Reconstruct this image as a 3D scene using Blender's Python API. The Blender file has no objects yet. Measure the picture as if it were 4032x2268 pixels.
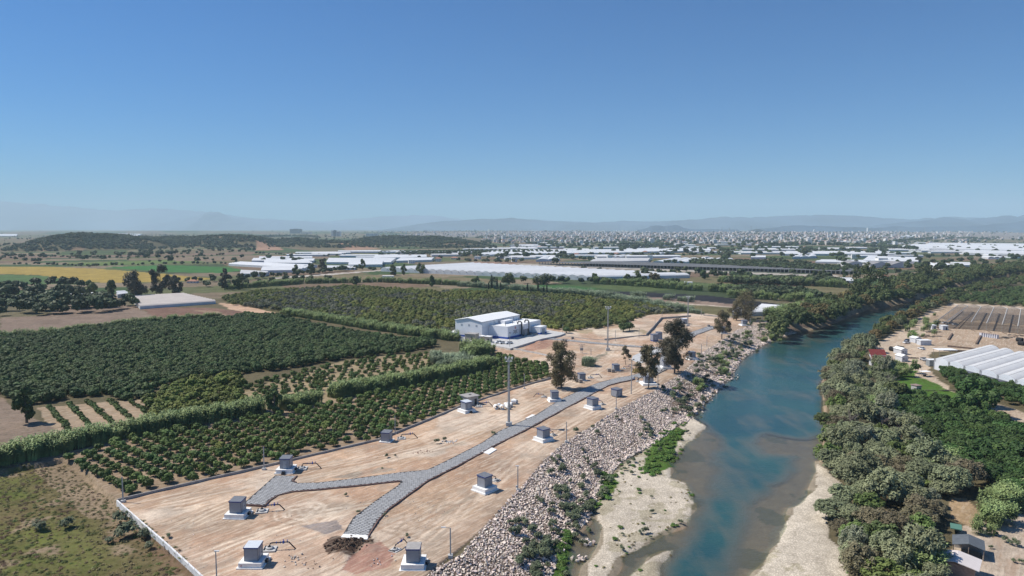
import bpy, bmesh, math, random
import numpy as np
from mathutils import Vector, Matrix
R = math.radians
sc = bpy.context.scene
C = sc.collection
random.seed(7); rng = np.random.default_rng(7)

# ---------------------------------------------------------------- camera
CAM_H, F, PITCH = 65.0, 2775.0, R(4.9)       # metres above the works site, focal length in photo pixels, tilt
cd = bpy.data.cameras.new('drone_camera'); cam = bpy.data.objects.new('drone_camera', cd); C.objects.link(cam)
cam.location = (0, 0, CAM_H); cam.rotation_euler = (R(90) - PITCH, 0, 0)
cd.sensor_width = 36; cd.lens = 36 * F / 4032; cd.clip_start = 1; cd.clip_end = 90000
sc.camera = cam
# ---------------------------------------------------------------- sky, sun, exposure
SUN_EL, SUN_AZ = R(51), R(-76)               # azimuth from +Y, clockwise; the sun stands to the left and a little ahead
w = bpy.data.worlds.new('World'); sc.world = w; w.use_nodes = True
nt = w.node_tree; bg = nt.nodes['Background']
sky = nt.nodes.new('ShaderNodeTexSky'); sky.sky_type = 'NISHITA'; sky.sun_disc = False
sky.sun_elevation = SUN_EL; sky.sun_rotation = SUN_AZ
sky.altitude = 0; sky.air_density = 1.0; sky.dust_density = 0.0; sky.ozone_density = 8.0
wb = nt.nodes.new('ShaderNodeMix'); wb.data_type = 'RGBA'; wb.blend_type = 'MULTIPLY'; wb.inputs[0].default_value = 1; wb.inputs[7].default_value = (.33, .70, .97, 1)   # the drone's cool white balance
nt.links.new(sky.outputs[0], wb.inputs[6]); nt.links.new(wb.outputs[2], bg.inputs[0]); bg.inputs[1].default_value = 0.088
sl = bpy.data.lights.new('sun', 'SUN'); sl.energy = 4.8; sl.angle = R(0.53); sl.color = (1, .945, .86)
so = bpy.data.objects.new('sun', sl); C.objects.link(so)
sdir = Vector((math.sin(SUN_AZ) * math.cos(SUN_EL), math.cos(SUN_AZ) * math.cos(SUN_EL), math.sin(SUN_EL)))
so.rotation_euler = (-sdir).to_track_quat('-Z', 'Y').to_euler(); so.location = (0, 0, 120)
sc.view_settings.view_transform = 'Standard'; sc.view_settings.look = 'None'
sc.view_settings.exposure = 0.18; sc.view_settings.gamma = 1
sc.cycles.volume_bounces = 2; sc.cycles.max_bounces = 5; sc.cycles.diffuse_bounces = 2; sc.cycles.glossy_bounces = 2
sc.cycles.transmission_bounces = 2; sc.cycles.transparent_max_bounces = 8
sc.cycles.use_adaptive_sampling = True

# ---------------------------------------------------------------- helpers
cp, sp = math.cos(PITCH), math.sin(PITCH)
def P(u, v, z=0.0):
    """photo pixel -> point of the place at height z"""
    x = (u - 2016) / F; y = -(v - 1134) / F
    d = (x, cp + y * sp, -sp + y * cp)
    t = (z - CAM_H) / d[2]
    return Vector((d[0] * t, d[1] * t, z))
def PL(pts, z=0.0): return np.array([tuple(P(u, v, z))[:2] for u, v in pts])
def mpp(p): return (p[1] * cp + (CAM_H - p[2]) * sp) / F        # metres per photo pixel at a point
def inpoly(x, y, poly):
    ins = np.zeros(x.shape, bool); n = len(poly); j = n - 1
    for i in range(n):
        xi, yi = poly[i]; xj, yj = poly[j]
        c = (yi > y) != (yj > y)
        with np.errstate(divide='ignore', invalid='ignore'):
            ins ^= c & (x < (xj - xi) * (y - yi) / (yj - yi + 1e-12) + xi)
        j = i
    return ins
def dist(x, y, line, closed=False):
    d = np.full(x.shape, 1e9); n = len(line)
    for i in range(n if closed else n - 1):
        ax, ay = line[i]; bx, by = line[(i + 1) % n]
        vx, vy = bx - ax, by - ay; L = vx * vx + vy * vy + 1e-9
        t = np.clip(((x - ax) * vx + (y - ay) * vy) / L, 0, 1)
        d = np.minimum(d, np.hypot(x - ax - t * vx, y - ay - t * vy))
    return d
def sd(x, y, poly): return np.where(inpoly(x, y, poly), 1, -1) * dist(x, y, poly, True)
def sst(a, b, x):
    t = np.clip((x - a) / (b - a), 0, 1); return t * t * (3 - 2 * t)
_perm = np.random.default_rng(3).random((256, 256))
def vnoise(x, y):
    xi = np.floor(x).astype(int); yi = np.floor(y).astype(int); fx = x - xi; fy = y - yi
    fx = fx * fx * (3 - 2 * fx); fy = fy * fy * (3 - 2 * fy)
    g = lambda a, b: _perm[a & 255, b & 255]
    return (g(xi, yi) * (1 - fx) + g(xi + 1, yi) * fx) * (1 - fy) + (g(xi, yi + 1) * (1 - fx) + g(xi + 1, yi + 1) * fx) * fy
def fbm(x, y, o=4):
    s = 0; a = .5
    for k in range(o): s = s + a * vnoise(x * 2 ** k + 17.3 * k, y * 2 ** k + 5.1 * k); a *= .5
    return s

# ---------------------------------------------------------------- materials
MATS = {}
def mat(name, col, rough=.8, noise=None, metal=0, spec=.3, bump=0, rnd=0, tint=None):
    """procedural material: base colour varied by noise=(scale, amount), by rnd per object, tint=(colour, scale, amount) by place"""
    if name in MATS: return MATS[name]
    m = bpy.data.materials.new(name); m.use_nodes = True; t = m.node_tree; N = t.nodes; L = t.links
    b = N['Principled BSDF']; b.inputs['Roughness'].default_value = rough; b.inputs['Metallic'].default_value = metal
    b.inputs['Specular IOR Level'].default_value = spec
    c = N.new('ShaderNodeRGB'); c.outputs[0].default_value = (*col, 1); out = c.outputs[0]
    if tint:
        oi = N.new('ShaderNodeObjectInfo'); nz = N.new('ShaderNodeTexNoise'); nz.inputs['Scale'].default_value = tint[1]; nz.inputs['Detail'].default_value = 3
        L.new(oi.outputs['Location'], nz.inputs['Vector'])
        r = N.new('ShaderNodeMapRange'); r.inputs[1].default_value = .4; r.inputs[2].default_value = .62; r.inputs[4].default_value = tint[2]
        L.new(nz.outputs[0], r.inputs[0]); mx = N.new('ShaderNodeMix'); mx.data_type = 'RGBA'
        L.new(r.outputs[0], mx.inputs[0]); L.new(out, mx.inputs[6]); mx.inputs[7].default_value = (*tint[0], 1); out = mx.outputs[2]
    if rnd:
        oi = N.new('ShaderNodeObjectInfo'); h = N.new('ShaderNodeHueSaturation')
        r = N.new('ShaderNodeMapRange'); r.inputs[3].default_value = 1 - rnd; r.inputs[4].default_value = 1 + rnd
        L.new(oi.outputs['Random'], r.inputs[0]); L.new(r.outputs[0], h.inputs['Value'])
        r2 = N.new('ShaderNodeMapRange'); r2.inputs[3].default_value = .5 - rnd * .06; r2.inputs[4].default_value = .5 + rnd * .06
        ml = N.new('ShaderNodeMath'); ml.operation = 'MULTIPLY'; ml.inputs[1].default_value = 7.31; fr = N.new('ShaderNodeMath'); fr.operation = 'FRACT'
        L.new(oi.outputs['Random'], ml.inputs[0]); L.new(ml.outputs[0], fr.inputs[0]); L.new(fr.outputs[0], r2.inputs[0]); L.new(r2.outputs[0], h.inputs['Hue'])
        L.new(out, h.inputs['Color']); out = h.outputs[0]
    if noise or bump:
        tc = N.new('ShaderNodeTexCoord'); nz = N.new('ShaderNodeTexNoise'); nz.inputs['Scale'].default_value = noise[0] if noise else 3; nz.inputs['Detail'].default_value = 5
        L.new(tc.outputs['Object'], nz.inputs['Vector'])
        if noise:
            h = N.new('ShaderNodeHueSaturation'); r = N.new('ShaderNodeMapRange'); r.inputs[1].default_value = .3; r.inputs[2].default_value = .7
            r.inputs[3].default_value = 1 - noise[1]; r.inputs[4].default_value = 1 + noise[1]
            L.new(nz.outputs[0], r.inputs[0]); L.new(r.outputs[0], h.inputs['Value']); L.new(out, h.inputs['Color']); out = h.outputs[0]
        if bump:
            bp = N.new('ShaderNodeBump'); bp.inputs['Strength'].default_value = bump; bp.inputs['Distance'].default_value = .1
            L.new(nz.outputs[0], bp.inputs['Height']); L.new(bp.outputs[0], b.inputs['Normal'])
    L.new(out, b.inputs['Base Color']); MATS[name] = m
    return m
def leafmat(name, col, **k):
    m = mat(name, col, rough=.65, spec=.25, **k)
    return m

# ---------------------------------------------------------------- mesh builder
class MB:
    def __init__(s): s.v = []; s.f = []; s.m = []
    def poly(s, pts, mi=0):
        i = len(s.v); s.v += [tuple(p) for p in pts]; s.f.append(tuple(range(i, i + len(pts)))); s.m.append(mi); return s
    def box(s, c, d, rz=0, mi=0, taper=1.0):
        x, y, z = c; a, b, h = d[0] / 2, d[1] / 2, d[2]; i = len(s.v); co, si = math.cos(rz), math.sin(rz)
        for k, q in ((0, 1), (h, taper)):
            for px, py in ((-a, -b), (a, -b), (a, b), (-a, b)):
                px *= q; py *= q
                s.v.append((x + px * co - py * si, y + px * si + py * co, z + k))
        for f in ((3, 2, 1, 0), (4, 5, 6, 7), (0, 1, 5, 4), (1, 2, 6, 5), (2, 3, 7, 6), (3, 0, 4, 7)): s.f.append(tuple(i + j for j in f)); s.m.append(mi)
        return s
    def prism(s, pts, z0, z1, mi=0):
        n = len(pts); i = len(s.v)
        z0 = [z0] * n if not hasattr(z0, '__len__') else z0; z1 = [z1] * n if not hasattr(z1, '__len__') else z1
        s.v += [(p[0], p[1], a) for p, a in zip(pts, z0)] + [(p[0], p[1], a) for p, a in zip(pts, z1)]
        s.f.append(tuple(i + n + j for j in range(n))); s.m.append(mi)
        s.f.append(tuple(i + n - 1 - j for j in range(n))); s.m.append(mi)
        for j in range(n): k = (j + 1) % n; s.f.append((i + j, i + k, i + n + k, i + n + j)); s.m.append(mi)
        return s
    def tube(s, path, r, n=8, mi=0, cap=True):
        path = [Vector(p) for p in path]; m = len(path); rr = r if hasattr(r, '__len__') else [r] * m; i0 = len(s.v)
        for k, p in enumerate(path):
            d = (path[min(k + 1, m - 1)] - path[max(k - 1, 0)]).normalized()
            a = d.orthogonal().normalized() if abs(d.z) < .99 else Vector((1, 0, 0)); a = (a - d * a.dot(d)).normalized()
            if abs(d.z) < .99: a = Vector((0, 0, 1)); a = (a - d * a.dot(d)).normalized()
            b = d.cross(a)
            for j in range(n):
                t = 2 * math.pi * j / n; s.v.append(tuple(p + (a * math.cos(t) + b * math.sin(t)) * rr[k]))
        for k in range(m - 1):
            for j in range(n):
                q = (j + 1) % n; s.f.append((i0 + k * n + j, i0 + k * n + q, i0 + (k + 1) * n + q, i0 + (k + 1) * n + j)); s.m.append(mi)
        if cap:
            s.f.append(tuple(i0 + j for j in reversed(range(n)))); s.m.append(mi); s.f.append(tuple(i0 + (m - 1) * n + j for j in range(n))); s.m.append(mi)
        return s
    def lathe(s, prof, c=(0, 0, 0), n=14, mi=0):
        i0 = len(s.v)
        for r, z in prof:
            for j in range(n): t = 2 * math.pi * j / n; s.v.append((c[0] + r * math.cos(t), c[1] + r * math.sin(t), c[2] + z))
        for k in range(len(prof) - 1):
            for j in range(n): q = (j + 1) % n; s.f.append((i0 + k * n + j, i0 + k * n + q, i0 + (k + 1) * n + q, i0 + (k + 1) * n + j)); s.m.append(mi)
        return s
    def quads(s, V):   # V (n,4,3)
        i = len(s.v); V = np.asarray(V); s.v += V.reshape(-1, 3).tolist(); n = len(V)
        s.f += [(i + 4 * k, i + 4 * k + 1, i + 4 * k + 2, i + 4 * k + 3) for k in range(n)]; s.m += [0] * n; return s
    def mesh(s, name, mats, smooth=False):
        me = bpy.data.meshes.new(name); me.from_pydata(s.v, [], s.f)
        for m in (mats if isinstance(mats, (list, tuple)) else [mats]): me.materials.append(m)
        if any(s.m): me.polygons.foreach_set('material_index', s.m)
        if smooth: me.polygons.foreach_set('use_smooth', [True] * len(me.polygons))
        me.update(); return me
    def build(s, name, mats, parent=None, loc=None, rz=0, smooth=False): return ob(name, s.mesh(name, mats, smooth), parent, loc, rz)
def ob(name, me, parent=None, loc=None, rz=0, scale=None):
    o = bpy.data.objects.new(name, me); C.objects.link(o)
    if parent: o.parent = parent
    if loc is not None: o.location = loc
    if rz: o.rotation_euler = (0, 0, rz)
    if scale is not None: o.scale = scale if hasattr(scale, '__len__') else (scale,) * 3
    return o
def tag(o, label=None, cat=None, group=None, kind=None):
    if label: o['label'] = label
    if cat: o['category'] = cat
    if group: o['group'] = group
    if kind: o['kind'] = kind
    return o
def thing(name, loc, rz, label, cat, group=None): return tag(ob(name, None, None, loc, rz), label, cat, group)
def kids(o): return [c for c in bpy.data.objects if c.parent == o]
def copy_tree(tree, loc, rz=0, scale=None):
    """tree = (root, [parts]) -> new root with copied parts"""
    root, parts = tree; r = root.copy(); C.objects.link(r); r.location = loc; r.rotation_euler = (0, 0, rz)
    if scale is not None: r.scale = scale if hasattr(scale, '__len__') else (scale,) * 3
    for p, subs in parts:
        q = p.copy(); q.parent = r; C.objects.link(q)
        for s_ in subs: t = s_.copy(); t.parent = q; C.objects.link(t)
    return r
def tree_of(root):
    ch = {}
    for o in C.objects:
        if o.parent: ch.setdefault(o.parent.name, []).append(o)
    return (root, [(p, ch.get(p.name, [])) for p in ch.get(root.name, [])])

def scatter(name, pts, rot, scl, protos, idx=None, parent=None):
    """one object whose geometry nodes set the proto meshes on its points"""
    n = len(pts); me = bpy.data.meshes.new(name); me.vertices.add(n); me.vertices.foreach_set('co', np.asarray(pts, np.float32).ravel())
    a = me.attributes.new('rot', 'FLOAT_VECTOR', 'POINT'); rt = np.asarray(rot, np.float32)
    if rt.ndim == 1: rt = np.stack([rt * 0, rt * 0, rt], 1)
    a.data.foreach_set('vector', rt.ravel())
    s_ = np.asarray(scl, np.float32); s_ = np.stack([s_] * 3, 1) if s_.ndim == 1 else s_
    a = me.attributes.new('scl', 'FLOAT_VECTOR', 'POINT'); a.data.foreach_set('vector', s_.ravel())
    a = me.attributes.new('idx', 'INT', 'POINT'); a.data.foreach_set('value', (np.asarray(idx) if idx is not None else rng.integers(0, len(protos), n)).astype(np.int32))
    o = ob(name, me, parent)
    g = bpy.data.node_groups.new(name + '_scatter', 'GeometryNodeTree')
    g.interface.new_socket('Geometry', in_out='INPUT', socket_type='NodeSocketGeometry'); g.interface.new_socket('Geometry', in_out='OUTPUT', socket_type='NodeSocketGeometry')
    N = g.nodes; L = g.links; gi = N.new('NodeGroupInput'); go = N.new('NodeGroupOutput'); io = N.new('GeometryNodeInstanceOnPoints'); jn = N.new('GeometryNodeJoinGeometry')
    for p in reversed(protos):
        oi = N.new('GeometryNodeObjectInfo'); oi.transform_space = 'ORIGINAL'; oi.inputs['Object'].default_value = p; oi.inputs['As Instance'].default_value = True
        L.new(oi.outputs['Geometry'], jn.inputs[0])
    def na(nm, dt):
        q = N.new('GeometryNodeInputNamedAttribute'); q.data_type = dt; q.inputs['Name'].default_value = nm; return q.outputs[0]
    e2r = N.new('FunctionNodeEulerToRotation'); L.new(na('rot', 'FLOAT_VECTOR'), e2r.inputs[0])
    L.new(gi.outputs[0], io.inputs['Points']); L.new(jn.outputs[0], io.inputs['Instance']); io.inputs['Pick Instance'].default_value = True
    L.new(na('idx', 'INT'), io.inputs['Instance Index']); L.new(e2r.outputs[0], io.inputs['Rotation']); L.new(na('scl', 'FLOAT_VECTOR'), io.inputs['Scale'])
    L.new(io.outputs[0], go.inputs[0])
    md = o.modifiers.new('scatter', 'NODES'); md.node_group = g
    return o
# ================================================================ THE LAY OF THE LAND
WATER_Z, BED_Z, RIGHT_Z, FIELD_Z, ORCH_Z, PAD_Z = -5.35, -5.05, -3.0, -1.5, -0.35, 1.0
crest_px = [(1420,2500),(1600,2340),(1700,2249),(1818,2176),(1896,2086),(2014,1955),(2053,1920),(2139,1814),(2225,1739),(2288,1704),(2426,1615),(2566,1543),(2682,1472),(2740,1420),(2768,1386),(2837,1344),(2900,1300),(2985,1274),(3020,1271),(3100,1272),(3200,1250),(3330,1215),(3480,1180),(3620,1150),(3740,1112),(3860,1090),(4010,1068),(4200,1050)]
toe_px = [(2020,2500),(2130,2330),(2182,2245),(2241,2123),(2315,2053),(2359,1943),(2406,1868),(2445,1821),(2523,1778),(2600,1735),(2690,1662),(2737,1619),(2799,1549),(2837,1510),(2872,1468),(2907,1417),(2954,1382),(3024,1344),(3100,1321),(3157,1306),(3252,1283),(3335,1249),(3404,1222),(3480,1211),(3575,1188),(3650,1169),(3740,1135),(3860,1105),(4010,1080),(4200,1060)]
rb_px = [(3420,2500),(3350,2300),(3325,2230),(3304,2155),(3262,2119),(3258,2033),(3290,1960),(3310,1900),(3275,1872),(3240,1830),(3250,1760),(3262,1700),(3250,1560),(3240,1511),(3285,1435),(3330,1385),(3400,1350),(3440,1312),(3490,1266),(3560,1250),(3620,1203),(3700,1176),(3770,1146),(3885,1117),(4020,1090),(4200,1072)]
crest = PL(crest_px, 0); toe = PL(toe_px, BED_Z); rb = PL(rb_px, BED_Z)
river_poly = np.vstack([toe, rb[::-1]])
slope_poly = np.vstack([crest, toe[::-1]])
bars = [PL(p, BED_Z) for p in (
 [(2410,1870),(2445,1825),(2523,1780),(2600,1735),(2690,1668),(2737,1628),(2783,1685),(2750,1705),(2690,1760),(2640,1800),(2650,1850),(2640,1880),(2700,1895),(2729,1943),(2729,2005),(2717,2050),(2613,2096),(2503,2163),(2440,2195),(2410,2268),(2380,2500),(2200,2500),(2300,2268),(2311,2217),(2347,2151),(2366,2072),(2350,2040),(2345,2000),(2370,1940)],
 [(2678,2143),(2640,2160),(2560,2190),(2500,2230),(2470,2268),(2440,2450),(2560,2450),(2625,2240)],
 [(3211,1818),(3268,1850),(3330,1900),(3310,2000),(3300,2119),(3350,2155),(3385,2268),(3480,2500),(2850,2500),(2960,2260),(3051,2131),(3078,2072),(3121,1998),(3164,1967),(3200,1920),(3215,1880)])]
deep = PL([(2540,2500),(2616,2264),(2686,2131),(2729,2053),(2772,1982),(2812,1931),(2831,1868),(2825,1786),(2851,1735),(2783,1668),(2752,1625),(2806,1555),(2845,1515),(2885,1475),(2918,1425),(2970,1390),(3040,1350),(3110,1328),(3250,1292),(3340,1257),(3480,1219),(3650,1178),(3740,1145),(3860,1112),(4010,1088),(4190,1070),(4150,1072),(4010,1090),(3880,1116),(3760,1150),(3690,1182),(3610,1210),(3550,1252),(3480,1270),(3430,1315),(3390,1355),(3315,1390),(3275,1440),(3235,1515),(3240,1560),(3250,1700),(3160,1720),(3020,1700),(2960,1740),(3010,1785),(3130,1800),(3120,1850),(3060,1900),(2985,1950),(2933,2053),(2890,2143),(2851,2249),(2790,2500)], BED_Z)
wall_line = PL([(463,1974),(1000,1849),(1488,1735),(1658,1667),(1814,1602),(2045,1526),(2171,1490)])
field_poly = PL([(790,2268),(463,1974),(330,1835),(250,1800),(0,1845),(-700,1990),(-1500,2500),(950,2500)])
site_poly = PL([(463,1974),(1000,1849),(1488,1735),(1658,1667),(1814,1602),(2045,1526),(2171,1490),(2160,1440),(2040,1405),(1900,1372),(1880,1348),(2140,1290),(2330,1290),(2480,1262),(2560,1238),(2760,1232),(2900,1250),(3020,1262),(3020,1271),(2985,1274),(2900,1300),(2837,1344),(2768,1386),(2682,1472),(2566,1543),(2426,1615),(2225,1739),(2053,1920),(1896,2086),(1700,2249),(1600,2340),(1420,2500),(900,2450),(790,2268)])
wall_in = np.vstack([wall_line, PL([(2160,1440),(2040,1405)]), PL([(2300,1330),(2600,1300),(2900,1500),(1700,2300),(900,2450),(790,2268)])])
def soften(p, amp=1.6, f=.12):
    return None
def height(x, y, detail=True):
    z = np.zeros(x.shape)
    nx = vnoise(x * .09, y * .09) - .5; nf = fbm(x * .35, y * .35, 3) - .45
    wx = x + 3 * (vnoise(x * .15 + 9, y * .15) - .5); wy = y + 3 * (vnoise(x * .15, y * .15 + 31) - .5)
    insl = inpoly(x, y, slope_poly); inrv = inpoly(x, y, river_poly)
    dC = dist(x, y, crest); dT = dist(x, y, toe); dR = dist(x, y, rb)
    left = np.ones(x.shape, bool)
    # right of the river: beyond the right bank line
    rbx = np.interp(y, rb[:, 1], rb[:, 0]); cx = np.interp(y, crest[:, 1], crest[:, 0])
    right = (x > rbx) & ~inrv & ~insl
    # site and fields
    fld = sd(x, y, field_poly); z = np.where(fld > -3, -sst(-.2, .6, fld) * 1.5, z)
    st = inpoly(x, y, site_poly)
    z = np.where(~st & (fld < 0) & (x < cx), ORCH_Z, z)
    t = dC / (dC + dT + 1e-6)
    z = np.where(insl, BED_Z * (t * .93 + .07 * sst(0, 1, t)) , z)
    bank = BED_Z + (RIGHT_Z - BED_Z) * sst(0, 9, dR)
    z = np.where(right, bank, z)
    # river bed
    bz = np.full(x.shape, BED_Z - .62) + .16 * nf
    for b in bars: bz = np.maximum(bz, BED_Z - .62 + .75 * sst(-2.2, 2.0, sd(wx, wy, b)) + .10 * nf)
    dd = sd(wx, wy, deep); bz = bz - sst(-3, 5, dd + 3.5 * (fbm(x * .07 + 4, y * .05, 4) - .45)) * (1.6 + 1.2 * vnoise(x * .03, y * .03 + 50))
    bz = np.where(np.minimum(dT, dR) < 2, np.maximum(bz, BED_Z - .3 * sst(0, 2, np.minimum(dT, dR)) * 2), bz)
    z = np.where(inrv, bz, z)
    # hummocks on the worked ground, kept out of the tree rows
    amp = np.where(st, .35, 0.12) * (y < 1500)
    z = z + np.where(inrv | insl, 0, amp * (fbm(x * .12, y * .12, 3) - .45) * 1.6 * (fld < -1))
    z = np.where(inrv | insl, z, z + .5 * np.where(fld > 0, fbm(x * .1, y * .1, 3) - .45, 0))
    for (px, py, r, hh) in HEAPS:
        q = np.hypot(x - px, y - py) / r; z = z + hh * np.clip(1 - q * (1 + .5 * (vnoise(x * .8, y * .8) - .5)), 0, 1) ** 1.2
    hl = np.zeros(x.shape)
    for (X, Y, rx, ry, hh, ex) in HILLS:
        q = np.hypot((x - X) / rx, (y - Y) / ry) * (1 + .35 * (fbm(x * .006, y * .006, 3) - .45)); hl = np.maximum(hl, hh * np.clip(1 - q ** ex, 0, 1) * (.85 + .3 * fbm(x * .01 + 3, y * .01, 3)))
    z = z + hl
    return z
HEAPS = []
for (u, v, r, h) in ((1390,2150,3.4,1.5),(1340,2185,3.2,1.3),(1450,2165,2.5,.9),(1310,2130,4,.4),(1290,2085,4,.5),(1960,1662,3,.6),(2100,1330+40,5,1.0),(2060,1380,4,.8),(2185,1400,5,.7),(2350,1345,3,.6),(2545,1345,6,.8),(2760,1250,5,1.2),(1350,2040,5,.3),(1560,2200,3,.5),(2140,1470,4,.4),(1680,1800,5,.3),(2130,1348,5,1.0),(2350,1402,6,1.4),(3540,1507,4,1.3),(1475,2185,4,.4)):
    p = P(u, v); HEAPS.append((p.x, p.y, r, h))
HILLS = []
for (u, v, rx, ry, h, ex) in ((90,990,150,260,52,1.6),(240,986,190,240,46,1.8),(400,978,140,220,34,2),(560,972,220,230,33,2),(780,972,220,230,40,2.2),(900,976,120,180,36,1.8),(1110,968,130,170,24,2),(1230,974,150,150,20,2),(1300,976,110,120,16,2),(1520,966,230,220,36,2),(1680,970,200,200,34,1.8),(1790,976,120,150,20,1.8)):
    p = P(u, v); HILLS.append((p.x, p.y + ry, rx, ry, h * .84, ex))
# the town stands on a low rise, and ground swells beyond
for (X, Y, rx, ry, h, ex) in ((2500,6300,2600,1900,20,1.5),(-300,7500,2200,1500,25,1.5),(4300,7000,1800,1600,24,1.5),(-4500,9000,3500,1500,22,1.5)): HILLS.append((X, Y, rx, ry, h, ex))

# ground mesh: one sheet from under the drone to beyond the mountains
NR, NC = 1150, 560
yy = np.concatenate([95 * (600 / 95) ** np.linspace(0, 1, 800), (600 * (26500 / 600) ** np.linspace(0, 1, 351))[1:]]); ss = np.concatenate([np.linspace(-1.06, -.85, 8)[:-1], np.linspace(-.85, .85, NC - 14), np.linspace(.85, 1.06, 8)[1:]])
NC = len(ss)
YY, SS = np.meshgrid(yy, ss, indexing='ij'); XX = SS * YY
GZ = height(XX.ravel(), YY.ravel()).reshape(XX.shape)
def ground_z(x, y):
    x = np.atleast_1d(np.asarray(x, float)); y = np.atleast_1d(np.asarray(y, float)); z = height(x, y); return z if len(z) > 1 else float(z[0])

# what the ground is made of: colour, and masks dirt / grass / gravel
X, Y = XX.ravel(), YY.ravel(); Z = GZ.ravel()
WX = X + (fbm(X * .12, Y * .12, 3) - .45) * np.clip(Y * .012, 2.5, 9); WY = Y + (fbm(X * .12 + 40, Y * .12, 3) - .45) * np.clip(Y * .012, 2.5, 9)
col = np.tile(np.array([.15, .13, .08]), (len(X), 1)); msk = np.zeros((len(X), 3)); msk[:, 1] = .6
pal = np.array([[.055,.095,.035],[.085,.12,.045],[.20,.155,.105],[.16,.14,.075],[.24,.19,.13],[.05,.075,.035],[.12,.13,.06],[.19,.13,.09]])
ca, sa = math.cos(.5), math.sin(.5); U = X * ca + Y * sa; V = -X * sa + Y * ca
cs = np.where(Y < 3500, 1.0, 2.6)
ci = (np.floor(U / (150 * cs)) * 7919 + np.floor((V + 37 * np.floor(U / (150 * cs))) / (85 * cs)) * 104729).astype(np.int64)
hsh = ((ci * 2654435761) & 0xffffffff) % 997 % len(pal)
far = Y > 650; col[far] = pal[hsh][far]
HB = np.zeros(len(X))
for (hx, hy, rx, ry, hh, ex) in HILLS[:12]: HB = np.maximum(HB, 1 - np.hypot((X - hx) / (rx * 1.15), (Y - hy) / (ry * 1.1)))
col[HB > 0] = np.array([.12,.105,.06]); col = np.where(((HB > .0) & (fbm(X * .02, Y * .02) > .62))[:, None], np.array([.22,.15,.10]), col)
TOWN = (((X - 2300) / 3300) ** 2 + ((Y - 6000) / 1900) ** 2 < 1) ; col[TOWN] = np.array([.24,.21,.19])
def paint(px, c, m=(0, .6, 0), z=0.0, edge=True):
    poly = PL(px, z) if not isinstance(px, np.ndarray) else px
    k = inpoly(WX, WY, poly) if edge else inpoly(X, Y, poly); col[k] = c; msk[k] = m; return k
SOIL = (.27,.20,.135)
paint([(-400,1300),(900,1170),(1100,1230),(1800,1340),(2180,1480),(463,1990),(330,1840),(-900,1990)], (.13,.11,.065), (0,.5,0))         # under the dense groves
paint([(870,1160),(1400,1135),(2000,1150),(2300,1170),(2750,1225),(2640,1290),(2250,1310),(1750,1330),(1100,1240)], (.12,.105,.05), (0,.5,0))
paint([(1130,1480),(1340,1420),(1500,1400),(1780,1385),(1950,1440),(1500,1545),(1000,1640),(940,1540)], (.30,.235,.14), (.3,.4,0))       # thin plantation
paint([(0,1830),(900,1640),(1400,1560),(1950,1440),(2000,1405),(2100,1430),(2171,1488),(1488,1740),(463,1980),(330,1850)], SOIL, (.45,.35,0))
paint([(144,1600),(560,1570),(600,1680),(215,1720)], (.33,.25,.17), (.6,.2,0))
paint([(-700,1545),(0,1560),(90,1620),(225,1690),(130,1725),(0,1760),(-900,1900)], (.22,.165,.125), (.2,.5,0))
paint([(543,1202),(850,1213),(1090,1240),(900,1262),(640,1268)], (.17,.095,.07), (.3,.1,0))
paint([(760,1218),(850,1222),(960,1262),(900,1262)], (.27,.18,.12), (.4,.1,0))
paint([(860,1190),(960,1200),(1120,1240),(1060,1245),(900,1215)], (.50,.33,.22), (.5,0,0))
paint([(320,1180),(540,1205),(640,1270),(0,1310),(0,1250),(180,1240)], (.21,.155,.12), (.2,.4,0))
paint([(-600,1049),(194,1049),(407,1058.6),(582,1072),(854,1097),(700,1107),(481,1113),(330,1109),(155,1082),(-600,1062)], (.36,.26,.065), (0,.8,0))
paint([(407,1051),(660,1043),(893,1051),(963,1062),(873,1074),(660,1070)], (.05,.155,.04), (0,.3,0))
paint([(240,1035),(740,1022),(815,1031),(388,1045)], (.12,.17,.05), (0,.3,0))
paint([(-600,1064),(155,1084),(330,1111),(300,1120),(-600,1095)], (.08,.14,.05), (0,.4,0))
paint([(633,1012),(1000,1004),(1300,1002),(1300,1018),(700,1028)], (.22,.165,.115), (0,.3,0))
paint([(-200,1000),(300,1005),(700,1000),(1000,990),(1000,1002),(300,1016),(-200,1012)], (.20,.14,.10), (0,.3,0))
paint([(2390,1146),(2560,1150),(2800,1163),(3150,1205),(3150,1222),(2900,1198),(2700,1178),(2400,1158)], (.028,.028,.032), (0,0,0))
paint([(2350,1138),(2400,1158),(2700,1178),(2900,1198),(2900,1210),(2700,1196),(2400,1175),(2340,1155)], (.24,.175,.135), (.2,0,0))
paint([(2330,1166),(2460,1176),(2700,1193),(2890,1207),(2890,1209.5),(2700,1196),(2460,1179),(2330,1169)], (.5,.42,.33), (.2,0,0))
paint([(2350,1178),(2890,1212),(2900,1240),(2650,1235),(2500,1200)], (.15,.135,.065), (0,.8,0))
paint([(2040,1123),(2180,1121),(2360,1135),(2330,1142),(2100,1140)], (.05,.125,.04), (0,.2,0))
paint([(1300,1078),(1850,1092),(2000,1105),(1900,1115),(1400,1108),(1150,1095)], (.19,.155,.09), (0,.5,0))
paint([(1060,1092),(1250,1080),(1530,1060),(1536,1063),(1270,1084),(1070,1097)], (.45,.41,.36), (.1,0,0))
paint([(2000,1034),(2130,1041),(2800,1066),(3300,1083),(3300,1090),(2800,1073),(2100,1045),(2000,1038)], (.40,.36,.31), (.1,0,0))
paint([(2115,1036),(2500,1046),(2800,1053),(3370,1073),(3370,1081),(2800,1065),(2300,1050),(2115,1040)], (.10,.10,.10), (0,0,0))
paint([(1880,1029),(2050,1035),(2000,1042),(1800,1036)], (.30,.19,.14), (0,.2,0))
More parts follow.
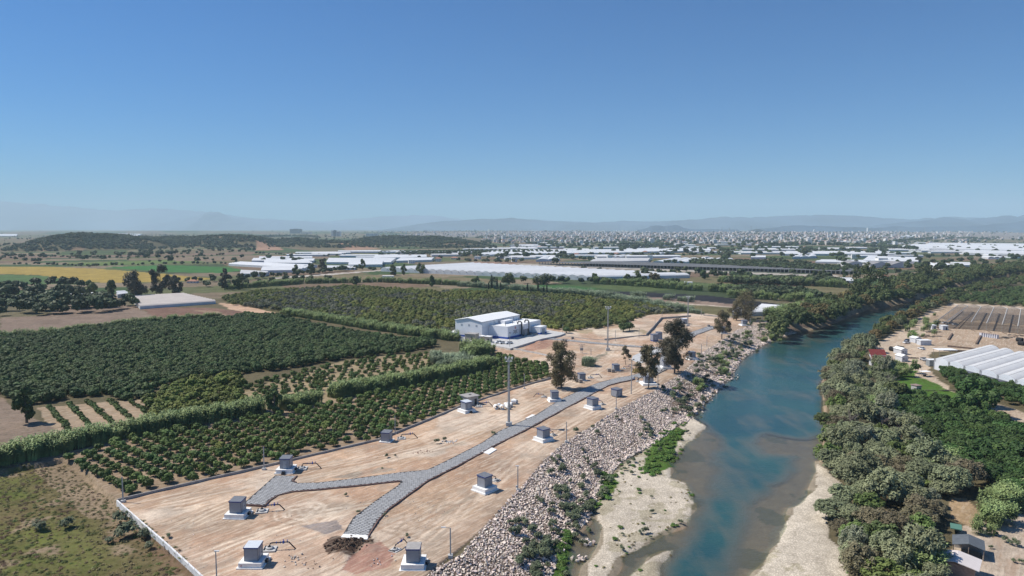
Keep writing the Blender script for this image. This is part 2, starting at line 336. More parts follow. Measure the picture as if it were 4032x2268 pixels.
for q in ([(1018,966),(1088,968),(1120,984),(1000,986)], [(1335,966),(1420,968),(1500,980),(1360,985)], [(1180,948),(1330,945),(1330,965),(1200,960)]): paint(q, (.34,.21,.14), (0,0,0))
# the works site
DIRT = (.495,.34,.228)
paint(site_poly, DIRT, (1, 0, 0), edge=False)
paint([(2230,1310),(2360,1280),(2560,1238),(2615,1250),(2600,1290),(2520,1322),(2380,1318)], (.36,.29,.185), (.5,.4,0))
paint([(2330,1300),(2440,1288),(2530,1310),(2520,1328),(2440,1332),(2340,1320)], (.56,.47,.36), (.8,0,0))
for q, c in (([(1310,2110),(1480,2110),(1500,2160),(1420,2200),(1290,2190),(1270,2150)], (.10,.065,.045)), ([(1380,2190),(1500,2130),(1560,2180),(1540,2230),(1400,2268),(1330,2250)], (.40,.235,.18)),
             ([(1180,2070),(1320,2050),(1350,2090),(1270,2110)], (.30,.25,.22)), ([(1700,1760),(1830,1735),(1850,1755),(1700,1800),(1640,1795)], (.27,.215,.155)),
             ([(560,2020),(780,1980),(800,2000),(640,2070),(590,2060)], (.62,.48,.35)), ([(1300,1880),(1500,1840),(1560,1850),(1400,1880)], (.33,.27,.21)),
             ([(1800,1500+150),(2060,1560),(2110,1590),(1900,1690),(1700,1750),(1650,1730)], (.60,.455,.33)), ([(2350,1400),(2430,1360),(2400,1420),(2340,1500),(2180,1540),(2120,1540),(2280,1480)], (.63,.49,.36)),
             ([(2070,1340),(2150,1330),(2200,1345),(2150,1375),(2060,1385)], (.40,.235,.165)), ([(1690,1900+100),(1900,1930),(1860,2020),(1720,2130),(1640,2200),(1600,2140)], (.33,.265,.195)),
             ([(2440,1250),(2800,1235),(2890,1250),(2720,1290),(2600,1330)], (.58,.44,.32)), ([(1010,1890),(1160,1925),(1010,1950)], (.58,.47,.38)), ([(1200,1960),(1400,1950),(1330,2060),(1180,2080),(1100,2040)], (.58,.45,.33))):
    paint(q, c, (1, 0, 0))
rt_ = np.random.default_rng(12); sitev = inpoly(X, Y, site_poly); dcs = sd(X, Y, site_poly)
pz_ = fbm(X * .045 + 5, Y * .045, 5); f_ = np.where(sitev, np.clip((pz_ - .50) / .1, 0, 1) * .6, 0)[:, None]; col = col * (1 - f_) + np.array([.35,.27,.205]) * f_
pz_ = fbm(X * .06 + 85, Y * .06 + 7, 5); f_ = np.where(sitev, np.clip((pz_ - .50) / .07, 0, 1) * .65, 0)[:, None]; col = col * (1 - f_) + np.array([.66,.55,.44]) * f_
pz_ = fbm(X * .08 + 15, Y * .05 + 77, 5); f_ = np.where(sitev, np.clip((pz_ - .53) / .06, 0, 1) * .6, 0)[:, None]; col = col * (1 - f_) + np.array([.43,.27,.18]) * f_
dk_ = np.where(sitev, np.exp(-(dist(X, Y, crest) / 13) ** 2) * np.clip(.35 + 1.3 * (fbm(X * .05 + 3, Y * .05, 4) - .3), 0, 1), 0)[:, None]; col = col * (1 - dk_) + np.array([.315,.24,.175]) * dk_
# wheel tracks on the site
for (pts_, n_, w0, c_) in (([(700,2230),(1100,2080),(1250,2030),(1500,1990)],9,4.5,(.72,.60,.46)), ([(540,2010),(800,1960),(1200,1870),(1600,1790),(1850,1700),(2100,1590),(2300,1480)],12,6,(.70,.58,.45)), ([(1560,2200),(1750,2050),(1900,1960),(2060,1800),(2250,1680),(2450,1570),(2620,1480)],12,5,(.68,.55,.42)), ([(1300,2268),(1500,2210),(1650,2080),(1800,1930)],7,5,(.42,.30,.21)),
    ([(2100,1520),(2280,1490),(2390,1420),(2450,1360),(2440,1345)],9,3,(.74,.62,.48)), ([(600,2090),(760,2010),(900,1960)],6,4,(.74,.62,.47)), ([(2500,1300),(2650,1285),(2800,1260),(2880,1262)],7,6,(.72,.60,.46)), ([(2700,1440),(2790,1360),(2860,1310),(2960,1285)],6,4,(.46,.34,.24)), ([(1150,2010),(1300,1990),(1250,2060),(1120,2050),(1150,2010)],8,3,(.74,.63,.50)), ([(1700,1980),(1500,2080),(1700,2120),(1850,1980)],6,4,(.40,.29,.20))):
    base_ = PL(pts_); 
    for t_ in range(max(3, int(n_ * .7))):
        o_ = rt_.normal(size=2) * w0; wob = rt_.normal(size=base_.shape) * 1.2; line = base_ + o_ + wob
        tt_ = np.linspace(0, len(line) - 1, len(line) * 6); line = np.stack([np.interp(tt_, np.arange(len(line)), line[:, 0]), np.interp(tt_, np.arange(len(line)), line[:, 1])], 1); kern = np.ones(7) / 7; line = np.stack([np.convolve(np.pad(line[:, 0], 3, 'edge'), kern, 'valid'), np.convolve(np.pad(line[:, 1], 3, 'edge'), kern, 'valid')], 1)
        lo, hi_ = line.min(0) - 3, line.max(0) + 3; kb_ = np.where(sitev & (X > lo[0]) & (X < hi_[0]) & (Y > lo[1]) & (Y < hi_[1]))[0]
        if not len(kb_): continue
        dd_ = dist(X[kb_], Y[kb_], line); f_ = np.exp(-((dd_ - 1.0) / .38) ** 2) * (.45 + .55 * vnoise(X[kb_] * .2, Y[kb_] * .2)) * rt_.uniform(.7, 1.0); col[kb_] = col[kb_] * (1 - f_[:, None]) + (np.array(c_) if t_ % 3 else np.array([.33,.235,.165])) * f_[:, None]
        Z[kb_] -= .05 * f_
for q, c in (([(1310,2115),(1470,2115),(1490,2160),(1420,2195),(1290,2190),(1270,2150)], (.085,.055,.04)), ([(1390,2190),(1500,2130),(1560,2180),(1540,2230),(1400,2262),(1340,2245)], (.36,.205,.155)), ([(1180,2070),(1320,2050),(1350,2085),(1270,2105)], (.27,.23,.21)), ([(2070,1342),(2150,1332),(2200,1345),(2150,1375),(2060,1385)], (.37,.21,.15)), ([(2420,1453),(2490,1446),(2500,1466),(2440,1470)], (.20,.15,.115)), ([(2370,1395),(2400,1378),(2330,1440),(2300,1430)], (.25,.22,.16))): paint(q, c, (.5, 0, 0))
paint(field_poly, (.135,.11,.045), (0, 1, 0), edge=False)
k = inpoly(X, Y, field_poly); n1 = fbm(X * .035, Y * .035, 4); n2 = fbm(X * .2 + 9, Y * .2, 3)
dW = dist(X, Y, PL([(250,1810),(463,1974)], 0))
col = np.where((k & (dW < 7))[:, None], np.array([.30,.225,.15]) , col)
g_ = np.clip((n1 + .3 * (n2 - .45) - .40) / .16, 0, 1)[:, None]; br_ = np.clip((.50 - fbm(X * .06 + 60, Y * .06, 4)) / .12, 0, 1)[:, None]; br_ = np.maximum(br_, np.clip(1 - dist(X, Y, PL([(470,2000),(640,2160),(700,2300),(500,2400)], FIELD_Z)) / 16, 0, 1)[:, None] * .8)
mc = np.array([.15,.125,.055]) * (1 - g_) + np.array([.12,.14,.035]) * g_; mc = mc * (1 - br_) + np.array([.165,.11,.07]) * br_; ps = np.clip((.33 - n2) / .08, 0, 1)[:, None]; mc = mc * (1 - ps) + np.array([.27,.205,.135]) * ps
col = np.where((k & (dW >= 7))[:, None], mc, col)
# right bank
rbx = np.interp(Y, rb[:, 1], rb[:, 0]); kr = (X > rbx) & (Y < 950); col[kr] = (.13,.11,.065); msk[kr] = (0, .7, 0)
RZ = RIGHT_Z
LT = (.50,.40,.295)
paint([(3430,1370),(3480,1335),(3560,1292),(3650,1232),(3745,1193),(4200,1215),(4200,1415),(3900,1378),(3670,1385),(3640,1430),(3700,1500),(3770,1550),(3745,1560),(3640,1510),(3500,1490),(3440,1470),(3500,1425)], LT, (.7,0,0), RZ)
paint([(3600,1335),(3700,1285),(4200,1300),(4200,1380),(3800,1370),(3640,1360)], (.40,.30,.21), (.9,0,0), RZ)
paint([(3720,1205),(4200,1228),(4200,1290),(3700,1280),(3640,1262)], (.36,.27,.185), (.7,.2,0), RZ)
paint([(3870,1575),(3990,1610),(4200,1690),(4200,1730),(4000,1680),(3880,1610)], (.42,.33,.24), (.6,0,0), RZ)
paint([(3815,2040),(3900,2010),(4200,2050),(4300,2500),(3700,2500),(3735,2250),(3770,2130)], (.47,.385,.30), (.7,.2,0), RZ)
paint([(3735,1955),(3800,1960),(3870,2030),(3830,2080),(3750,2040)], (.38,.27,.16), (.5,.3,0), RZ)
for q in ([(3515,1475),(3640,1490),(3700,1520),(3775,1552),(3770,1580),(3600,1560),(3520,1510)], [(3560,1455),(3620,1460),(3600,1490),(3540,1480)], [(3290,2150),(3350,2160),(3340,2250),(3320,2260)], [(3585,1300),(3610,1300),(3610,1325),(3580,1320)]): paint(q, (.075,.16,.025), (0, 1, 0), RZ)
# river: slope, gravel and bed
k = inpoly(X, Y, slope_poly); col[k] = (.17,.13,.105); msk[k] = (.2, .2, .3); kq = k & (Y > 300) & (fbm(X * .1, Y * .1, 3) > .38); col[kq] = (.37,.31,.22)
k = inpoly(X, Y, river_poly)
col[k] = np.array([.34,.255,.175]); msk[k] = (0, 0, .35)
bs = np.full(len(X), -99.)
for b in bars: bs = np.maximum(bs, sd(WX, WY, b))
col = np.where((k & (bs > .3))[:, None], np.array([.64,.575,.475]), col); msk = np.where((k & (bs > .3))[:, None], np.array([0, 0, 1.]), msk)
kk = k & (bs > -1.2) & (bs < .5); col[kk] = (.30,.255,.19)
kb = k & (bs > .5) & (fbm(X * .22, Y * .22 + 7, 4) > .54) & (X < 60); col[kb] = (.50,.45,.34)
ks = k & (bs < .3) & (fbm(X * .16 + 70, Y * .09, 4) > .58); col[ks] = (.17,.155,.10)
for q in ([(2640,1672),(2690,1700),(2660,1760),(2640,1800),(2655,1830),(2620,1850),(2560,1870),(2520,1850),(2560,1770),(2600,1720)], [(2410,1880),(2440,1900),(2400,1960),(2365,1985),(2380,1930)], [(2190,2200),(2240,2140),(2262,2180),(2250,2268),(2180,2300)]):
    paint(q, (.075,.15,.025), (0, 1, 0), BED_Z)

me = bpy.data.meshes.new('ground'); me.vertices.add(NR * NC); me.vertices.foreach_set('co', np.stack([X, Y, Z], 1).astype(np.float32).ravel())
ii = (np.arange(NR - 1)[:, None] * NC + np.arange(NC - 1)[None, :]).ravel(); Q = np.stack([ii, ii + 1, ii + NC + 1, ii + NC], 1)
def set_faces(me, Q):
    me.loops.add(Q.size); me.loops.foreach_set('vertex_index', Q.astype(np.int32).ravel()); me.polygons.add(len(Q))
    me.polygons.foreach_set('loop_start', np.arange(len(Q), dtype=np.int32) * 4); me.update(calc_edges=True)
    me.polygons.foreach_set('use_smooth', [True] * len(Q))
set_faces(me, Q)
def vcol(me, name, c):
    a = me.color_attributes.new(name, 'FLOAT_COLOR', 'POINT'); a.data.foreach_set('color', np.concatenate([c, np.ones((len(c), 1))], 1).astype(np.float32).ravel())
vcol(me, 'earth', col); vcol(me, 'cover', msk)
# ground material
m = bpy.data.materials.new('ground'); m.use_nodes = True; t = m.node_tree; N = t.nodes; L = t.links; b = N['Principled BSDF']
b.inputs['Roughness'].default_value = .95; b.inputs['Specular IOR Level'].default_value = .1
def nod(k, **kw):
    q = N.new(k)
    for a, v_ in kw.items(): setattr(q, a, v_)
    return q
def noise(vec, scale, det=4, rough=.55):
    q = nod('ShaderNodeTexNoise'); q.inputs['Scale'].default_value = scale; q.inputs['Detail'].default_value = det; q.inputs['Roughness'].default_value = rough; L.new(vec, q.inputs['Vector']); return q.outputs[0]
def rmap(v_, a, b_, c=0., d=1.):
    q = nod('ShaderNodeMapRange'); q.inputs[1].default_value = a; q.inputs[2].default_value = b_; q.inputs[3].default_value = c; q.inputs[4].default_value = d; L.new(v_, q.inputs[0]); return q.outputs[0]
def mth(op, a, b_):
    q = nod('ShaderNodeMath', operation=op)
    for i_, v_ in enumerate((a, b_)):
        if isinstance(v_, (int, float)): q.inputs[i_].default_value = v_
        else: L.new(v_, q.inputs[i_])
    return q.outputs[0]
def mixc(f, a, b_, blend='MIX'):
    q = nod('ShaderNodeMix', data_type='RGBA', blend_type=blend)
    for i_, v_ in ((0, f), (6, a), (7, b_)):
        if isinstance(v_, (int, float)): q.inputs[i_].default_value = v_
        elif isinstance(v_, tuple): q.inputs[i_].default_value = (*v_, 1)
        else: L.new(v_, q.inputs[i_])
    return q.outputs[2]
pos = nod('ShaderNodeNewGeometry').outputs['Position']
ea = nod('ShaderNodeVertexColor', layer_name='earth').outputs[0]; cv = nod('ShaderNodeVertexColor', layer_name='cover').outputs[0]
sep = nod('ShaderNodeSeparateColor'); L.new(cv, sep.inputs[0]); dm, gm, vm = sep.outputs
mp = nod('ShaderNodeMapping'); mp.inputs['Rotation'].default_value = (0, 0, R(-51)); mq = nod('ShaderNodeMapping'); mq.inputs['Scale'].default_value = (.35, 2.2, 1); L.new(pos, mp.inputs[0]); L.new(mp.outputs[0], mq.inputs[0]); mp = mq
big = noise(pos, .045, 5); mid = noise(pos, .35, 6, .65); fine = noise(pos, 2.2, 5, .7); streak = noise(mp.outputs[0], .55, 6, .65)
c0 = mixc(1.0, ea, mixc(rmap(big, .3, .7), (.78,.78,.78), (1.2,1.2,1.2)), 'MULTIPLY')
c0 = mixc(1.0, c0, mixc(rmap(mid, .3, .7), (.80,.79,.78), (1.18,1.18,1.18)), 'MULTIPLY')
c0 = mixc(1.0, c0, mixc(rmap(fine, .3, .7), (.82,.82,.82), (1.16,1.16,1.16)), 'MULTIPLY')
# worked dirt: pale wheel-rolled streaks, redder and greyer patches
c0 = mixc(mth('MULTIPLY', dm, rmap(streak, .5, .62, 0, .6)), c0, (.66,.545,.42))
c0 = mixc(mth('MULTIPLY', dm, rmap(noise(mp.outputs[0], .22, 5), .52, .66, 0, .6)), c0, (.37,.235,.155))
c0 = mixc(mth('MULTIPLY', dm, rmap(noise(pos, .11, 5, .6), .55, .66, 0, .5)), c0, (.34,.28,.22))
c0 = mixc(mth('MULTIPLY', dm, rmap(noise(mp.outputs[0], 1.6, 4), .56, .66, 0, .45)), c0, (.30,.20,.13))
# grass: tufts of green, straw and dead brown
c0 = mixc(mth('MULTIPLY', gm, rmap(noise(pos, .9, 6, .75), .5, .62, 0, .75)), c0, mixc(rmap(mid, .4, .6), (.05,.06,.016), (.13,.09,.045)))
c0 = mixc(mth('MULTIPLY', gm, rmap(noise(pos, 1.7, 5, .75), .57, .68, 0, .6)), c0, (.25,.20,.12))
# gravel
vo = nod('ShaderNodeTexVoronoi'); vo.inputs['Scale'].default_value = 2.6; L.new(pos, vo.inputs['Vector'])
gcol = mixc(rmap(vo.outputs['Distance'], .15, .55), (1.12,1.1,1.08), (.72,.7,.67))
c0 = mixc(vm, c0, mixc(1.0, c0, gcol, 'MULTIPLY'))
L.new(c0, b.inputs['Base Color'])
bh = mth('ADD', mth('MULTIPLY', mid, .5), mth('ADD', mth('MULTIPLY', fine, .12), mth('MULTIPLY', streak, mth('MULTIPLY', dm, .5))))
bp = nod('ShaderNodeBump'); bp.inputs['Strength'].default_value = .9; bp.inputs['Distance'].default_value = .5; L.new(bh, bp.inputs['Height']); L.new(bp.outputs[0], b.inputs['Normal'])
me.materials.append(m)
ground = tag(ob('ground', me), kind='structure')

# ---------------------------------------------------------------- river water
inr = inpoly(X, Y, np.vstack([toe - [2, 0], (rb + [3, 0])[::-1]])) & (Z < WATER_Z + .25)
fq = inr[Q].any(1); Qw = Q[fq]; used = np.unique(Qw); remap = np.full(len(X), -1); remap[used] = np.arange(len(used))
mw = bpy.data.meshes.new('river'); mw.vertices.add(len(used)); mw.vertices.foreach_set('co', np.stack([X[used], Y[used], np.full(len(used), WATER_Z)], 1).astype(np.float32).ravel())
set_faces(mw, remap[Qw]); dep = np.clip(WATER_Z - Z[used], 0, 9); vcol(mw, 'depth', np.stack([dep] * 3, 1))
m = bpy.data.materials.new('river_water'); m.use_nodes = True; t = m.node_tree; N = t.nodes; L = t.links; b = N['Principled BSDF']
d = nod('ShaderNodeVertexColor', layer_name='depth').outputs[0]; pos = nod('ShaderNodeNewGeometry').outputs['Position']
sp_ = nod('ShaderNodeSeparateColor'); L.new(d, sp_.inputs[0]); dr = sp_.outputs[0]
wn = noise(pos, .045, 5, .6)
dr2 = mth('MULTIPLY', dr, rmap(wn, .35, .65, .75, 1.3))
wv_ = nod('ShaderNodeMapping'); wv_.inputs['Scale'].default_value = (.16, .035, 1); L.new(pos, wv_.inputs[0])
dr2 = mth('MULTIPLY', dr2, rmap(noise(wv_.outputs[0], 1.0, 6, .6), .35, .65, .7, 1.3))
wc = mixc(rmap(dr2, .3, 2.6), (.14,.135,.10), mixc(rmap(noise(pos, .02, 3), .4, .6), (.020,.072,.080), (.032,.098,.090)))
L.new(wc, b.inputs['Base Color']); b.inputs['Roughness'].default_value = .12; b.inputs['IOR'].default_value = 1.33; b.inputs['Specular IOR Level'].default_value = .5
tr = nod('ShaderNodeBsdfTransparent'); tr.inputs[0].default_value = (.86,.90,.86,1); ms = nod('ShaderNodeMixShader')
al = mth('SUBTRACT', 1.0, mth('POWER', 2.718, mth('MULTIPLY', dr, -1.5)))
L.new(al, ms.inputs[0]); L.new(b.outputs[0], ms.inputs[2])
gl = nod('ShaderNodeBsdfGlossy'); gl.inputs['Roughness'].default_value = .12; fr = nod('ShaderNodeFresnel'); fr.inputs[0].default_value = 1.33
ms2 = nod('ShaderNodeMixShader'); L.new(fr.outputs[0], ms2.inputs[0]); L.new(tr.outputs[0], ms2.inputs[1]); L.new(gl.outputs[0], ms2.inputs[2]); L.new(ms2.outputs[0], ms.inputs[1])
mp = nod('ShaderNodeMapping'); mp.inputs['Rotation'].default_value = (0, 0, R(20)); mp.inputs['Scale'].default_value = (.8, 2.0, 1); L.new(pos, mp.inputs[0])
bp = nod('ShaderNodeBump'); bp.inputs['Strength'].default_value = .7; bp.inputs['Distance'].default_value = .16
L.new(mth('ADD', noise(mp.outputs[0], 1.1, 5, .6), noise(pos, .25, 3)), bp.inputs['Height'])
for q in (b, gl, fr): L.new(bp.outputs[0], q.inputs['Normal'])
L.new(ms.outputs[0], N['Material Output'].inputs[0]); mw.materials.append(m)
river = tag(ob('river', mw), kind='structure')

# ---------------------------------------------------------------- mountains
mrock = mat('haze_blue_rock', (.06,.095,.14), noise=(.0009, .45))  # blue of the haze is mixed into the rock colour
mfar = mat('far_haze_blue_rock', (.13,.19,.27), noise=(.0006, .25))  # paler and bluer: haze over the farthest ranges painted into the rock
def mountain(name, D, prof, depth, seed, base=-40):
    """a range with its ridge at distance D; prof = ridge line as (pixel column, pixel row)"""
    us = np.linspace(prof[0][0], prof[-1][0], 260); vs = np.interp(us, [p[0] for p in prof], [p[1] for p in prof])
    hs = CAM_H - (vs - 896) / F * D * 1.0; xs = (us - 2016) / F * D
    k = 26; tt = np.linspace(-1, 1, k)
    Xg = np.repeat(xs[:, None], k, 1) * (1 + .0 * tt); Yg = D + tt[None, :] * depth + 0 * Xg
    r = fbm(Xg / (D * .012) + seed, Yg / (D * .02), 5) - .45
    env = (1 - np.abs(tt)[None, :]) ** .8
    Zg = base + (hs[:, None] - base) * np.clip(env * (1 + .5 * r * (1 - env)), 0, 1.05) + r * env * (hs[:, None] - base) * .16 * (np.abs(tt)[None, :] > .01)
    Zg[:, k // 2] += (fbm(xs / (D * .004), xs * 0 + seed, 4) - .45) * (hs - base) * .06
    me = bpy.data.meshes.new(name); n = Xg.size; me.vertices.add(n); me.vertices.foreach_set('co', np.stack([Xg, Yg, Zg], -1).reshape(-1, 3).astype(np.float32).ravel())
    i = (np.arange(len(us) - 1)[:, None] * k + np.arange(k - 1)[None, :]).ravel(); set_faces(me, np.stack([i, i + k, i + k + 1, i + 1], 1))
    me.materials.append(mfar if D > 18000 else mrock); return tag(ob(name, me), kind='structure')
mountain('far_mountains', 22500, [(-900,800),(-300,790),(0,792),(130,796),(240,812),(330,818),(450,826),(600,818),(760,826),(860,838),(960,855),(1060,862),(1160,868),(1290,872),(1400,860),(1500,852),(1620,846),(1740,850),(1860,866),(1960,858),(2060,862),(2200,868),(2340,874),(2500,868),(2700,870),(3000,868),(3400,868),(4032,866),(4800,862)], 2400, 1.5)
mountain('craggy_mountains', 19000, [(500,903),(700,862),(780,850),(835,832),(870,838),(930,858),(1050,864),(1200,872),(1420,890),(1560,903)], 1500, 4.4)
mountain('blue_mountains', 16500, [(1500,905),(1700,874),(1900,862),(2016,858),(2150,868),(2330,876),(2450,868),(2560,874),(2700,866),(2850,852),(2950,856),(3100,850),(3280,844),(3400,852),(3560,862),(3620,860),(3760,852),(3900,862),(4032,868),(4500,860),(5000,862)], 1800, 9.1)
mountain('right_mountains', 12500, [(3300,903),(3500,880),(3620,868),(3720,854),(3800,866),(3860,858),(3960,848),(4000,858),(4032,846),(4200,835),(4600,840),(5000,850)], 1400, 21.)
mountain('wooded_ridge', 9500, [(2980,902),(3060,893),(3140,887),(3260,890),(3380,895),(3440,898),(3520,890),(3620,894),(3800,890),(3960,878),(4032,868),(4300,860),(4800,870)], 900, 31.)
mountain('table_hill', 9300, [(2510,904),(2540,898),(2560,889),(2600,888),(2662,886),(2668,888),(2690,896),(2730,902),(2900,903)], 330, 41.)

# ---------------------------------------------------------------- haze
m = bpy.data.materials.new('haze'); m.use_nodes = True; t = m.node_tree; N = t.nodes; L = t.links; N.remove(N['Principled BSDF'])
pv = N.new('ShaderNodeVolumePrincipled'); pv.inputs['Color'].default_value = (.69,.89,1,1); pv.inputs['Density'].default_value = HAZE if 'HAZE' in globals() else 7e-5; pv.inputs['Anisotropy'].default_value = .0
L.new(pv.outputs[0], N['Material Output'].inputs['Volume'])
hb = MB().box((0, 13400, -60), (60000, 29000, 1030)).build('haze', m); tag(hb, kind='stuff', label='pale blue summer haze over the whole plain')
# ================================================================ PLANTS
def unit(v): return v / (np.linalg.norm(v, axis=-1, keepdims=True) + 1e-9)
def leaf_quads(c, n, s, r, asp=.6):
    t = unit(np.cross(n, unit(r.normal(size=c.shape)))); b = np.cross(n, t); s = s[:, None]
    h = s * .5; q = asp * h
    return np.stack([c - t * h - b * q, c + t * h - b * q, c + t * h * .8 + b * q, c - t * h * .8 + b * q], 1)
def crown_quads(lobes, n, size, r, inner=.3, up=.25, asp=.6, shell=.14, low=-.55):
    lobes = np.asarray(lobes, float); wt = (lobes[:, 3] * lobes[:, 5]) ** 1.0; li = r.choice(len(lobes), n, p=wt / wt.sum())
    d = unit(r.normal(size=(n, 3))); d[:, 2] = np.where(d[:, 2] < low, -d[:, 2], d[:, 2])
    rad = 1 - np.abs(r.normal(size=n)) * shell; k = r.random(n) < inner; rad = np.where(k, r.uniform(.35, .85, n), rad)
    c = lobes[li, :3] + d * lobes[li, 3:6] * rad[:, None]
    nn = unit(d * .9 + r.normal(size=(n, 3)) * .3 + np.array([0, 0, up]))
    return leaf_quads(c, nn, size * r.uniform(.65, 1.3, n), r, asp)
def round_lobes(r, k, rad, zc, sq=.8, sub=.6):
    L_ = [(0, 0, zc, rad * .78, rad * .78, rad * .78 * sq)]
    for i in range(k):
        a = 6.283 * i / k + r.uniform(-.4, .4); e = r.uniform(-.35, .9); q = rad * r.uniform(.38, .58)
        L_.append((math.cos(a) * rad * sub * math.cos(e), math.sin(a) * rad * sub * math.cos(e), zc + rad * sq * .62 * math.sin(e), q, q, q * .9))
    return L_
bark = mat('bark', (.16,.125,.10), noise=(6, .3)); palebark = mat('pale_bark', (.36,.31,.27), noise=(3, .3))
lf_citrus = leafmat('citrus_leaf', (.088,.142,.034), noise=(1.1, .35), rnd=.28, tint=((.125,.16,.03), .03, .5))
lf_dark = leafmat('dark_leaf', (.078,.118,.036), noise=(.9, .35), rnd=.25)
lf_olive = leafmat('olive_leaf', (.185,.20,.045), noise=(.8, .35), rnd=.33, tint=((.105,.13,.04), .012, .6))
lf_yel = leafmat('yellowing_leaf', (.135,.165,.032), noise=(.9, .35), rnd=.25)
lf_brown = leafmat('autumn_leaf', (.175,.125,.045), noise=(.9, .35), rnd=.3)
lf_will = leafmat('willow_leaf', (.205,.225,.12), noise=(.7, .28), rnd=.22)
lf_will2 = leafmat('tamarisk_leaf', (.19,.165,.095), noise=(.7, .3), rnd=.22)
lf_bank = leafmat('bank_leaf', (.098,.125,.042), noise=(.6, .35), rnd=.3)
lf_bankb = leafmat('bank_brown_leaf', (.15,.115,.045), noise=(.5, .4), rnd=.25)
lf_reed = leafmat('reed_leaf', (.225,.29,.11), noise=(.5, .25), rnd=.2)
lf_reedg = leafmat('grey_reed_leaf', (.25,.31,.19), noise=(.5, .25), rnd=.2)
lf_euc = leafmat('eucalyptus_leaf', (.15,.125,.065), noise=(.6, .4), rnd=.1)
lf_eucd = leafmat('dark_eucalyptus_leaf', (.085,.075,.048), noise=(.6, .4), rnd=.1)
lf_green = leafmat('weed_leaf', (.10,.18,.035), noise=(1.5, .35), rnd=.25)
lf_grey = leafmat('shrub_leaf', (.12,.145,.08), noise=(1.5, .35), rnd=.25)
lf_hill = leafmat('hill_leaf', (.075,.095,.042), noise=(.4, .35), rnd=.35)

def tube_trunk(mb, h, r0, r, lean=.06):
    mb.tube([(0, 0, -.3), (r.uniform(-lean, lean) * h, r.uniform(-lean, lean) * h, h * .5), (r.uniform(-lean, lean) * h, r.uniform(-lean, lean) * h, h)], [r0 * 1.2, r0, r0 * .7], 6); return mb
def crown_mesh(name, m, lobes, n, size, r, **k): return MB().quads(crown_quads(lobes, n, size, r, **k)).mesh(name, m)
def protos(name, k, fn): return [fn(np.random.default_rng(hash_(name) + i)) for i in range(k)]
def hash_(s): return sum(ord(c) * (i + 3) for i, c in enumerate(s))

def citrus_meshes(name, m, k=5, rad=1.7, h=2.9, n=520, size=.48, kk=6):
    return [crown_mesh(name, m, round_lobes(r, kk, rad, h - rad * .95, .92), n, size, r) for r in (np.random.default_rng(hash_(name) + i) for i in range(k))]
me_cit = citrus_meshes('crown', lf_citrus)
me_cit_y = citrus_meshes('crown', lf_yel, 3)
me_small = citrus_meshes('crown', lf_citrus, 4, 1.15, 1.7, 300, .38)
me_big = citrus_meshes('crown', lf_dark, 5, 3.0, 4.6, 1000, .62, 7)
me_mid = citrus_meshes('crown', lf_yel, 4, 2.9, 3.9, 760, .70, 8)
me_olv = citrus_meshes('crown', lf_olive, 5, 2.7, 4.2, 760, .66, 5)
me_brn = citrus_meshes('crown', lf_brown, 3, 2.2, 3.2, 420, .7, 6)
me_gry = citrus_meshes('crown', leafmat('grey_olive_leaf', (.15,.155,.10), noise=(.8, .3), rnd=.25), 3, 2.6, 4.0, 520, .7, 7)
me_trunk = [tube_trunk(MB(), .9, .1, np.random.default_rng(i)).mesh('trunk', bark) for i in range(2)]
def feather_crown(r, m, rad, h, tufts=46, per=52, size=.62, asp=.42):
    """dome of many small upright tufts: a willow or tamarisk from above"""
    L_ = []
    for i in range(tufts):
        d = unit(r.normal(size=3)); d[2] = abs(d[2]) * 1.1 - .25; d = unit(d); k = r.uniform(.62, 1.0)
        q = rad * r.uniform(.20, .34); L_.append((d[0] * rad * k, d[1] * rad * k, h * .52 + d[2] * h * .46 * k, q, q, q * 1.15))
    L_.append((0, 0, h * .45, rad * .7, rad * .7, h * .36))
    return crown_mesh('crown', m, L_, tufts * per, size, r, inner=.12, up=.5, asp=asp, shell=.2, low=-.3)
me_will = [feather_crown(np.random.default_rng(100 + i), lf_will, 4.4, 6.8, 50, 62) for i in range(5)]
me_tam = [feather_crown(np.random.default_rng(140 + i), lf_will2, 4.0, 5.8, 46, 60, .52, .35) for i in range(3)]
me_bank = [feather_crown(np.random.default_rng(160 + i), lf_bank, 4.2, 7.5, 34, 50, .72, .6) for i in range(4)]
me_bankb = [feather_crown(np.random.default_rng(180 + i), lf_bankb, 4.2, 7.5, 34, 50, .72, .6) for i in range(2)]
me_mango = [crown_mesh('crown', leafmat('mango_leaf', (.055,.10,.025), noise=(1.0, .4), rnd=.3), round_lobes(np.random.default_rng(200 + i), 9, 3.1, 3.0, .8, .68), 1300, .62, np.random.default_rng(210 + i)) for i in range(4)]
me_wpale = [feather_crown(np.random.default_rng(190 + i), leafmat('silver_leaf', (.225,.24,.155), noise=(.7, .28), rnd=.15), 3.6, 7.6, 44, 62, .5) for i in range(2)]
me_wgreen = [feather_crown(np.random.default_rng(193 + i), leafmat('fresh_leaf', (.135,.185,.05), noise=(.7, .3), rnd=.25), 3.4, 5.6, 36, 56, .55, .5) for i in range(2)]
def dead_tree(r):
    mb = MB(); mb.tube([(0, 0, 0), (.2, .1, 2.4), (.3, -.1, 4.2)], [.25, .16, .08], 6)
    for i in range(34):
        z0 = r.uniform(1.2, 4.2); a = r.uniform(0, 6.283); l = r.uniform(1.5, 3.4); e = r.uniform(.2, .9); p0 = np.array([.2, 0, z0]); p1 = p0 + np.array([math.cos(a), math.sin(a), e]) * l * .5; p2 = p1 + np.array([math.cos(a + r.normal() * .5), math.sin(a + r.normal() * .5), e]) * l * .5
        mb.tube([p0, p1, p2], [.07, .045, .015], 4, cap=False)
    return mb.mesh('crown', mat('dead_wood', (.24,.20,.17)))
me_dead = [dead_tree(np.random.default_rng(197))]
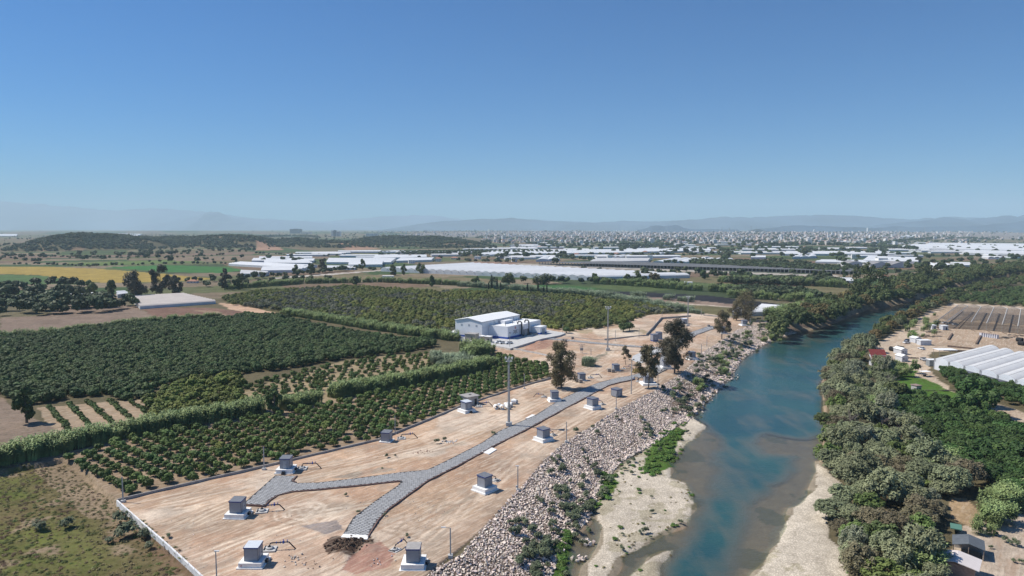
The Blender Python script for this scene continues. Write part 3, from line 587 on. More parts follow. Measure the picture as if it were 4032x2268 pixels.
def reed_mesh(r, m, wdt, h, n, name='reed_clump'):
    V = []
    base = np.stack([r.uniform(-.5, .5, n) * wdt, r.uniform(-.5, .5, n) * wdt, np.zeros(n)], 1); hh = h * r.uniform(.72, 1.05, n)
    lean = np.stack([r.normal(.10, .07, n), r.normal(0, .07, n)], 1)
    for i in range(n):
        for k in range(7):
            t = (.35 + .65 * (k + r.random()) / 7); p = base[i] + np.array([lean[i, 0] * t * t * h, lean[i, 1] * t * t * h, hh[i] * t])
            a = r.uniform(0, 6.283); d = np.array([math.cos(a), math.sin(a), .75]); d = unit(d + np.array([.35, 0, 0])); ln = h * .17 * r.uniform(.7, 1.2); w_ = ln * .16
            s_ = np.array([-d[1], d[0], 0]); s_ = unit(s_) * w_; q = p + d * ln * .55; e = q + np.array([d[0], d[1], -.25]) * ln * .6
            V.append([p - s_, p + s_, q + s_ * .9, q - s_ * .9]); V.append([q - s_ * .9, q + s_ * .9, e + s_ * .2, e - s_ * .2])
    # dark understorey stems
    for i in range(n):
        p = base[i]; q = p + np.array([lean[i, 0] * .4 * h, lean[i, 1] * .4 * h, hh[i] * .75]); s_ = np.array([.05, .03, 0]) * (1 if i % 2 else -1)
        V.append([p - s_, p + s_, q + s_, q - s_])
    return MB().quads(np.array(V)).mesh(name, m)
me_reed = [reed_mesh(np.random.default_rng(300 + i), lf_reed, 3.0, 5.2, 46) for i in range(4)]
me_reedg = [reed_mesh(np.random.default_rng(320 + i), lf_reedg, 3.2, 4.2, 44) for i in range(3)]
def shrub_mesh(r, m, rad, h, n=260, size=.35, asp=.4):
    L_ = [(r.uniform(-.5, .5) * rad, r.uniform(-.5, .5) * rad, h * r.uniform(.35, .6), rad * .5, rad * .5, h * .45) for _ in range(5)]
    return crown_mesh('shrub', m, L_, n, size, r, up=.6, asp=asp, shell=.3, low=-.1)
me_shrub = [shrub_mesh(np.random.default_rng(340 + i), lf_grey, 1.2, 1.8, 300, .34, .35) for i in range(4)]
me_weed = [shrub_mesh(np.random.default_rng(350 + i), lf_green, 1.0, .7, 200, .3, .4) for i in range(3)]
me_tuft = [shrub_mesh(np.random.default_rng(360 + i), leafmat('dry_grass', (.24,.20,.09), noise=(2, .3), rnd=.35), .6, .35, 60, .28, .25) for i in range(3)]
me_hill = [crown_mesh('crown', lf_hill, round_lobes(np.random.default_rng(370 + i), 5, 3.2, 2.4, .8), 160, 1.6, np.random.default_rng(370 + i)) for i in range(4)]
me_far = [crown_mesh('crown', leafmat('far_leaf', (.065,.088,.038), noise=(.3, .35), rnd=.4), round_lobes(np.random.default_rng(380 + i), 6, 4.0, 4.6, .95), 220, 1.8, np.random.default_rng(380 + i)) for i in range(4)]

def rect_grid(poly, org, a, b, sa_, sb_, jit, miss=0.03, z=0.0):
    """rows of a plantation: lattice org + i*sa*a + j*sb*b kept inside poly (world)"""
    p0, p1 = poly.min(0), poly.max(0); L_ = np.hypot(*(p1 - p0)) + 20; n = int(L_ / min(sa_, sb_)) + 2
    I, J = np.meshgrid(np.arange(-n, n), np.arange(-n, n)); q = np.asarray(org)[None, :] + (I.ravel()[:, None] * sa_) * np.asarray(a) + (J.ravel()[:, None] * sb_) * np.asarray(b)
    q = q + rng.normal(size=q.shape) * jit; q = q[inpoly(q[:, 0], q[:, 1], poly)]; q = q[rng.random(len(q)) > miss]
    return q
def in_view(q, z=0, pad=.04):
    dpt = q[:, 1] * cp + (CAM_H - z) * sp; u = q[:, 0] / dpt * F / 2016; vv = ((q[:, 1] * sp - (CAM_H - z) * cp) / dpt) * F / 1134
    return (np.abs(u) < 1 + pad) & (vv > -1 - pad * 2)
def near_first(q): return q[np.argsort(np.hypot(q[:, 0], q[:, 1]))]
WALLD = wall_line
def pix(x, y, z=0):
    d = y * cp + (CAM_H - z) * sp; return 2016 + F * x / d, 1134 - F * (y * sp - (CAM_H - z) * cp) / d
def size_word(s_, lo=.9, hi=1.04): return 'smaller' if s_ < lo else 'larger' if s_ > hi else 'middling'
def where(u, bands):
    for lim, w_ in bands:
        if u < lim: return w_
def describer(noun, bands, tail, lo=.9, hi=1.04, colours=None, z=0, vb=None):
    def f(x, y, s_, mi):
        u, v = pix(x, y, z); c_ = colours.get(int(mi), colours.get(-1, '')) if colours else ''
        return ' '.join((size_word(s_, lo, hi) + ' ' + c_ + ' ' + noun + ' ' + tail + ', ' + where(u, bands) + (' ' + where(v, vb) if vb else '')).split()).replace(' ,', ',')
    return f
def young_label(x, y, s_, mi):
    u, v = pix(x, y); d = dist(np.array([x]), np.array([y]), wall_line)[0]
    r_ = 'first row at the site wall' if d < 6 else 'second row from the wall' if d < 11 else 'inner rows' if d < 30 else 'rows by the reed hedge'
    return '%s %scitrus tree, %s, %s' % (size_word(s_), 'yellowish ' if mi == 4 else 'dark ', r_, where(u, ((560, 'at the left tip'), (800, 'left end'), (1050, 'above the paved turning area'), (1300, 'left of centre'), (1550, 'behind the flat-pad cabin'), (1800, 'near the concrete shed'), (2000, 'left of the high mast'), (9999, 'by the eucalyptus'))))
def plant(name, q, meshes, z, label, cat, group, smin=.85, smax=1.15, n_ind=300, stuff_label=None, trunks=None, stuff_name=None, idxf=None, hs=(.9, 1.1)):
    """the n_ind nearest as things of their own, the rest as one mass"""
    q = near_first(q[in_view(q, 0, .1)]); n = len(q); s_ = rng.uniform(smin, smax, n); h_ = s_ * rng.uniform(*hs, n); rz = rng.uniform(0, 6.28, n)
    zz = np.atleast_1d(ground_z(q[:, 0], q[:, 1])) if z is None else np.full(n, z); mi = rng.integers(0, len(meshes), n) if idxf is None else idxf(q)
    first = {}
    for i in range(min(n_ind, n)):
        lb_i = label if isinstance(label, str) else label(q[i, 0], q[i, 1], s_[i], mi[i])
        if trunks:
            o = ob(name, None); tag(o, lb_i, cat, group)
            ob('trunk', trunks[i % len(trunks)], o); c = ob('crown', meshes[mi[i]], o)
        else: o = c = tag(ob(name, meshes[mi[i]]), lb_i, cat, group)
        o.location = (q[i, 0], q[i, 1], zz[i] - .05); o.rotation_euler = (0, 0, rz[i]); o.scale = (s_[i], s_[i], h_[i]); first.setdefault(mi[i], c)
    if n > n_ind:
        ids = sorted(first); pr = [first[i] for i in ids]; mp_ = {k: j for j, k in enumerate(ids)}
        k = slice(n_ind, n); idx = np.array([mp_.get(j, 0) for j in mi[k]])
        o = scatter(stuff_name or name + '_rows', np.stack([q[k, 0], q[k, 1], zz[k] - .05], 1), rz[k], np.stack([s_[k], s_[k], h_[k]], 1), pr, idx)
        tag(o, stuff_label or (label if isinstance(label, str) else 'more of the same'), cat, None, 'stuff')
    return q

wa = np.array([.627, .779]); wb_ = np.array([.779, -.627]); c0_ = P(463, 1974)
# young grove between the reed hedge and the works wall
O1 = PL([(330,1850),(250,1810),(440,1745),(640,1700),(900,1660),(1060,1630),(1250,1600),(1500,1550),(1590,1532),(1780,1496),(1940,1462),(1960,1400),(2010,1410),(2160,1440),(2160,1480),(2045,1518),(1814,1594),(1658,1659),(1488,1724),(1000,1838),(500,1955)])
q = rect_grid(O1, (c0_.x - 3, c0_.y + 2.5), wa, wb_, 4.6, 3.9, .16, .04)
def mix_y(q): return np.where(rng.random(len(q)) < .05, 4, rng.integers(0, 4, len(q)))
young = plant('citrus_tree', q, me_cit[:4] + me_cit_y[:1], ORCH_Z, young_label, 'tree', 'young citrus trees beside the works wall', .80, 1.08, 300,
      'back rows of young citrus trees towards the white pumping hall', me_trunk, 'citrus_grove_rows', mix_y)
# thin plantation of small trees beyond the hedge
O2 = PL([(1120,1475),(1340,1425),(1500,1402),(1740,1386),(1760,1420),(1640,1480),(1500,1530),(1310,1548),(1230,1570),(1060,1590),(960,1560),(940,1520)])
plant('sapling', rect_grid(O2, (-50, 300), wa, wb_, 4.6, 4.2, .4, .12), me_small, ORCH_Z, describer('citrus sapling', ((1150,'left end'),(1300,'left part'),(1450,'middle'),(1600,'right part'),(9999,'right end')), 'on the bare plot behind the reed hedge', .95, 1.25, vb=((1440,'far rows'),(1500,'middle rows'),(9999,'near rows'))), 'sapling', 'small citrus saplings behind the reed hedge', .75, 1.45, 300, 'farther citrus saplings of the bare plot', me_trunk, 'sapling_rows')
O2b = PL([(150,1640),(200,1590),(560,1565),(575,1640),(440,1668),(250,1705)])
plant('sapling', rect_grid(O2b, (-150, 240), unit(np.array([.657,-.754])), unit(np.array([.754,.657])), 1.9, 6.2, .25, .12), me_small, ORCH_Z, describer('bush', ((250,'leftmost rows'),(400,'middle rows'),(9999,'rightmost rows')), 'in the spaced rows behind the left hedge', .8, 1.0, vb=((1600,'far end'),(1650,'halfway'),(9999,'near end'))), 'bush', 'bushes in spaced rows at the left', .7, 1.1, 200)
# yellowing broad trees
O2c = PL([(575,1585),(640,1530),(800,1490),(930,1480),(960,1520),(940,1570),(1070,1590),(1000,1610),(880,1630),(700,1655),(570,1665)])
plant('citrus_tree', rect_grid(O2c, (-110, 260), wa, wb_, 5.4, 5.2, .6, .05), me_mid, ORCH_Z, describer('broad yellow-green citrus tree', ((700,'left end'),(850,'middle'),(9999,'right end')), 'before the dark grove', .88, 1.0, vb=((1520,'far side'),(1570,'centre'),(9999,'beside the hedge'))), 'tree', 'yellow-green citrus trees', .75, 1.1, 200)
# mature dark grove
O3 = PL([(-500,1350),(0,1335),(500,1283),(900,1256),(980,1238),(1100,1250),(1380,1316),(1700,1350),(1730,1366),(1650,1378),(1500,1398),(1330,1420),(1120,1450),(909,1478),(795,1484),(640,1520),(575,1578),(380,1560),(213,1580),(144,1592),(60,1580),(0,1560),(-300,1545),(-500,1560)])
plant('mature_citrus_tree', rect_grid(O3, (-150, 260), wa, wb_, 5.1, 5.0, .45, .01), me_big, ORCH_Z, describer('dark citrus tree', ((150,'left edge'),(350,'above the spaced rows'),(550,'left part'),(750,'centre left'),(950,'centre'),(1200,'above the saplings'),(9999,'right end')), 'in the mature grove', .95, 1.06, vb=((1440,'deeper in'),(1500,'mid rows'),(1540,'second rows'),(9999,'front row'))), 'tree', 'large trees of the mature citrus grove', .80, 1.0, 300, 'closed dark green canopy of the mature citrus grove', None, 'mature_grove_canopy', None, (.85, 1.15))
# big mixed grove behind the reeds and the hall
O4 = PL([(870,1175),(1000,1150),(1200,1140),(1400,1128),(1700,1150),(2000,1152),(2300,1172),(2560,1205),(2680,1225),(2640,1236),(2560,1236),(2490,1262),(2400,1290),(2240,1304),(2150,1292),(2140,1260),(1900,1260),(1800,1268),(1790,1310),(1500,1288),(1300,1250),(1120,1226),(1040,1215),(920,1200)])
def mixfar(q):
    pz = q @ np.array([[.004, .011], [.011, -.004]]); a = fbm(pz[:, 0] * 2 + 5, pz[:, 1] * 2, 3); b_ = rng.random(len(q)); uu = q[:, 0] / q[:, 1]
    r_ = rng.integers(0, 3, len(q)); r_ = np.where((a > .52) | (b_ < .06), 3, r_); r_ = np.where((uu < -.27) & (b_ < .65), 4, r_); r_ = np.where((q[:, 1] > 560) & (q[:, 0] > -120) & (b_ < .8), 5, r_); r_ = np.where((a < .36) & (b_ < .7), 6, r_); return r_
plant('mixed_grove_tree', rect_grid(O4, (0, 450), wa, wb_, 6.0, 5.8, .6, .02), [me_olv[0], me_olv[1], me_olv[2], me_olv[3], me_brn[0], me_big[0], me_gry[0]], ORCH_Z, describer('tree', ((1500,'left of the hall'),(1800,'just left of the hall'),(2100,'behind the hall'),(2300,'right of the hall'),(2500,'above the light mast'),(9999,'right end')), 'in the mixed grove', .95, 1.06, {-1:'olive-green',4:'rusty',5:'dark',6:'grey-green',3:'yellow-olive'}, vb=((1225,'far part'),(1265,'middle rows'),(9999,'front row'))), 'tree', 'trees of the mixed grove behind the hall', .78, 1.04, 300, 'wide mixed olive, yellow and brown grove behind the white hall', None, 'mixed_grove_canopy', mixfar, (.9, 1.1))
# two round trees and a small one on the tan ground right of the hall
for (u, v, h, lb) in ((2454,1306,6.6,'front one of the two dark round trees on the tan ground right of the hall'), (2478,1302,6.2,'rear one of the two dark round trees on the tan ground right of the hall'), (2231,1312,4.6,'lone grey-green bushy tree at the corner of the concrete apron')):
    p = P(u, v, 0); t = thing('broadleaf_tree', (p.x, p.y, -.1), random.random() * 6, lb, 'tree')
    MB().tube([(0, 0, 0), (.2, 0, h * .4)], [.28, .2], 7).build('trunk', bark, t); c = ob('crown', me_big[1], t, (0, 0, h * .13)); c.scale = (h / 5.6,) * 2 + (h / 5.2,)

# ---------------------------------------------------------------- reeds
def along(pts, step, wid, z=0.0, jit=.5):
    """points spread over a band of width wid that follows a line given in photo pixels"""
    l = PL(pts, z); out = []
    for i in range(len(l) - 1):
        a, b_ = l[i], l[i + 1]; L_ = np.hypot(*(b_ - a)); d = (b_ - a) / L_; n_ = np.array([-d[1], d[0]]); k = max(1, int(L_ / step)); nw = max(1, int(round(wid / step)))
        for j in range(k):
            for s_ in range(nw): out.append(a + d * (L_ * (j + .5) / k + rng.normal() * jit * step * .4) + n_ * ((s_ + .5) / nw * wid + rng.normal() * jit * step * .3))
    return np.array(out)
REED = {}
def reeds(name, q, z, label, meshes, scale=(.85, 1.15), key='g', zs=.9, cat='reeds'):
    q = q + rng.normal(size=q.shape) * .5; q = q[rng.random(len(q)) > .05]; lo_, hi_ = scale; scale = (lo_ * .78, hi_ * 1.12)
    s_ = rng.uniform(*scale, len(q)); zz = np.full(len(q), z) if z is not None else np.atleast_1d(ground_z(q[:, 0], q[:, 1]))
    new = key not in REED
    if new:
        o = ob(name, None); kidsx = []
        for i, me_ in enumerate(meshes): kidsx.append(ob('reed_clump', me_, o, (q[i, 0], q[i, 1], zz[i]), 0, s_[i]))
        REED[key] = kidsx; st = scatter('reed_mass', np.stack([q[:, 0], q[:, 1], zz - .1], 1), rng.uniform(-.7, .7, len(q)), np.stack([s_, s_, s_ * zs], 1), kidsx, None, o); st['kind'] = 'stuff'
        return tag(o, label, cat, None, 'stuff')
    return tag(scatter(name, np.stack([q[:, 0], q[:, 1], zz - .1], 1), rng.uniform(-.7, .7, len(q)), np.stack([s_, s_, s_ * zs], 1), REED[key]), label, cat, None, 'stuff')
reeds('reed_hedge', along([(-60,1850),(60,1826),(250,1782),(320,1760),(560,1715),(700,1690),(890,1655),(1045,1626)], 1.7, 6, ORCH_Z), ORCH_Z, 'long pale green reed hedge at the left, left of the dark tree in the hedge line', me_reed)
reeds('reed_hedge', along([(1110,1615),(1180,1604),(1262,1590)], 1.7, 5, ORCH_Z), ORCH_Z, 'short stretch of reed hedge between the dark tree and the gap', me_reed)
reeds('reed_hedge', along([(1320,1570),(1497,1542),(1590,1526),(1780,1488),(1950,1448)], 1.7, 6, ORCH_Z), ORCH_Z, 'tall bright reed hedge ending just left of the concrete apron', me_reed, (.9, 1.2))
reeds('reed_thicket', np.array([P(1785 + rng.normal() * 38, 1432 + rng.normal() * 9, 0)[:2] for _ in range(70)]), ORCH_Z, 'grey-green reed thicket behind the right end of the tall hedge', me_reedg, (1., 1.35), 'h')
reeds('reed_thicket', np.array([P(1865 + rng.normal() * 26, 1400 + rng.normal() * 8, 0)[:2] for _ in range(55)]), ORCH_Z, 'rounded clump of reeds just below the guard booth', me_reed, (1.1, 1.5))
reeds('reed_strip', along([(-200,1355),(0,1338),(300,1308),(600,1275),(880,1252)], 2.4, 6, ORCH_Z), ORCH_Z, 'pale reed strip along the far left edge of the dark grove', me_reed, (.8, 1.05))
reeds('reed_strip', along([(1100,1238),(1250,1262),(1400,1290),(1600,1320),(1790,1345)], 2.3, 7, ORCH_Z), ORCH_Z, 'pale reed strip running down to the white hall', me_reed, (.8, 1.1))
reeds('reed_strip', along([(900,1140),(1200,1118),(1500,1112),(1800,1125)], 4.5, 12, ORCH_Z), ORCH_Z, 'reed strip along the far edge of the mixed grove, left part', me_reed, (1.0, 1.4))
reeds('reed_strip', along([(1800,1128),(2100,1148),(2300,1165),(2450,1190),(2620,1222),(2700,1230)], 4.2, 14, ORCH_Z), ORCH_Z, 'grey reed strip along the far edge of the mixed grove, right part', me_reedg, (1.1, 1.6), 'h')
reeds('reed_strip', along([(2680,1226),(2740,1240)], 3, 8, ORCH_Z), ORCH_Z, 'short reeds beyond the far wall of the site', me_reedg, (.7, 1.0), 'h')
reeds('reed_clump_round', along([(2470,1165),(2530,1172)], 3, 6, ORCH_Z), ORCH_Z, 'reed clump on the brown strip, leftmost of three', me_reedg, (1.0, 1.4), 'h')
reeds('reed_clump_round', along([(2608,1180),(2635,1183)], 3, 6, ORCH_Z), ORCH_Z, 'reed clump on the brown strip, middle one of three', me_reedg, (1.0, 1.4), 'h')
reeds('reed_clump_round', along([(2665,1185),(2710,1190)], 3, 6, ORCH_Z), ORCH_Z, 'reed clump on the brown strip, rightmost of three', me_reedg, (1.0, 1.4), 'h')
reeds('reed_strip', along([(2330,1118),(2500,1128),(2700,1145),(2900,1155)], 6, 14, ORCH_Z), ORCH_Z, 'reeds above the black mulched strip', me_reed, (1.2, 1.8))
reeds('reed_strip', along([(2820,1112),(3100,1122),(3340,1135)], 6, 12, ORCH_Z), ORCH_Z, 'tall reed row in front of the far dark plantation', me_reed, (1.4, 1.9))
reeds('reed_strip', along([(2860,1172),(3000,1180),(3200,1195)], 5, 10, ORCH_Z), ORCH_Z, 'reed row below the far dark plantation', me_reed, (1.2, 1.7))
reeds('reed_strip', along([(3080,1255),(3200,1225),(3330,1205)], 4, 14, ORCH_Z), ORCH_Z, 'pale reeds on the far left river bank', me_reed, (1.1, 1.5))
for u, v, n_, lb in ((3500,1470,30,'pale reeds right of the red roof shed'), (3640,1290,26,'reed clump beside the sandy track, below the far trees'), (3450,1640,22,'reeds in the middle of the right bank thicket'), (3640,1850,34,'pale reed patch among the right bank trees'), (3950,1990,40,'reed stand behind the lower right yard'), (3620,2230,18,'yellow-green reeds at the bottom edge of the right bank'), (3890,2060,10,'reeds at the left end of the lower right yard')):
    reeds('reed_thicket', np.array([P(u + rng.normal() * 45, v + rng.normal() * 22, RIGHT_Z)[:2] for _ in range(n_)]), None, lb, me_reed, (.7, 1.05))
b_ = thing('reed_bush', tuple(P(2313,1440,0)), 0, 'round grey-green reed bush left of the sandy track, by the transformer pole', 'bush')
for i in range(9): c = ob('reed_clump', me_reedg[i % 3], b_, (rng.normal() * 1.4, rng.normal() * 1.2, 0), rng.uniform(-.4, .4), rng.uniform(.8, 1.1))

# ---------------------------------------------------------------- river bank trees
def poisson(poly, dmin, n=9000):
    p0, p1 = poly.min(0), poly.max(0); q = p0 + rng.random((n, 2)) * (p1 - p0); q = q[inpoly(q[:, 0], q[:, 1], poly)]; keep = []; cell = {}
    for p in q:
        k = (int(p[0] // dmin), int(p[1] // dmin)); ok = True
        for a in (-1, 0, 1):
            for b in (-1, 0, 1):
                for o in cell.get((k[0] + a, k[1] + b), ()):
                    if (o[0] - p[0]) ** 2 + (o[1] - p[1]) ** 2 < dmin * dmin: ok = False
        if ok: cell.setdefault(k, []).append(p); keep.append(p)
    return np.array(keep)
W1 = PL([(3450,2500),(3400,2300),(3360,2230),(3335,2160),(3285,2119),(3280,2033),(3312,1960),(3325,1900),(3290,1862),(3262,1830),(3258,1760),(3262,1700),(3252,1560),(3240,1511),(3280,1440),(3330,1392),(3420,1357),(3440,1420),(3490,1455),(3495,1500),(3545,1570),(3490,1610),(3560,1690),(3650,1770),(3690,1830),(3830,1900),(3750,1960),(3700,2030),(3725,2110),(3680,2170),(3700,2280),(3640,2500)], RIGHT_Z)
W1b = PL([(3435,1345),(3460,1312),(3510,1268),(3580,1250),(3620,1212),(3700,1182),(3745,1190),(3650,1228),(3575,1272),(3480,1325)], RIGHT_Z)
def bankmix(q):
    a = fbm(q[:, 0] * .06, q[:, 1] * .06 + 3, 2); b = rng.random(len(q)); r_ = rng.integers(0, 5, len(q)); r_ = np.where((a > .40) & (a < .5) & (b < .8), 5 + (b * 10).astype(int) % 3, r_); r_ = np.where((a > .62) | (b < .07), 8, r_); c_ = rng.random(len(q)); return np.where(c_ < .13, 9 + (c_ * 1000).astype(int) % 2, np.where(c_ < .25, 11 + (c_ * 1000).astype(int) % 2, np.where(c_ > .965, 13, r_)))
def bank_group(q, label, group, n_ind, s, mixf=bankmix, ms=me_will + me_tam + me_bank[:1] + me_wpale + me_wgreen + me_dead, stuff=None, z=None, hs=(.85, 1.2), name='bank_tree'):
    for cu, cv, cr in ((3463,1462,9), (3455,1500,8), (3440,1530,6), (3616,1562,5), (3560,1415,6), (3800,2200,7)):
        pc = P(cu, cv, RIGHT_Z); q = q[np.hypot(q[:, 0] - pc.x, q[:, 1] - pc.y) > cr]
    return plant(name, q, ms, z, label, 'tree', group, *s, n_ind, stuff, None, 'bank_trees', mixf, hs)
bank_group(poisson(W1, 4.6), describer('on the right bank', ((3400,'at the water edge'),(3550,'middle strip'),(9999,'inland side')), '', .75, .95, {-1:'grey-green willow',5:'brownish tamarisk',6:'brownish tamarisk',7:'brownish tamarisk',8:'dark green tree',9:'silvery willow',10:'silvery willow',11:'fresh green tree',12:'fresh green tree',13:'bare grey tree'}, vb=((1550,'by the upper bend'),(1700,'upper part'),(1850,'above the gravel bar'),(2000,'beside the gravel bar'),(2130,'lower part'),(9999,'bottom edge'))), 'willows and tamarisks on the right bank', 300, (.55, 1.15), name='willow_tree', hs=(.7, 1.35))
mx4 = lambda q: np.where(rng.random(len(q)) < .72, rng.integers(0, 4, len(q)) % 4, rng.integers(0, 6, len(q)))
bank_group(poisson(W1b, 6), describer('tree', ((3520,'lower end'),(3620,'middle'),(9999,'upper end')), 'between the river bend and the sandy track', 1.05, 1.2, {-1:'dark olive',2:'brown',3:'brown',4:'silvery',5:'silvery'}), 'trees between the bend and the track', 120, (.6, 1.0), mx4, me_bank[:2] + me_bankb + me_will[:2])
W3 = PL([(3035,1290),(3100,1255),(3160,1243),(3300,1198),(3420,1152),(3520,1118),(3640,1096),(3800,1074),(4100,1046),(4100,1066),(3860,1098),(3740,1128),(3650,1160),(3560,1180),(3480,1200),(3404,1211),(3335,1238),(3252,1272),(3157,1296),(3060,1318)], 0)
bank_group(poisson(W3, 7, 16000), describer('tree', ((3200,'by the site end'),(3400,'left of the great tree'),(3600,'around the great tree'),(3800,'upstream'),(9999,'farthest upstream')), 'on the far left bank', 1.25, 1.5, {-1:'dark olive',4:'brownish',5:'brownish'}), 'trees on the far left bank', 160, (1.0, 1.75), mx4, me_bank + me_bankb, z=-2.0, stuff='distant trees on the left bank of the river')
W4 = PL([(3700,1176),(3780,1148),(3890,1120),(4032,1092),(4250,1072),(4250,1100),(4000,1128),(3880,1150),(3800,1172),(3760,1190)], RIGHT_Z)
bank_group(poisson(W4, 7.5, 8000), 'far tree on the right bank beyond the netted frames', 'far trees on the right bank', 110, (.6, 1.0), mx4, me_bank + me_bankb, z=RIGHT_Z)
W2 = PL([(3500,1618),(3600,1585),(3770,1612),(3870,1640),(4000,1705),(4250,1760),(4250,2010),(3960,1960),(3840,1895),(3700,1835),(3650,1760),(3560,1680)], RIGHT_Z)
plant('orchard_tree', poisson(W2, 4.0), me_mango, RIGHT_Z, describer('glossy dark orchard tree', ((3700,'beside the willows'),(3850,'middle'),(9999,'at the right edge')), 'on the right bank', .85, .98, vb=((1700,'upper rows'),(1800,'middle rows'),(9999,'lower rows'))), 'tree', 'glossy dark orchard trees at the right', .75, 1.1, 300, 'rest of the glossy dark orchard at the right')
W2a = PL([(3700,1462),(3780,1480),(4250,1590),(4250,1670),(3990,1595),(3870,1565),(3840,1600),(3790,1590),(3760,1530)], RIGHT_Z)
plant('front_tree', poisson(W2a, 4.3), me_mango, RIGHT_Z, 'dark green orchard tree in front of the white multi-span greenhouse', 'tree', 'dark trees in front of the greenhouse', .65, 1.0, 120)
for u, v, s_, lb in ((3835,1600,1.75,'tallest dark tree beside the sandy lane, below the greenhouse corner'), (3875,1640,1.5,'dark tree right of the tallest tree by the lane'), (3790,1640,1.3,'dark tree left of the tallest tree by the lane')):
    p = P(u, v, RIGHT_Z); tag(ob('tall_orchard_tree', me_mango[0], None, tuple(p), 1., (s_, s_, s_ * 1.2)), lb, 'tree')
for u, v, s_, lb in ((3556,1463,.8,'small dark round tree left of the parasol table'), (3604,1470,.85,'small dark tree standing beside the lane and the parasol table'), (3520,1448,.6,'small dark tree right of the red roof')):
    p = P(u, v, RIGHT_Z); t = thing('small_tree', tuple(p), 0, lb, 'tree'); c = ob('crown', me_mango[1], t, (0, 0, .3), 0, (s_ * .75, s_ * .75, s_)); tube_trunk(MB(), 1, .12, rng).build('trunk', bark, t)
W5 = PL([(3760,1188),(3850,1162),(4000,1138),(4250,1108),(4250,1212),(4032,1212)], RIGHT_Z)
plant('grove_tree', poisson(W5, 6.5), me_big, RIGHT_Z, 'dark tree in the orchard behind the netted frames', 'tree', 'orchard behind the netted frames', .9, 1.2, 90, 'rest of the orchard behind the netted frames')

# ---------------------------------------------------------------- the eucalyptus trees of the site
def eucalyptus(u, v, vtop, wpx, label, m, seed, n=5200, blobs=26, low=.25, extra=None, z=0.0, trunkr=.3, leaf=.5, name='eucalyptus_tree'):
    p = P(u, v, z); s_ = mpp(p); r = np.random.default_rng(seed); d = p.y; h = CAM_H - (math.tan(PITCH + math.atan((vtop - 1134) / F))) * d - z
    rad = wpx * s_ / 2; t = thing(name, tuple(p), 0, label, 'tree'); mb = MB(); lob = []; n = int(n * 1.9); rad *= 1.08
    top = Vector((r.normal() * .3, r.normal() * .3, h * .9)); mb.tube([(0, 0, -.3), (r.normal() * .2, 0, h * .25), (r.normal() * .4, r.normal() * .3, h * .6), tuple(top)], [trunkr * 1.25, trunkr, trunkr * .6, trunkr * .2], 8)
    for i in range(blobs):
        f = low + (1 - low) * (i + .5) / blobs; prof = math.sin(math.pi * min(1, max(.08, (f - low * .75) / (1.04 - low * .75))) ** .85) ** .6
        a = r.uniform(0, 6.283); k = rad * prof * r.uniform(.25, .85); q = rad * r.uniform(.24, .40); c = Vector((math.cos(a) * k, math.sin(a) * k, h * f * .97))
        lob.append((c.x, c.y, c.z, q, q, q * 1.05)); b0 = Vector((0, 0, max(h * low * .6, c.z - k * 1.1 - .5)))
        mb.tube([tuple(b0), tuple(b0.lerp(c, .55) + Vector((0, 0, -.2))), tuple(c)], [trunkr * .32, trunkr * .2, trunkr * .07], 5, cap=False)
    mb.build('trunk', bark, t)
    MB().quads(crown_quads(lob, n, leaf, r, inner=.2, up=.1, asp=.5, shell=.28, low=-.8)).build('crown', m, t)
    if extra: MB().quads(crown_quads([e for e in extra(h, rad, s_)], 900, leaf, r, inner=.3, asp=.5, shell=.3)).build('crown', lf_brown, t)
    return t
eucalyptus(2210,1528,1352,118,'bushy brown-green eucalyptus standing left of the paved road, crown almost to the ground', lf_euc, 1, 6200, 34, .10)
eucalyptus(2656,1470,1262,138,'tallest dark eucalyptus with two bare trunks on the embankment edge', lf_eucd, 3, 7600, 36, .22, trunkr=.34)
eucalyptus(2672,1464,1400,60,'small second stem of dark foliage right of the tallest eucalyptus', lf_eucd, 8, 1200, 10, .4, trunkr=.24)
eucalyptus(2553,1527,1362,92,'thin half-bare eucalyptus with a rusty lower left branch, beside the embankment', lf_euc, 4, 3300, 20, .30, lambda h, rad, s_: [(-rad * .95, 0, h * .40, rad * .4, rad * .4, rad * .25), (-rad * .6, 0, h * .44, rad * .35, rad * .35, rad * .25)], trunkr=.2)
eucalyptus(2842,1337,1225,76,'slim dark eucalyptus farther up the embankment edge', lf_euc, 5, 3000, 20, .28, trunkr=.24)
eucalyptus(2465,1437,1362,42,'small sparse pale tree among the bare earth, right of the sandy track', leafmat('pale_dry_leaf', (.20,.17,.10), noise=(1, .3)), 6, 900, 12, .32, trunkr=.13, leaf=.4, name='sparse_tree')
eucalyptus(2935,1262,1150,110,'broad brown eucalyptus in front of the white tunnels beyond the site', lf_euc, 7, 4200, 26, .12, trunkr=.3)
eucalyptus(2900,1262,1185,60,'lower brown tree left of the broad brown eucalyptus', lf_euc, 17, 1500, 14, .1, trunkr=.3)
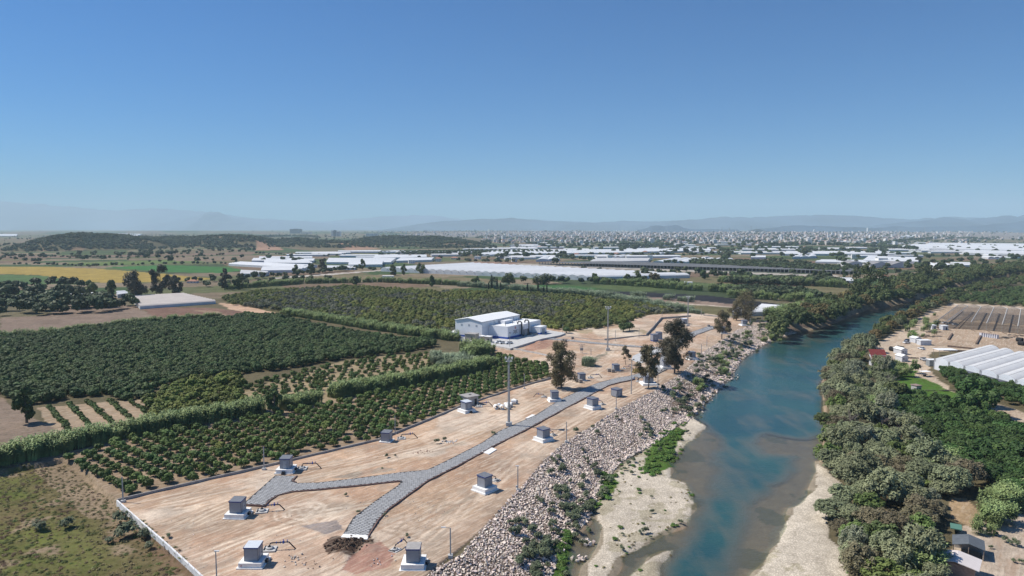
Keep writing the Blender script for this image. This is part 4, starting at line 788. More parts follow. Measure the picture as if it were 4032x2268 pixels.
for (u, v, vt, w_, lb, mm, sd_) in ((105,1660,1518,84,'tall dark tree at the edge of the brown field, left end of the spaced rows', lf_dark, 31), (1080,1625,1530,56,'dark tree standing inside the reed hedge line', lf_dark, 32),
    (530,1172,1076,100,'broad dark tree left of the pair in front of the yellow field', lf_eucd, 33), (632,1156,1048,80,'tall two-storey dark tree before the yellow field', lf_eucd, 34), (690,1158,1090,60,'lower dark tree right of the tall two-storey tree', lf_eucd, 35),
    (355,1160,1110,58,'round dark tree left of the broad dark tree', lf_bank, 36), (437,1156,1106,44,'slim dark green tree next to the small white tunnel', lf_bank, 37), (885,1140,1060,44,'dark slender tree right of the yellow field', lf_eucd, 38), (940,1140,1092,44,'low dark tree right of the slender one', lf_bank, 39),
    (1272,1072,1020,46,'tall pale trunked tree among the middle greenhouses', lf_eucd, 40), (1225,1080,1040,36,'bushy tree left of the tall tree among the greenhouses', lf_bank, 41), (1165,1082,1045,34,'leftmost dark tree in the roadside row by the greenhouses', lf_bank, 42), (1427,1060,1021,26,'narrow dark tree at the end of the small road', lf_bank, 43),
    (1400,1118,1090,34,'small round tree in the field below the road', lf_bank, 44), (1700,1128,1086,26,'dark pointed tree left of the cypresses', lf_dark, 45), (1550,1084,1044,30,'poplar at the left front of the long greenhouse', lf_bank, 46), (1590,1082,1042,24,'second poplar before the long greenhouse', lf_bank, 47), (1655,1075,1040,44,'twin crowned tree before the long greenhouse', lf_bank, 48), (1875,1128,1092,38,'round tree right of the pointed dark tree', lf_bank, 49),
    (2005,1120,1080,58,'broad dark tree behind the cypress row', lf_bank, 50), (2140,1118,1088,90,'dark wide trees in front of the long greenhouse', lf_bank, 51), (2340,1108,1079,34,'round dark tree standing at the long greenhouse front', lf_bank, 52), (2470,1115,1080,26,'first of the dark trees at the right end of the long greenhouse', lf_dark, 53), (2510,1118,1075,44,'second and larger dark tree at the right end of the long greenhouse', lf_bank, 54), (2580,1118,1078,54,'brownish tree at the right end of the long greenhouse', lf_bankb, 55),
    (2775,1098,1066,36,'dark tree cluster near the white house with a tall chimney', lf_dark, 56), (3205,1102,1066,24,'paired tree on the right before the grey roofs, left one', lf_bank, 57), (3235,1100,1066,30,'paired tree before the grey roofs, right one', lf_bank, 58), (3322,1100,1058,22,'pointed dark tree left of the great bank tree', lf_dark, 59), (3420,1185,1052,150,'greatest dark tree on the left bank, rising above the river bend', lf_bank, 60), (3640,1115,1048,84,'large dark tree on the far bank at the right', lf_bank, 61)):
    eucalyptus(u, v, vt, w_, lb, mm, sd_, 1500 if v > 1140 else 700, 16, .12, trunkr=.35, leaf=.8 if v > 1200 else 1.5, name='field_tree')
k_ = leafmat('cypress_leaf', (.028,.042,.022), noise=(.8, .3))
for i, (u, v, vt) in enumerate(((1924,1140,1112),(1936,1136,1082),(1957,1140,1092),(1971,1144,1112),(2077,1152,1116),(2090,1156,1130),(2118,1150,1104),(2141,1155,1128),(2153,1160,1122))):
    p = P(u, v, 0); h = CAM_H - math.tan(PITCH + math.atan((vt - 1134) / F)) * p.y; r = np.random.default_rng(400 + i)
    lob = [(0, 0, h * (.12 + .11 * j), h * .075 * (1.15 - abs(j - 2.5) * .14), h * .075 * (1.15 - abs(j - 2.5) * .14), h * .12) for j in range(8)]
    t = thing('cypress', tuple(p), 0, ('narrow black-green cypress, %s of the %s cluster behind the mixed grove' % (('leftmost','tallest','second from the right','rightmost')[i], 'left') if i < 4 else 'narrow black-green cypress, %s of the right cluster behind the mixed grove' % ('leftmost','second','tallest','fourth','rightmost')[i - 4]), 'cypress')
    MB().quads(crown_quads(lob, 420, 1.0, r, inner=.2, up=.6)).build('crown', k_, t); MB().tube([(0, 0, 0), (0, 0, h * .2)], .3, 6).build('trunk', bark, t)

# ---------------------------------------------------------------- hill scrub and distant trees
pts = []
for (hx, hy, rx, ry, hh, ex) in HILLS[:12]:
    n_ = int(rx * ry / 28); a = rng.uniform(0, 6.283, n_); q_ = np.sqrt(rng.random(n_)) * 1.02; x_ = hx + np.cos(a) * q_ * rx; y_ = hy + np.sin(a) * q_ * ry
    k = (fbm(x_ * .012, y_ * .012, 3) > .29); pts.append(np.stack([x_, y_], 1)[k])
pts = np.vstack(pts); pts = pts[in_view(pts, 0)]
zz = np.atleast_1d(ground_z(pts[:, 0], pts[:, 1]))
hp = [tag(ob('hill_tree', me_hill[i], None, (pts[i, 0], pts[i, 1], zz[i]), 0, 1.2), 'scrubby evergreen tree on the low wooded hills at the left', 'tree', 'scrub trees on the low hills') for i in range(4)]
o = scatter('hill_scrub', np.stack([pts[:, 0], pts[:, 1], zz - .4], 1), rng.uniform(0, 6, len(pts)), rng.uniform(.6, 1.9, len(pts)), hp); tag(o, 'dark evergreen scrub covering the low hills at the left', 'scrub', None, 'stuff')
# ================================================================ RIPRAP
stone_m = mat('pink_limestone', (.66,.555,.475), noise=(2.0, .22), rnd=.36, bump=.3)
def stone_mesh(i):
    r = np.random.default_rng(500 + i); bm = bmesh.new()
    for _ in range(13):
        d = unit(r.normal(size=3)) * np.array([1, .78, .62]) * r.uniform(.8, 1.05); bm.verts.new(d)
    bmesh.ops.convex_hull(bm, input=bm.verts); me = bpy.data.meshes.new('stone')
    bmesh.ops.delete(bm, geom=[v for v in bm.verts if not v.link_faces], context='VERTS'); bm.to_mesh(me); bm.free(); me.materials.append(stone_m); return me
me_stone = [stone_mesh(i) for i in range(7)]
bank = tag(ob('riprap_embankment', None), kind='structure')
gx, gy = np.meshgrid(np.arange(-60, 190, .52), np.arange(118, 470, .52)); q = np.stack([gx.ravel(), gy.ravel()], 1) + rng.uniform(-.24, .24, (gx.size, 2))
k = inpoly(q[:, 0], q[:, 1], slope_poly); q = q[k]; q = q[in_view(q, -3, .05)]
dC = dist(q[:, 0], q[:, 1], crest); dT = dist(q[:, 0], q[:, 1], toe); tt = dC / (dC + dT)
n1 = fbm(q[:, 0] * .07, q[:, 1] * .07 + 11, 3)
bare = (q[:, 1] > 215) & (tt > .22) & (tt < .8) & (n1 > .42) & (rng.random(len(q)) < .75)      # soil and weeds show farther along
q = q[~bare]; tt = tt[~bare]; s_ = (.22 + .27 * rng.random(len(q)) ** 1.6) * (1 + .45 * (tt > .93)) * np.where(rng.random(len(q)) < .03, 1.8, 1); zz = height(q[:, 0], q[:, 1]) + s_ * .18
o_ = np.argsort(np.hypot(q[:, 0], q[:, 1])); q = q[o_]; s_ = s_[o_]; zz = zz[o_]; rot = rng.uniform(0, 6.283, (len(q), 3)); rot[:, :2] *= .12
vi = np.where(in_view(q, -3, -.01))[0][:300]; isv = np.zeros(len(q), bool); isv[vi] = True; sts = []
for i in vi:
    c = ob('stone', me_stone[i % 7], bank, (q[i, 0], q[i, 1], zz[i])); c.rotation_euler = rot[i]; c.scale = (s_[i],) * 3; sts.append(c)
k = ~isv; o = scatter('stones', np.stack([q[k, 0], q[k, 1], zz[k]], 1), rot[k], s_[k], sts[:7], None, bank); o['kind'] = 'stuff'
# pale boulders along the water's edge farther up, and in the water
ln = PL([(2690,1662),(2737,1619),(2799,1549),(2837,1510),(2872,1468),(2907,1417),(2954,1382),(3024,1344)], BED_Z); pts = []
for i in range(len(ln) - 1):
    L_ = np.hypot(*(ln[i + 1] - ln[i]));
    for _ in range(int(L_ * 3.2)): t_ = rng.random(); pts.append(ln[i] * (1 - t_) + ln[i + 1] * t_ + rng.normal(size=2) * 1.0)
for u, v, n_ in ((2890,1487,26), (2700,1650,20), (2316,2130,14), (2280,2200,10)):
    for _ in range(n_): p = P(u + rng.normal() * 12, v + rng.normal() * 5, BED_Z); pts.append(np.array([p.x, p.y]))
pts = np.array(pts); o = scatter('shore_stones', np.stack([pts[:, 0], pts[:, 1], np.full(len(pts), BED_Z + .05)], 1), rng.uniform(0, 6.28, (len(pts), 3)), rng.uniform(.35, .8, len(pts)), sts[:7], None, bank); o['kind'] = 'stuff'

# shrubs on the stones, weeds on the gravel
def shrubs(name, q, meshes, label, cat, group, s=(.7, 1.5), n_ind=300, z=None): return plant(name, q, meshes, z, label, cat, group, *s, n_ind, None, None, name + '_mass')
def spray(cl, z): return np.array([P(u + rng.normal() * a, v + rng.normal() * b, z)[:2] for (u, v, a, b, n_) in cl for _ in range(n_)])
shrubs('bank_shrub', spray([(2210,1985,22,35,20),(2100,2190,38,44,30),(2150,2130,30,35,24),(2260,2040,22,35,20),(2310,1950,22,30,12),(2380,1860,24,24,10),(2040,2110,22,22,6),(2200,1880,12,20,4),(2300,1800,30,30,6),(2460,1810,22,12,5),(2130,1990,10,10,3),(2180,1850,8,8,2),(2560,1680,30,25,8),(2350,1700,40,20,3)], -3), me_shrub, describer('oleander bush', ((2100,'near its top'),(2180,'midway down'),(2260,'low on the slope'),(9999,'at the foot')), 'on the stones', .8, 1.05, vb=((1800,'farther along'),(1950,'level with the nearest cabin'),(2080,'near part'),(9999,'by the bottom edge'))), 'bush', 'bushes on the near riprap', (.6, 1.25))
shrubs('bank_shrub', spray([(2770,1500,22,26,22),(2680,1560,40,24,22),(2720,1600,20,20,10),(2840,1440,26,22,24),(2880,1390,30,18,24),(2950,1350,36,14,24),(3010,1310,30,14,34),(3060,1312,20,8,14),(2990,1290,20,8,8),(2800,1420,20,20,12),(2860,1360,18,12,10)], -3), me_shrub + me_weed[:1], describer('green bush', ((2720,'nearer part'),(2820,'middle part'),(2920,'farther part'),(9999,'far end')), 'on the weedy far embankment', 1.0, 1.4), 'bush', 'bushes on the far riprap', (.8, 1.7))
reeds('reed_thicket', spray([(2850,1450,14,12,9),(2830,1420,12,8,6),(2760,1525,10,12,7),(2990,1330,30,6,12),(3060,1318,26,6,16)], -3), None, 'green reeds on the far embankment slope', me_reed, (.45, .7))
shrubs('weed_clump', spray([(2640,1740,26,30,46),(2600,1800,30,18,36),(2560,1850,26,12,20),(2680,1705,14,10,12),(2380,1930,10,22,20),(2395,1885,16,12,12),(2215,2190,16,30,30),(2230,2120,10,16,8),(2340,1985,8,12,6)], BED_Z), me_weed, describer('bright green weed patch', ((2300,'at the bottom pond'),(2450,'by the foot of the stones'),(2600,'left part of the big patch'),(9999,'right part of the big patch')), 'on the gravel shore', .95, 1.25), 'weeds', 'bright green weeds on the shore', (.7, 1.5), 200, None)
qb = np.vstack([poisson(bars[0], 1.05, 14000), poisson(bars[1], 1.6, 700)]); kk = (fbm(qb[:, 0] * .12, qb[:, 1] * .12 + 60, 3) + .25 * (rng.random(len(qb)) - .5)) > .43; qb = qb[kk]; qb = qb[in_view(qb, -5)]
qb = qb[rng.random(len(qb)) < .6]
o = scatter('gravel_weeds', np.stack([qb[:, 0], qb[:, 1], np.atleast_1d(ground_z(qb[:, 0], qb[:, 1]))], 1), rng.uniform(0, 6, len(qb)), rng.uniform(.35, 1.0, len(qb)), [bpy.data.objects['weed_clump'], tag(ob('dry_tuft', me_tuft[0], None, (qb[0, 0], qb[0, 1], BED_Z)), 'straw-coloured grass tuft on the gravel bar', 'grass tuft'), bpy.data.objects['bank_shrub']], rng.choice(3, len(qb), p=(.3, .6, .1))); tag(o, 'sparse green and straw tufts dotted over the left gravel bar', 'weeds', None, 'stuff')
# meadow at the lower left: grass tufts as a mass, named bushes
qf = poisson(PL([(-100,1860),(250,1830),(455,1990),(700,2190),(775,2290),(-100,2350)], FIELD_Z), .95, 14000); kf = rng.random(len(qf)) < .8; qf = qf[kf]
o = scatter('meadow_tufts', np.stack([qf[:, 0], qf[:, 1], np.atleast_1d(ground_z(qf[:, 0], qf[:, 1])) - .05], 1), rng.uniform(0, 6, len(qf)), rng.uniform(.5, 1.3, len(qf)), [bpy.data.objects['dry_tuft'], tag(ob('grass_tuft', shrub_mesh(np.random.default_rng(9), leafmat('meadow_grass', (.105,.125,.03), noise=(2, .3), rnd=.4), .8, .3, 80, .25, .25), None, (qf[0, 0], qf[0, 1], FIELD_Z)), 'green grass tuft in the rough meadow', 'grass tuft'), tag(ob('dead_tuft', shrub_mesh(np.random.default_rng(10), leafmat('dead_grass', (.15,.095,.055), noise=(2, .3), rnd=.3), .8, .35, 80, .25, .25), None, (qf[1, 0], qf[1, 1], FIELD_Z)), 'brown dead weed tuft in the rough meadow', 'grass tuft')],
    np.clip((fbm(qf[:, 0] * .05, qf[:, 1] * .05, 3) * 9 - 2.2 + rng.normal(size=len(qf)) * .5).astype(int) % 3, 0, 2)); tag(o, 'rough green and brown meadow outside the white wall', 'grass', None, 'stuff')
for u, v, s_, lb in ((478,2060,2.1,'silvery bush against the white wall, nearest its corner'), (510,2105,2.2,'dark green bush halfway down the white wall'), (495,2120,2.2,'silvery spreading bush below the dark one at the white wall'), (555,2120,1.8,'low silvery bush touching the white wall'), (590,2160,1.1,'lowest silvery bush along the white wall'), (430,2140,1.1,'small silvery bush left of the wall bushes'), (145,2090,1.8,'dark green lone bush in the meadow'), (275,2080,1.9,'wide silvery bush right of the lone dark bush'), (660,2143,.7,'green plant on top of the white wall')):
    p = P(u, v, FIELD_Z); tag(ob('meadow_bush', me_shrub[int(u) % 4], None, (p.x, p.y, ground_z(p.x, p.y)), u, (s_, s_, s_ * .8)), lb, 'bush')
for u, v, s_, lb in ((1362,1955,.5,'little green weed between the two arms of the paved road'), (1412,2022,.5,'weed at the left edge of the lower paved arm'), (1515,2030,.5,'weed at the right kerb of the lower paved arm'), (1520,1802,.7,'grey weed left of the paved road, first of two'), (1555,1800,.5,'grey weed left of the paved road, second of two'), (1505,1845,.4,'low green weed beside the gravel heap'), (1720,1745,.9,'weed clump by the white rubble heap'), (1750,1738,.8,'weed clump right beside the white rubble heap'), (1945,1712,.8,'grey spiky weed on the edge of the paved road'), (1605,2115,.5,'weed behind the bottom pump cabin')):
    p = P(u, v, 0); tag(ob('weed', me_shrub[int(u) % 4] if s_ > .45 else me_weed[0], None, (p.x, p.y, ground_z(p.x, p.y)), u, s_), lb, 'weed')
# straw and rubble on the site: small loose stones and clods as one mass
qs = poisson(PL([(1380,2200),(1560,2130),(1720,2060),(1900,1960),(2060,1830),(2150,1760),(2250,1690),(2000,1640),(1500,1730),(900,1900),(560,2000),(800,2260),(1100,2268)], 0), 1.15, 16000); qs = qs[rng.random(len(qs)) < np.clip(fbm(qs[:, 0] * .1, qs[:, 1] * .1, 3) * 3 - 1.05, .04, .8)]
o = scatter('clods', np.stack([qs[:, 0], qs[:, 1], np.atleast_1d(ground_z(qs[:, 0], qs[:, 1]))], 1), rng.uniform(0, 6.28, (len(qs), 3)), rng.uniform(.06, .2, len(qs)), sts[:7]); tag(o, 'small stones and clods scattered over the bare site', 'rubble', None, 'stuff')
for u, v, n_, s0, lb, mm in ((1375,2150,190,.34,'dark brown heap of freshly dug soil at the end of the paved arm', (.085,.055,.038)), (1160,2205,22,.3,'pale broken concrete pieces right of the lower left wellhead', (.6,.52,.44)), (1245,2220,10,.28,'few loose blocks left of the dark soil heap', (.45,.33,.25)), (1520,2215,10,.28,'white rubble left of the bottom cabin', (.7,.66,.62)), (1770,1742,26,.3,'white rubble heap beside the weeds', (.75,.73,.70)), (1660,1782,30,.18,'reddish broken bricks left of the paved road', (.35,.2,.16))):
    cm = mat('clod%d' % u, mm, noise=(3, .25)); mb_ = MB(); p0 = P(u, v, 0); gz = ground_z(p0.x, p0.y); qq = rng.normal(size=(n_, 2)) * (1.9 if n_ > 50 else 1.4); c = thing('rubble_heap', (p0.x, p0.y, gz), 0, lb, 'rubble')
    for j in range(n_):
        e = ob('lump', None, c); e.data if False else None; bpy.data.objects.remove(e)
        sm = me_stone[j % 7].copy() if j < 7 else None
        if j < 7: sm.materials.clear(); sm.materials.append(cm); LM = globals().setdefault('LM_%d' % u, []); LM.append(sm)
        e = ob('lump', LM[j % 7], c, (qq[j, 0], qq[j, 1] * .8, .1 + ground_z(p0.x + qq[j, 0], p0.y + qq[j, 1] * .8) - gz), 0, s0 * rng.uniform(.5, 1.3)); e.rotation_euler = tuple(rng.uniform(0, 6, 3))

# ================================================================ PAVED ROADS
slab = mat('paving_slab', (.48,.475,.465), noise=(.25, .18), rnd=.16); joint_m = mat('joint_gravel', (.06,.06,.062), noise=(2, .25)); kerb_m = mat('kerb_stone', (.20,.125,.105), noise=(1, .2)); conc = mat('concrete', (.52,.51,.49), noise=(.7, .12), bump=.15); concw = mat('white_concrete', (.84,.83,.80), noise=(.9, .08), bump=.1); concd = mat('weathered_concrete', (.36,.34,.32), noise=(.8, .2))
roadA_l = [(1347,2112),(1390,2041),(1425,2014),(1488,1967),(1566,1914),(1578,1903)]
roadA_r = [(1449,2117),(1488,2053),(1527,2010),(1598,1959),(1684,1896),(1802,1837),(1900,1784),(1943,1759),(2061,1700),(2238,1604),(2398,1519),(2441,1507),(2500,1495)]
upper = [(2500,1478),(2431,1488),(2359,1507),(2301,1529),(2204,1575),(2110,1635),(1963,1700),(1900,1743),(1762,1814),(1684,1851),(1566,1863),(1410,1884),(1253,1902),(1170,1904),(1151,1898),(1170,1876),(1084,1874),(955,1988),(1041,1993),(1065,1970),(1096,1951),(1155,1937),(1253,1929),(1410,1914),(1566,1896)]
paved_px = roadA_l[::-1][1:][::-1] + []
paved = PL(roadA_l[::-1] and [(1347,2112),(1449,2117)] + roadA_r[1:] + upper + [(1578,1900),(1566,1914),(1488,1967),(1425,2014),(1390,2041)], 0)
RB_Z = .22
def sheet(name, poly, m, z0, z1, parent=None): return MB().prism([tuple(p) for p in poly][::1], z0, z1).build(name, m, parent)
def ccw(p): a = np.roll(p, -1, 0); return p if np.sum(p[:, 0] * a[:, 1] - a[:, 0] * p[:, 1]) > 0 else p[::-1]
road = tag(ob('paved_road', None), kind='structure')
from mathutils.geometry import tessellate_polygon
def slabmesh(name, poly, m, z0, z1, parent):
    poly = ccw(poly); n = len(poly); tri = tessellate_polygon([[Vector((p[0], p[1], 0)) for p in poly]]); mb = MB()
    mb.v = [(p[0], p[1], z1) for p in poly] + [(p[0], p[1], z0) for p in poly]
    for t_ in tri:
        a, b, c = [poly[j] for j in t_]; t_ = t_ if (b[0] - a[0]) * (c[1] - a[1]) - (c[0] - a[0]) * (b[1] - a[1]) > 0 else (t_[0], t_[2], t_[1]); mb.f.append(tuple(t_)); mb.m.append(0)
    for j in range(n): k = (j + 1) % n; mb.f.append((n + j, n + k, k, j)); mb.m.append(0)
    return mb.build(name, m, parent)
slabmesh('road_bed', paved, joint_m, -.5, RB_Z - .05, road)
hexm = MB(); hx = .34; hy = .20
hexm.prism([(hx, 0), (hx * .55, hy), (-hx * .55, hy), (-hx, 0), (-hx * .55, -hy), (hx * .55, -hy)], -.08, 0); hexme = hexm.mesh('slab', slab)
def hexgrid(poly, ang, sx, sy, miss=.0):
    ca_, sa_ = math.cos(ang), math.sin(ang); p0, p1 = poly.min(0), poly.max(0); n = int(np.hypot(*(p1 - p0)) / min(sx, sy)) + 2
    I, J = np.meshgrid(np.arange(-n, n), np.arange(-n, n)); x = I * sx + (J % 2) * sx / 2; y = J * sy; q = np.stack([p0[0] + x * ca_ - y * sa_, p0[1] + x * sa_ + y * ca_], -1).reshape(-1, 2)
    q = q[inpoly(q[:, 0], q[:, 1], poly)]; return q[dist(q[:, 0], q[:, 1], poly, True) > .42]
qh = near_first(hexgrid(paved, .12, 1.02, .41)); ang = .12
vis = in_view(qh, 0, 0); qh = qh[vis]; hs_ = []
for i in range(300): c = ob('slab', hexme, road, (qh[i, 0], qh[i, 1], RB_Z + rng.uniform(-.008, .012)), ang); hs_.append(c)
o = scatter('slabs', np.stack([qh[300:, 0], qh[300:, 1], np.full(len(qh) - 300, RB_Z)], 1), np.full(len(qh) - 300, ang), np.ones(len(qh) - 300), [hs_[0]], np.zeros(len(qh) - 300), road); o['kind'] = 'stuff'
def kerb(name, px, parent, z=0.0, w_=.22, h=.34, m=kerb_m, zb=-.3):
    l = PL(px, 0); v0 = [Vector((p[0], p[1], 0)) for p in l]; mb = MB(); n = len(v0); L_, R_ = [], []
    for i, p in enumerate(v0):
        d = (v0[min(i + 1, n - 1)] - v0[max(i - 1, 0)]).normalized(); s = Vector((-d.y, d.x, 0)) * w_ / 2; L_.append(p + s); R_.append(p - s)
    for i in range(n - 1):
        a, b, c, e = L_[i], L_[i + 1], R_[i + 1], R_[i]
        mb.poly([(a.x, a.y, z + h), (e.x, e.y, z + h), (c.x, c.y, z + h), (b.x, b.y, z + h)]); mb.poly([(e.x, e.y, z + zb), (c.x, c.y, z + zb), (c.x, c.y, z + h), (e.x, e.y, z + h)]); mb.poly([(b.x, b.y, z + zb), (a.x, a.y, z + zb), (a.x, a.y, z + h), (b.x, b.y, z + h)])
    a, e = L_[0], R_[0]; mb.poly([(a.x, a.y, z + zb), (e.x, e.y, z + zb), (e.x, e.y, z + h), (a.x, a.y, z + h)]); a, e = L_[-1], R_[-1]; mb.poly([(e.x, e.y, z + zb), (a.x, a.y, z + zb), (a.x, a.y, z + h), (e.x, e.y, z + h)])
    return mb.build(name, m, parent)
def off(px, d):   # shift a pixel line sideways a little so that a kerb stands outside the slabs
    return px
kerb('kerb', roadA_r, road); kerb('kerb', [(955,1990),(1041,1995),(1065,1972),(1096,1953),(1155,1939),(1253,1931),(1410,1916),(1566,1898),(1582,1897)], road); kerb('kerb', [(1170,1875),(1151,1896),(1168,1902)], road)
slabmesh('concrete_edge', PL([(1340,2122),(1446,2128),(1452,2112),(1352,2106)], 0), concw, -.3, RB_Z + .03, road)
slabmesh('culvert_slab', PL([(1897,1782),(1926,1790),(1956,1772),(1935,1764)], 0), concw, -.3, .22, road)
slabmesh('culvert_slab', PL([(1965,1700),(1985,1689),(2045,1690),(2000,1712)], 0), concw, -.3, .16, road)
slabmesh('culvert_slab', PL([(2068,1648),(2095,1633),(2120,1637),(2100,1650)], 0), concw, -.3, .16, road)
# farther roads: same hexagonal slabs, laid on their own beds
def ribbon(px, wid, z=0.0):
    l = PL(px, z); L_, R_ = [], []
    for i in range(len(l)):
        d = unit(l[min(i + 1, len(l) - 1)] - l[max(i - 1, 0)]); s = np.array([-d[1], d[0]]) * wid / 2; L_.append(l[i] + s); R_.append(l[i] - s)
    return np.array(L_ + R_[::-1])
for nm, px, wd in (('upper_road', [(2500,1486),(2560,1470),(2605,1448),(2622,1425),(2628,1400),(2650,1358),(2690,1334),(2725,1316),(2770,1300),(2812,1285)], 6.5), ('hall_road', [(2136,1332),(2230,1340),(2330,1350),(2450,1361),(2540,1367),(2625,1374)], 5.0)):
    poly = ribbon(px, wd); rd = tag(ob('paved_road', None), kind='structure'); slabmesh('road_bed', poly, joint_m, -.5, RB_Z - .05, rd)
    qf_ = hexgrid(poly, ang + (0 if nm[0] == 'u' else 1.2), 1.02, .41); zf = np.full(len(qf_), RB_Z)
    o = scatter('slabs', np.stack([qf_[:, 0], qf_[:, 1], zf], 1), np.full(len(qf_), ang + (0 if nm[0] == 'u' else 1.2)), np.ones(len(qf_)), [hs_[0]], np.zeros(len(qf_)), rd); o['kind'] = 'stuff'
    l = PL(px, 0); kp = ribbon(px, wd + .3); kk = kp[len(px):][::-1]
    mb = MB()
    for i in range(len(kk) - 1):
        a, b = kk[i], kk[i + 1]; L_ = np.hypot(*(b - a)); mb.box(((a[0] + b[0]) / 2, (a[1] + b[1]) / 2, -.2), (L_, .25, .55), math.atan2(b[1] - a[1], b[0] - a[0]))
    mb.build('kerb', concd, rd)
loop = tag(ob('concrete_yard', None), kind='structure'); slabmesh('concrete_sheet', PL([(2486,1418),(2492,1402),(2530,1386),(2606,1372),(2612,1385),(2560,1402),(2548,1422),(2520,1432)], 0), mat('pale_gravel', (.50,.50,.49), noise=(.6, .15)), -.3, .16, loop)
kerb('kerb', [(2510,1500),(2512,1492),(2540,1482),(2580,1478),(2600,1466),(2612,1448)], loop, m=mat('dark_kerb', (.1,.09,.09)))
kerb('kerb', [(2145,1486),(2210,1505)], loop, m=concd) if False else None

# ================================================================ WALLS
def wall(name, px, h, w_, m, label, z=0.0, foot=-1.2):
    t = thing(name, tuple(P(*px[0], z)), 0, label, 'wall'); o = kerb('wall_face', px, None, z, w_, h, m, foot); o.parent = t; o.location = -t.location; return t
wpx = [(463,1974),(732,1911),(1000,1849),(1244,1792),(1488,1735),(1658,1667),(1814,1602),(2045,1526),(2171,1490)]
wall('boundary_wall', wpx, .62, .28, concd, 'long low grey concrete wall between the citrus grove and the works site')
white = mat('white_render', (.74,.735,.72), noise=(1.2, .16), rough=.7)
ww = thing('retaining_wall', tuple(P(463,1974,0)), 0, 'white rendered retaining wall running down to the bottom edge beside the meadow', 'wall')
o = kerb('wall_face', [(461,1976),(560,2064),(650,2142),(720,2206),(800,2280),(930,2400)], None, 0, .35, .45, white, -2.6); o.parent = ww; o.location = -ww.location
for i in range(14):
    f = i / 14; u, v = 475 + f * 340, 1988 + f * 300; p = P(u, v, .45); MB().tube([(0, 0, 0), (.05, 0, .55)], .03, 4).build('reinforcement_bar', concd, ww, tuple(p - ww.location))
wall('channel_wall', [(2009,1374),(2060,1384),(2120,1395),(2172,1408)], .9, .3, conc, 'long low concrete wall right of the sandy lane, between the apron and the eucalyptus')
wall('site_wall', [(2380,1338),(2420,1335),(2470,1329),(2545,1322)], .7, .3, concd, 'low wall on the near side of the tan ground right of the hall')
wall('site_wall', [(2545,1322),(2570,1296),(2604,1256)], 1.4, .3, concd, 'steeply rising wall at the right side of the tan ground')
wall('site_wall', [(2604,1256),(2660,1252),(2720,1247)], 1.2, .3, concd, 'dark far wall behind the white kiosk')
wall('site_wall', [(2770,1243),(2860,1250),(2930,1258),(3010,1266)], .9, .3, concd, 'farthest low wall at the end of the site before the tunnels')
wall('kerb_wall', [(2225,1324),(2300,1334),(2400,1342)], .35, .25, concd, 'thin kerb wall above the hall road')
# ================================================================ PUMP CABINS AND WELLHEADS
cab = mat('cabin_panel', (.27,.285,.32), noise=(1.5, .06), rough=.5); cabroof = mat('cabin_roof', (.17,.18,.20), noise=(1.5, .15), rough=.6); blue = mat('blue_trim', (.035,.06,.22), rough=.5)
door_m = mat('cabin_door', (.36,.38,.41), rough=.5); dark = mat('dark_metal', (.03,.03,.035), rough=.5); pipe_m = mat('black_pipe', (.035,.035,.045), rough=.4); valve_m = mat('blue_valve', (.03,.09,.38), rough=.4)
roofw = mat('pale_roof', (.62,.65,.68), noise=(1, .08), rough=.5); redm = mat('red_paint', (.35,.05,.05)); glass = mat('dark_glass', (.02,.025,.03), rough=.1, spec=.6)
def font_mesh(txt, size, m, ext=.01):
    cu = bpy.data.curves.new('txt', 'FONT'); cu.body = txt; cu.size = size; cu.extrude = ext; cu.align_x = 'CENTER'; cu.resolution_u = 2; o = bpy.data.objects.new('txt', cu); C.objects.link(o)
    bpy.context.view_layer.update(); me = bpy.data.meshes.new_from_object(o.evaluated_get(bpy.context.evaluated_depsgraph_get())); bpy.data.objects.remove(o); me.materials.clear(); me.materials.append(m); return me
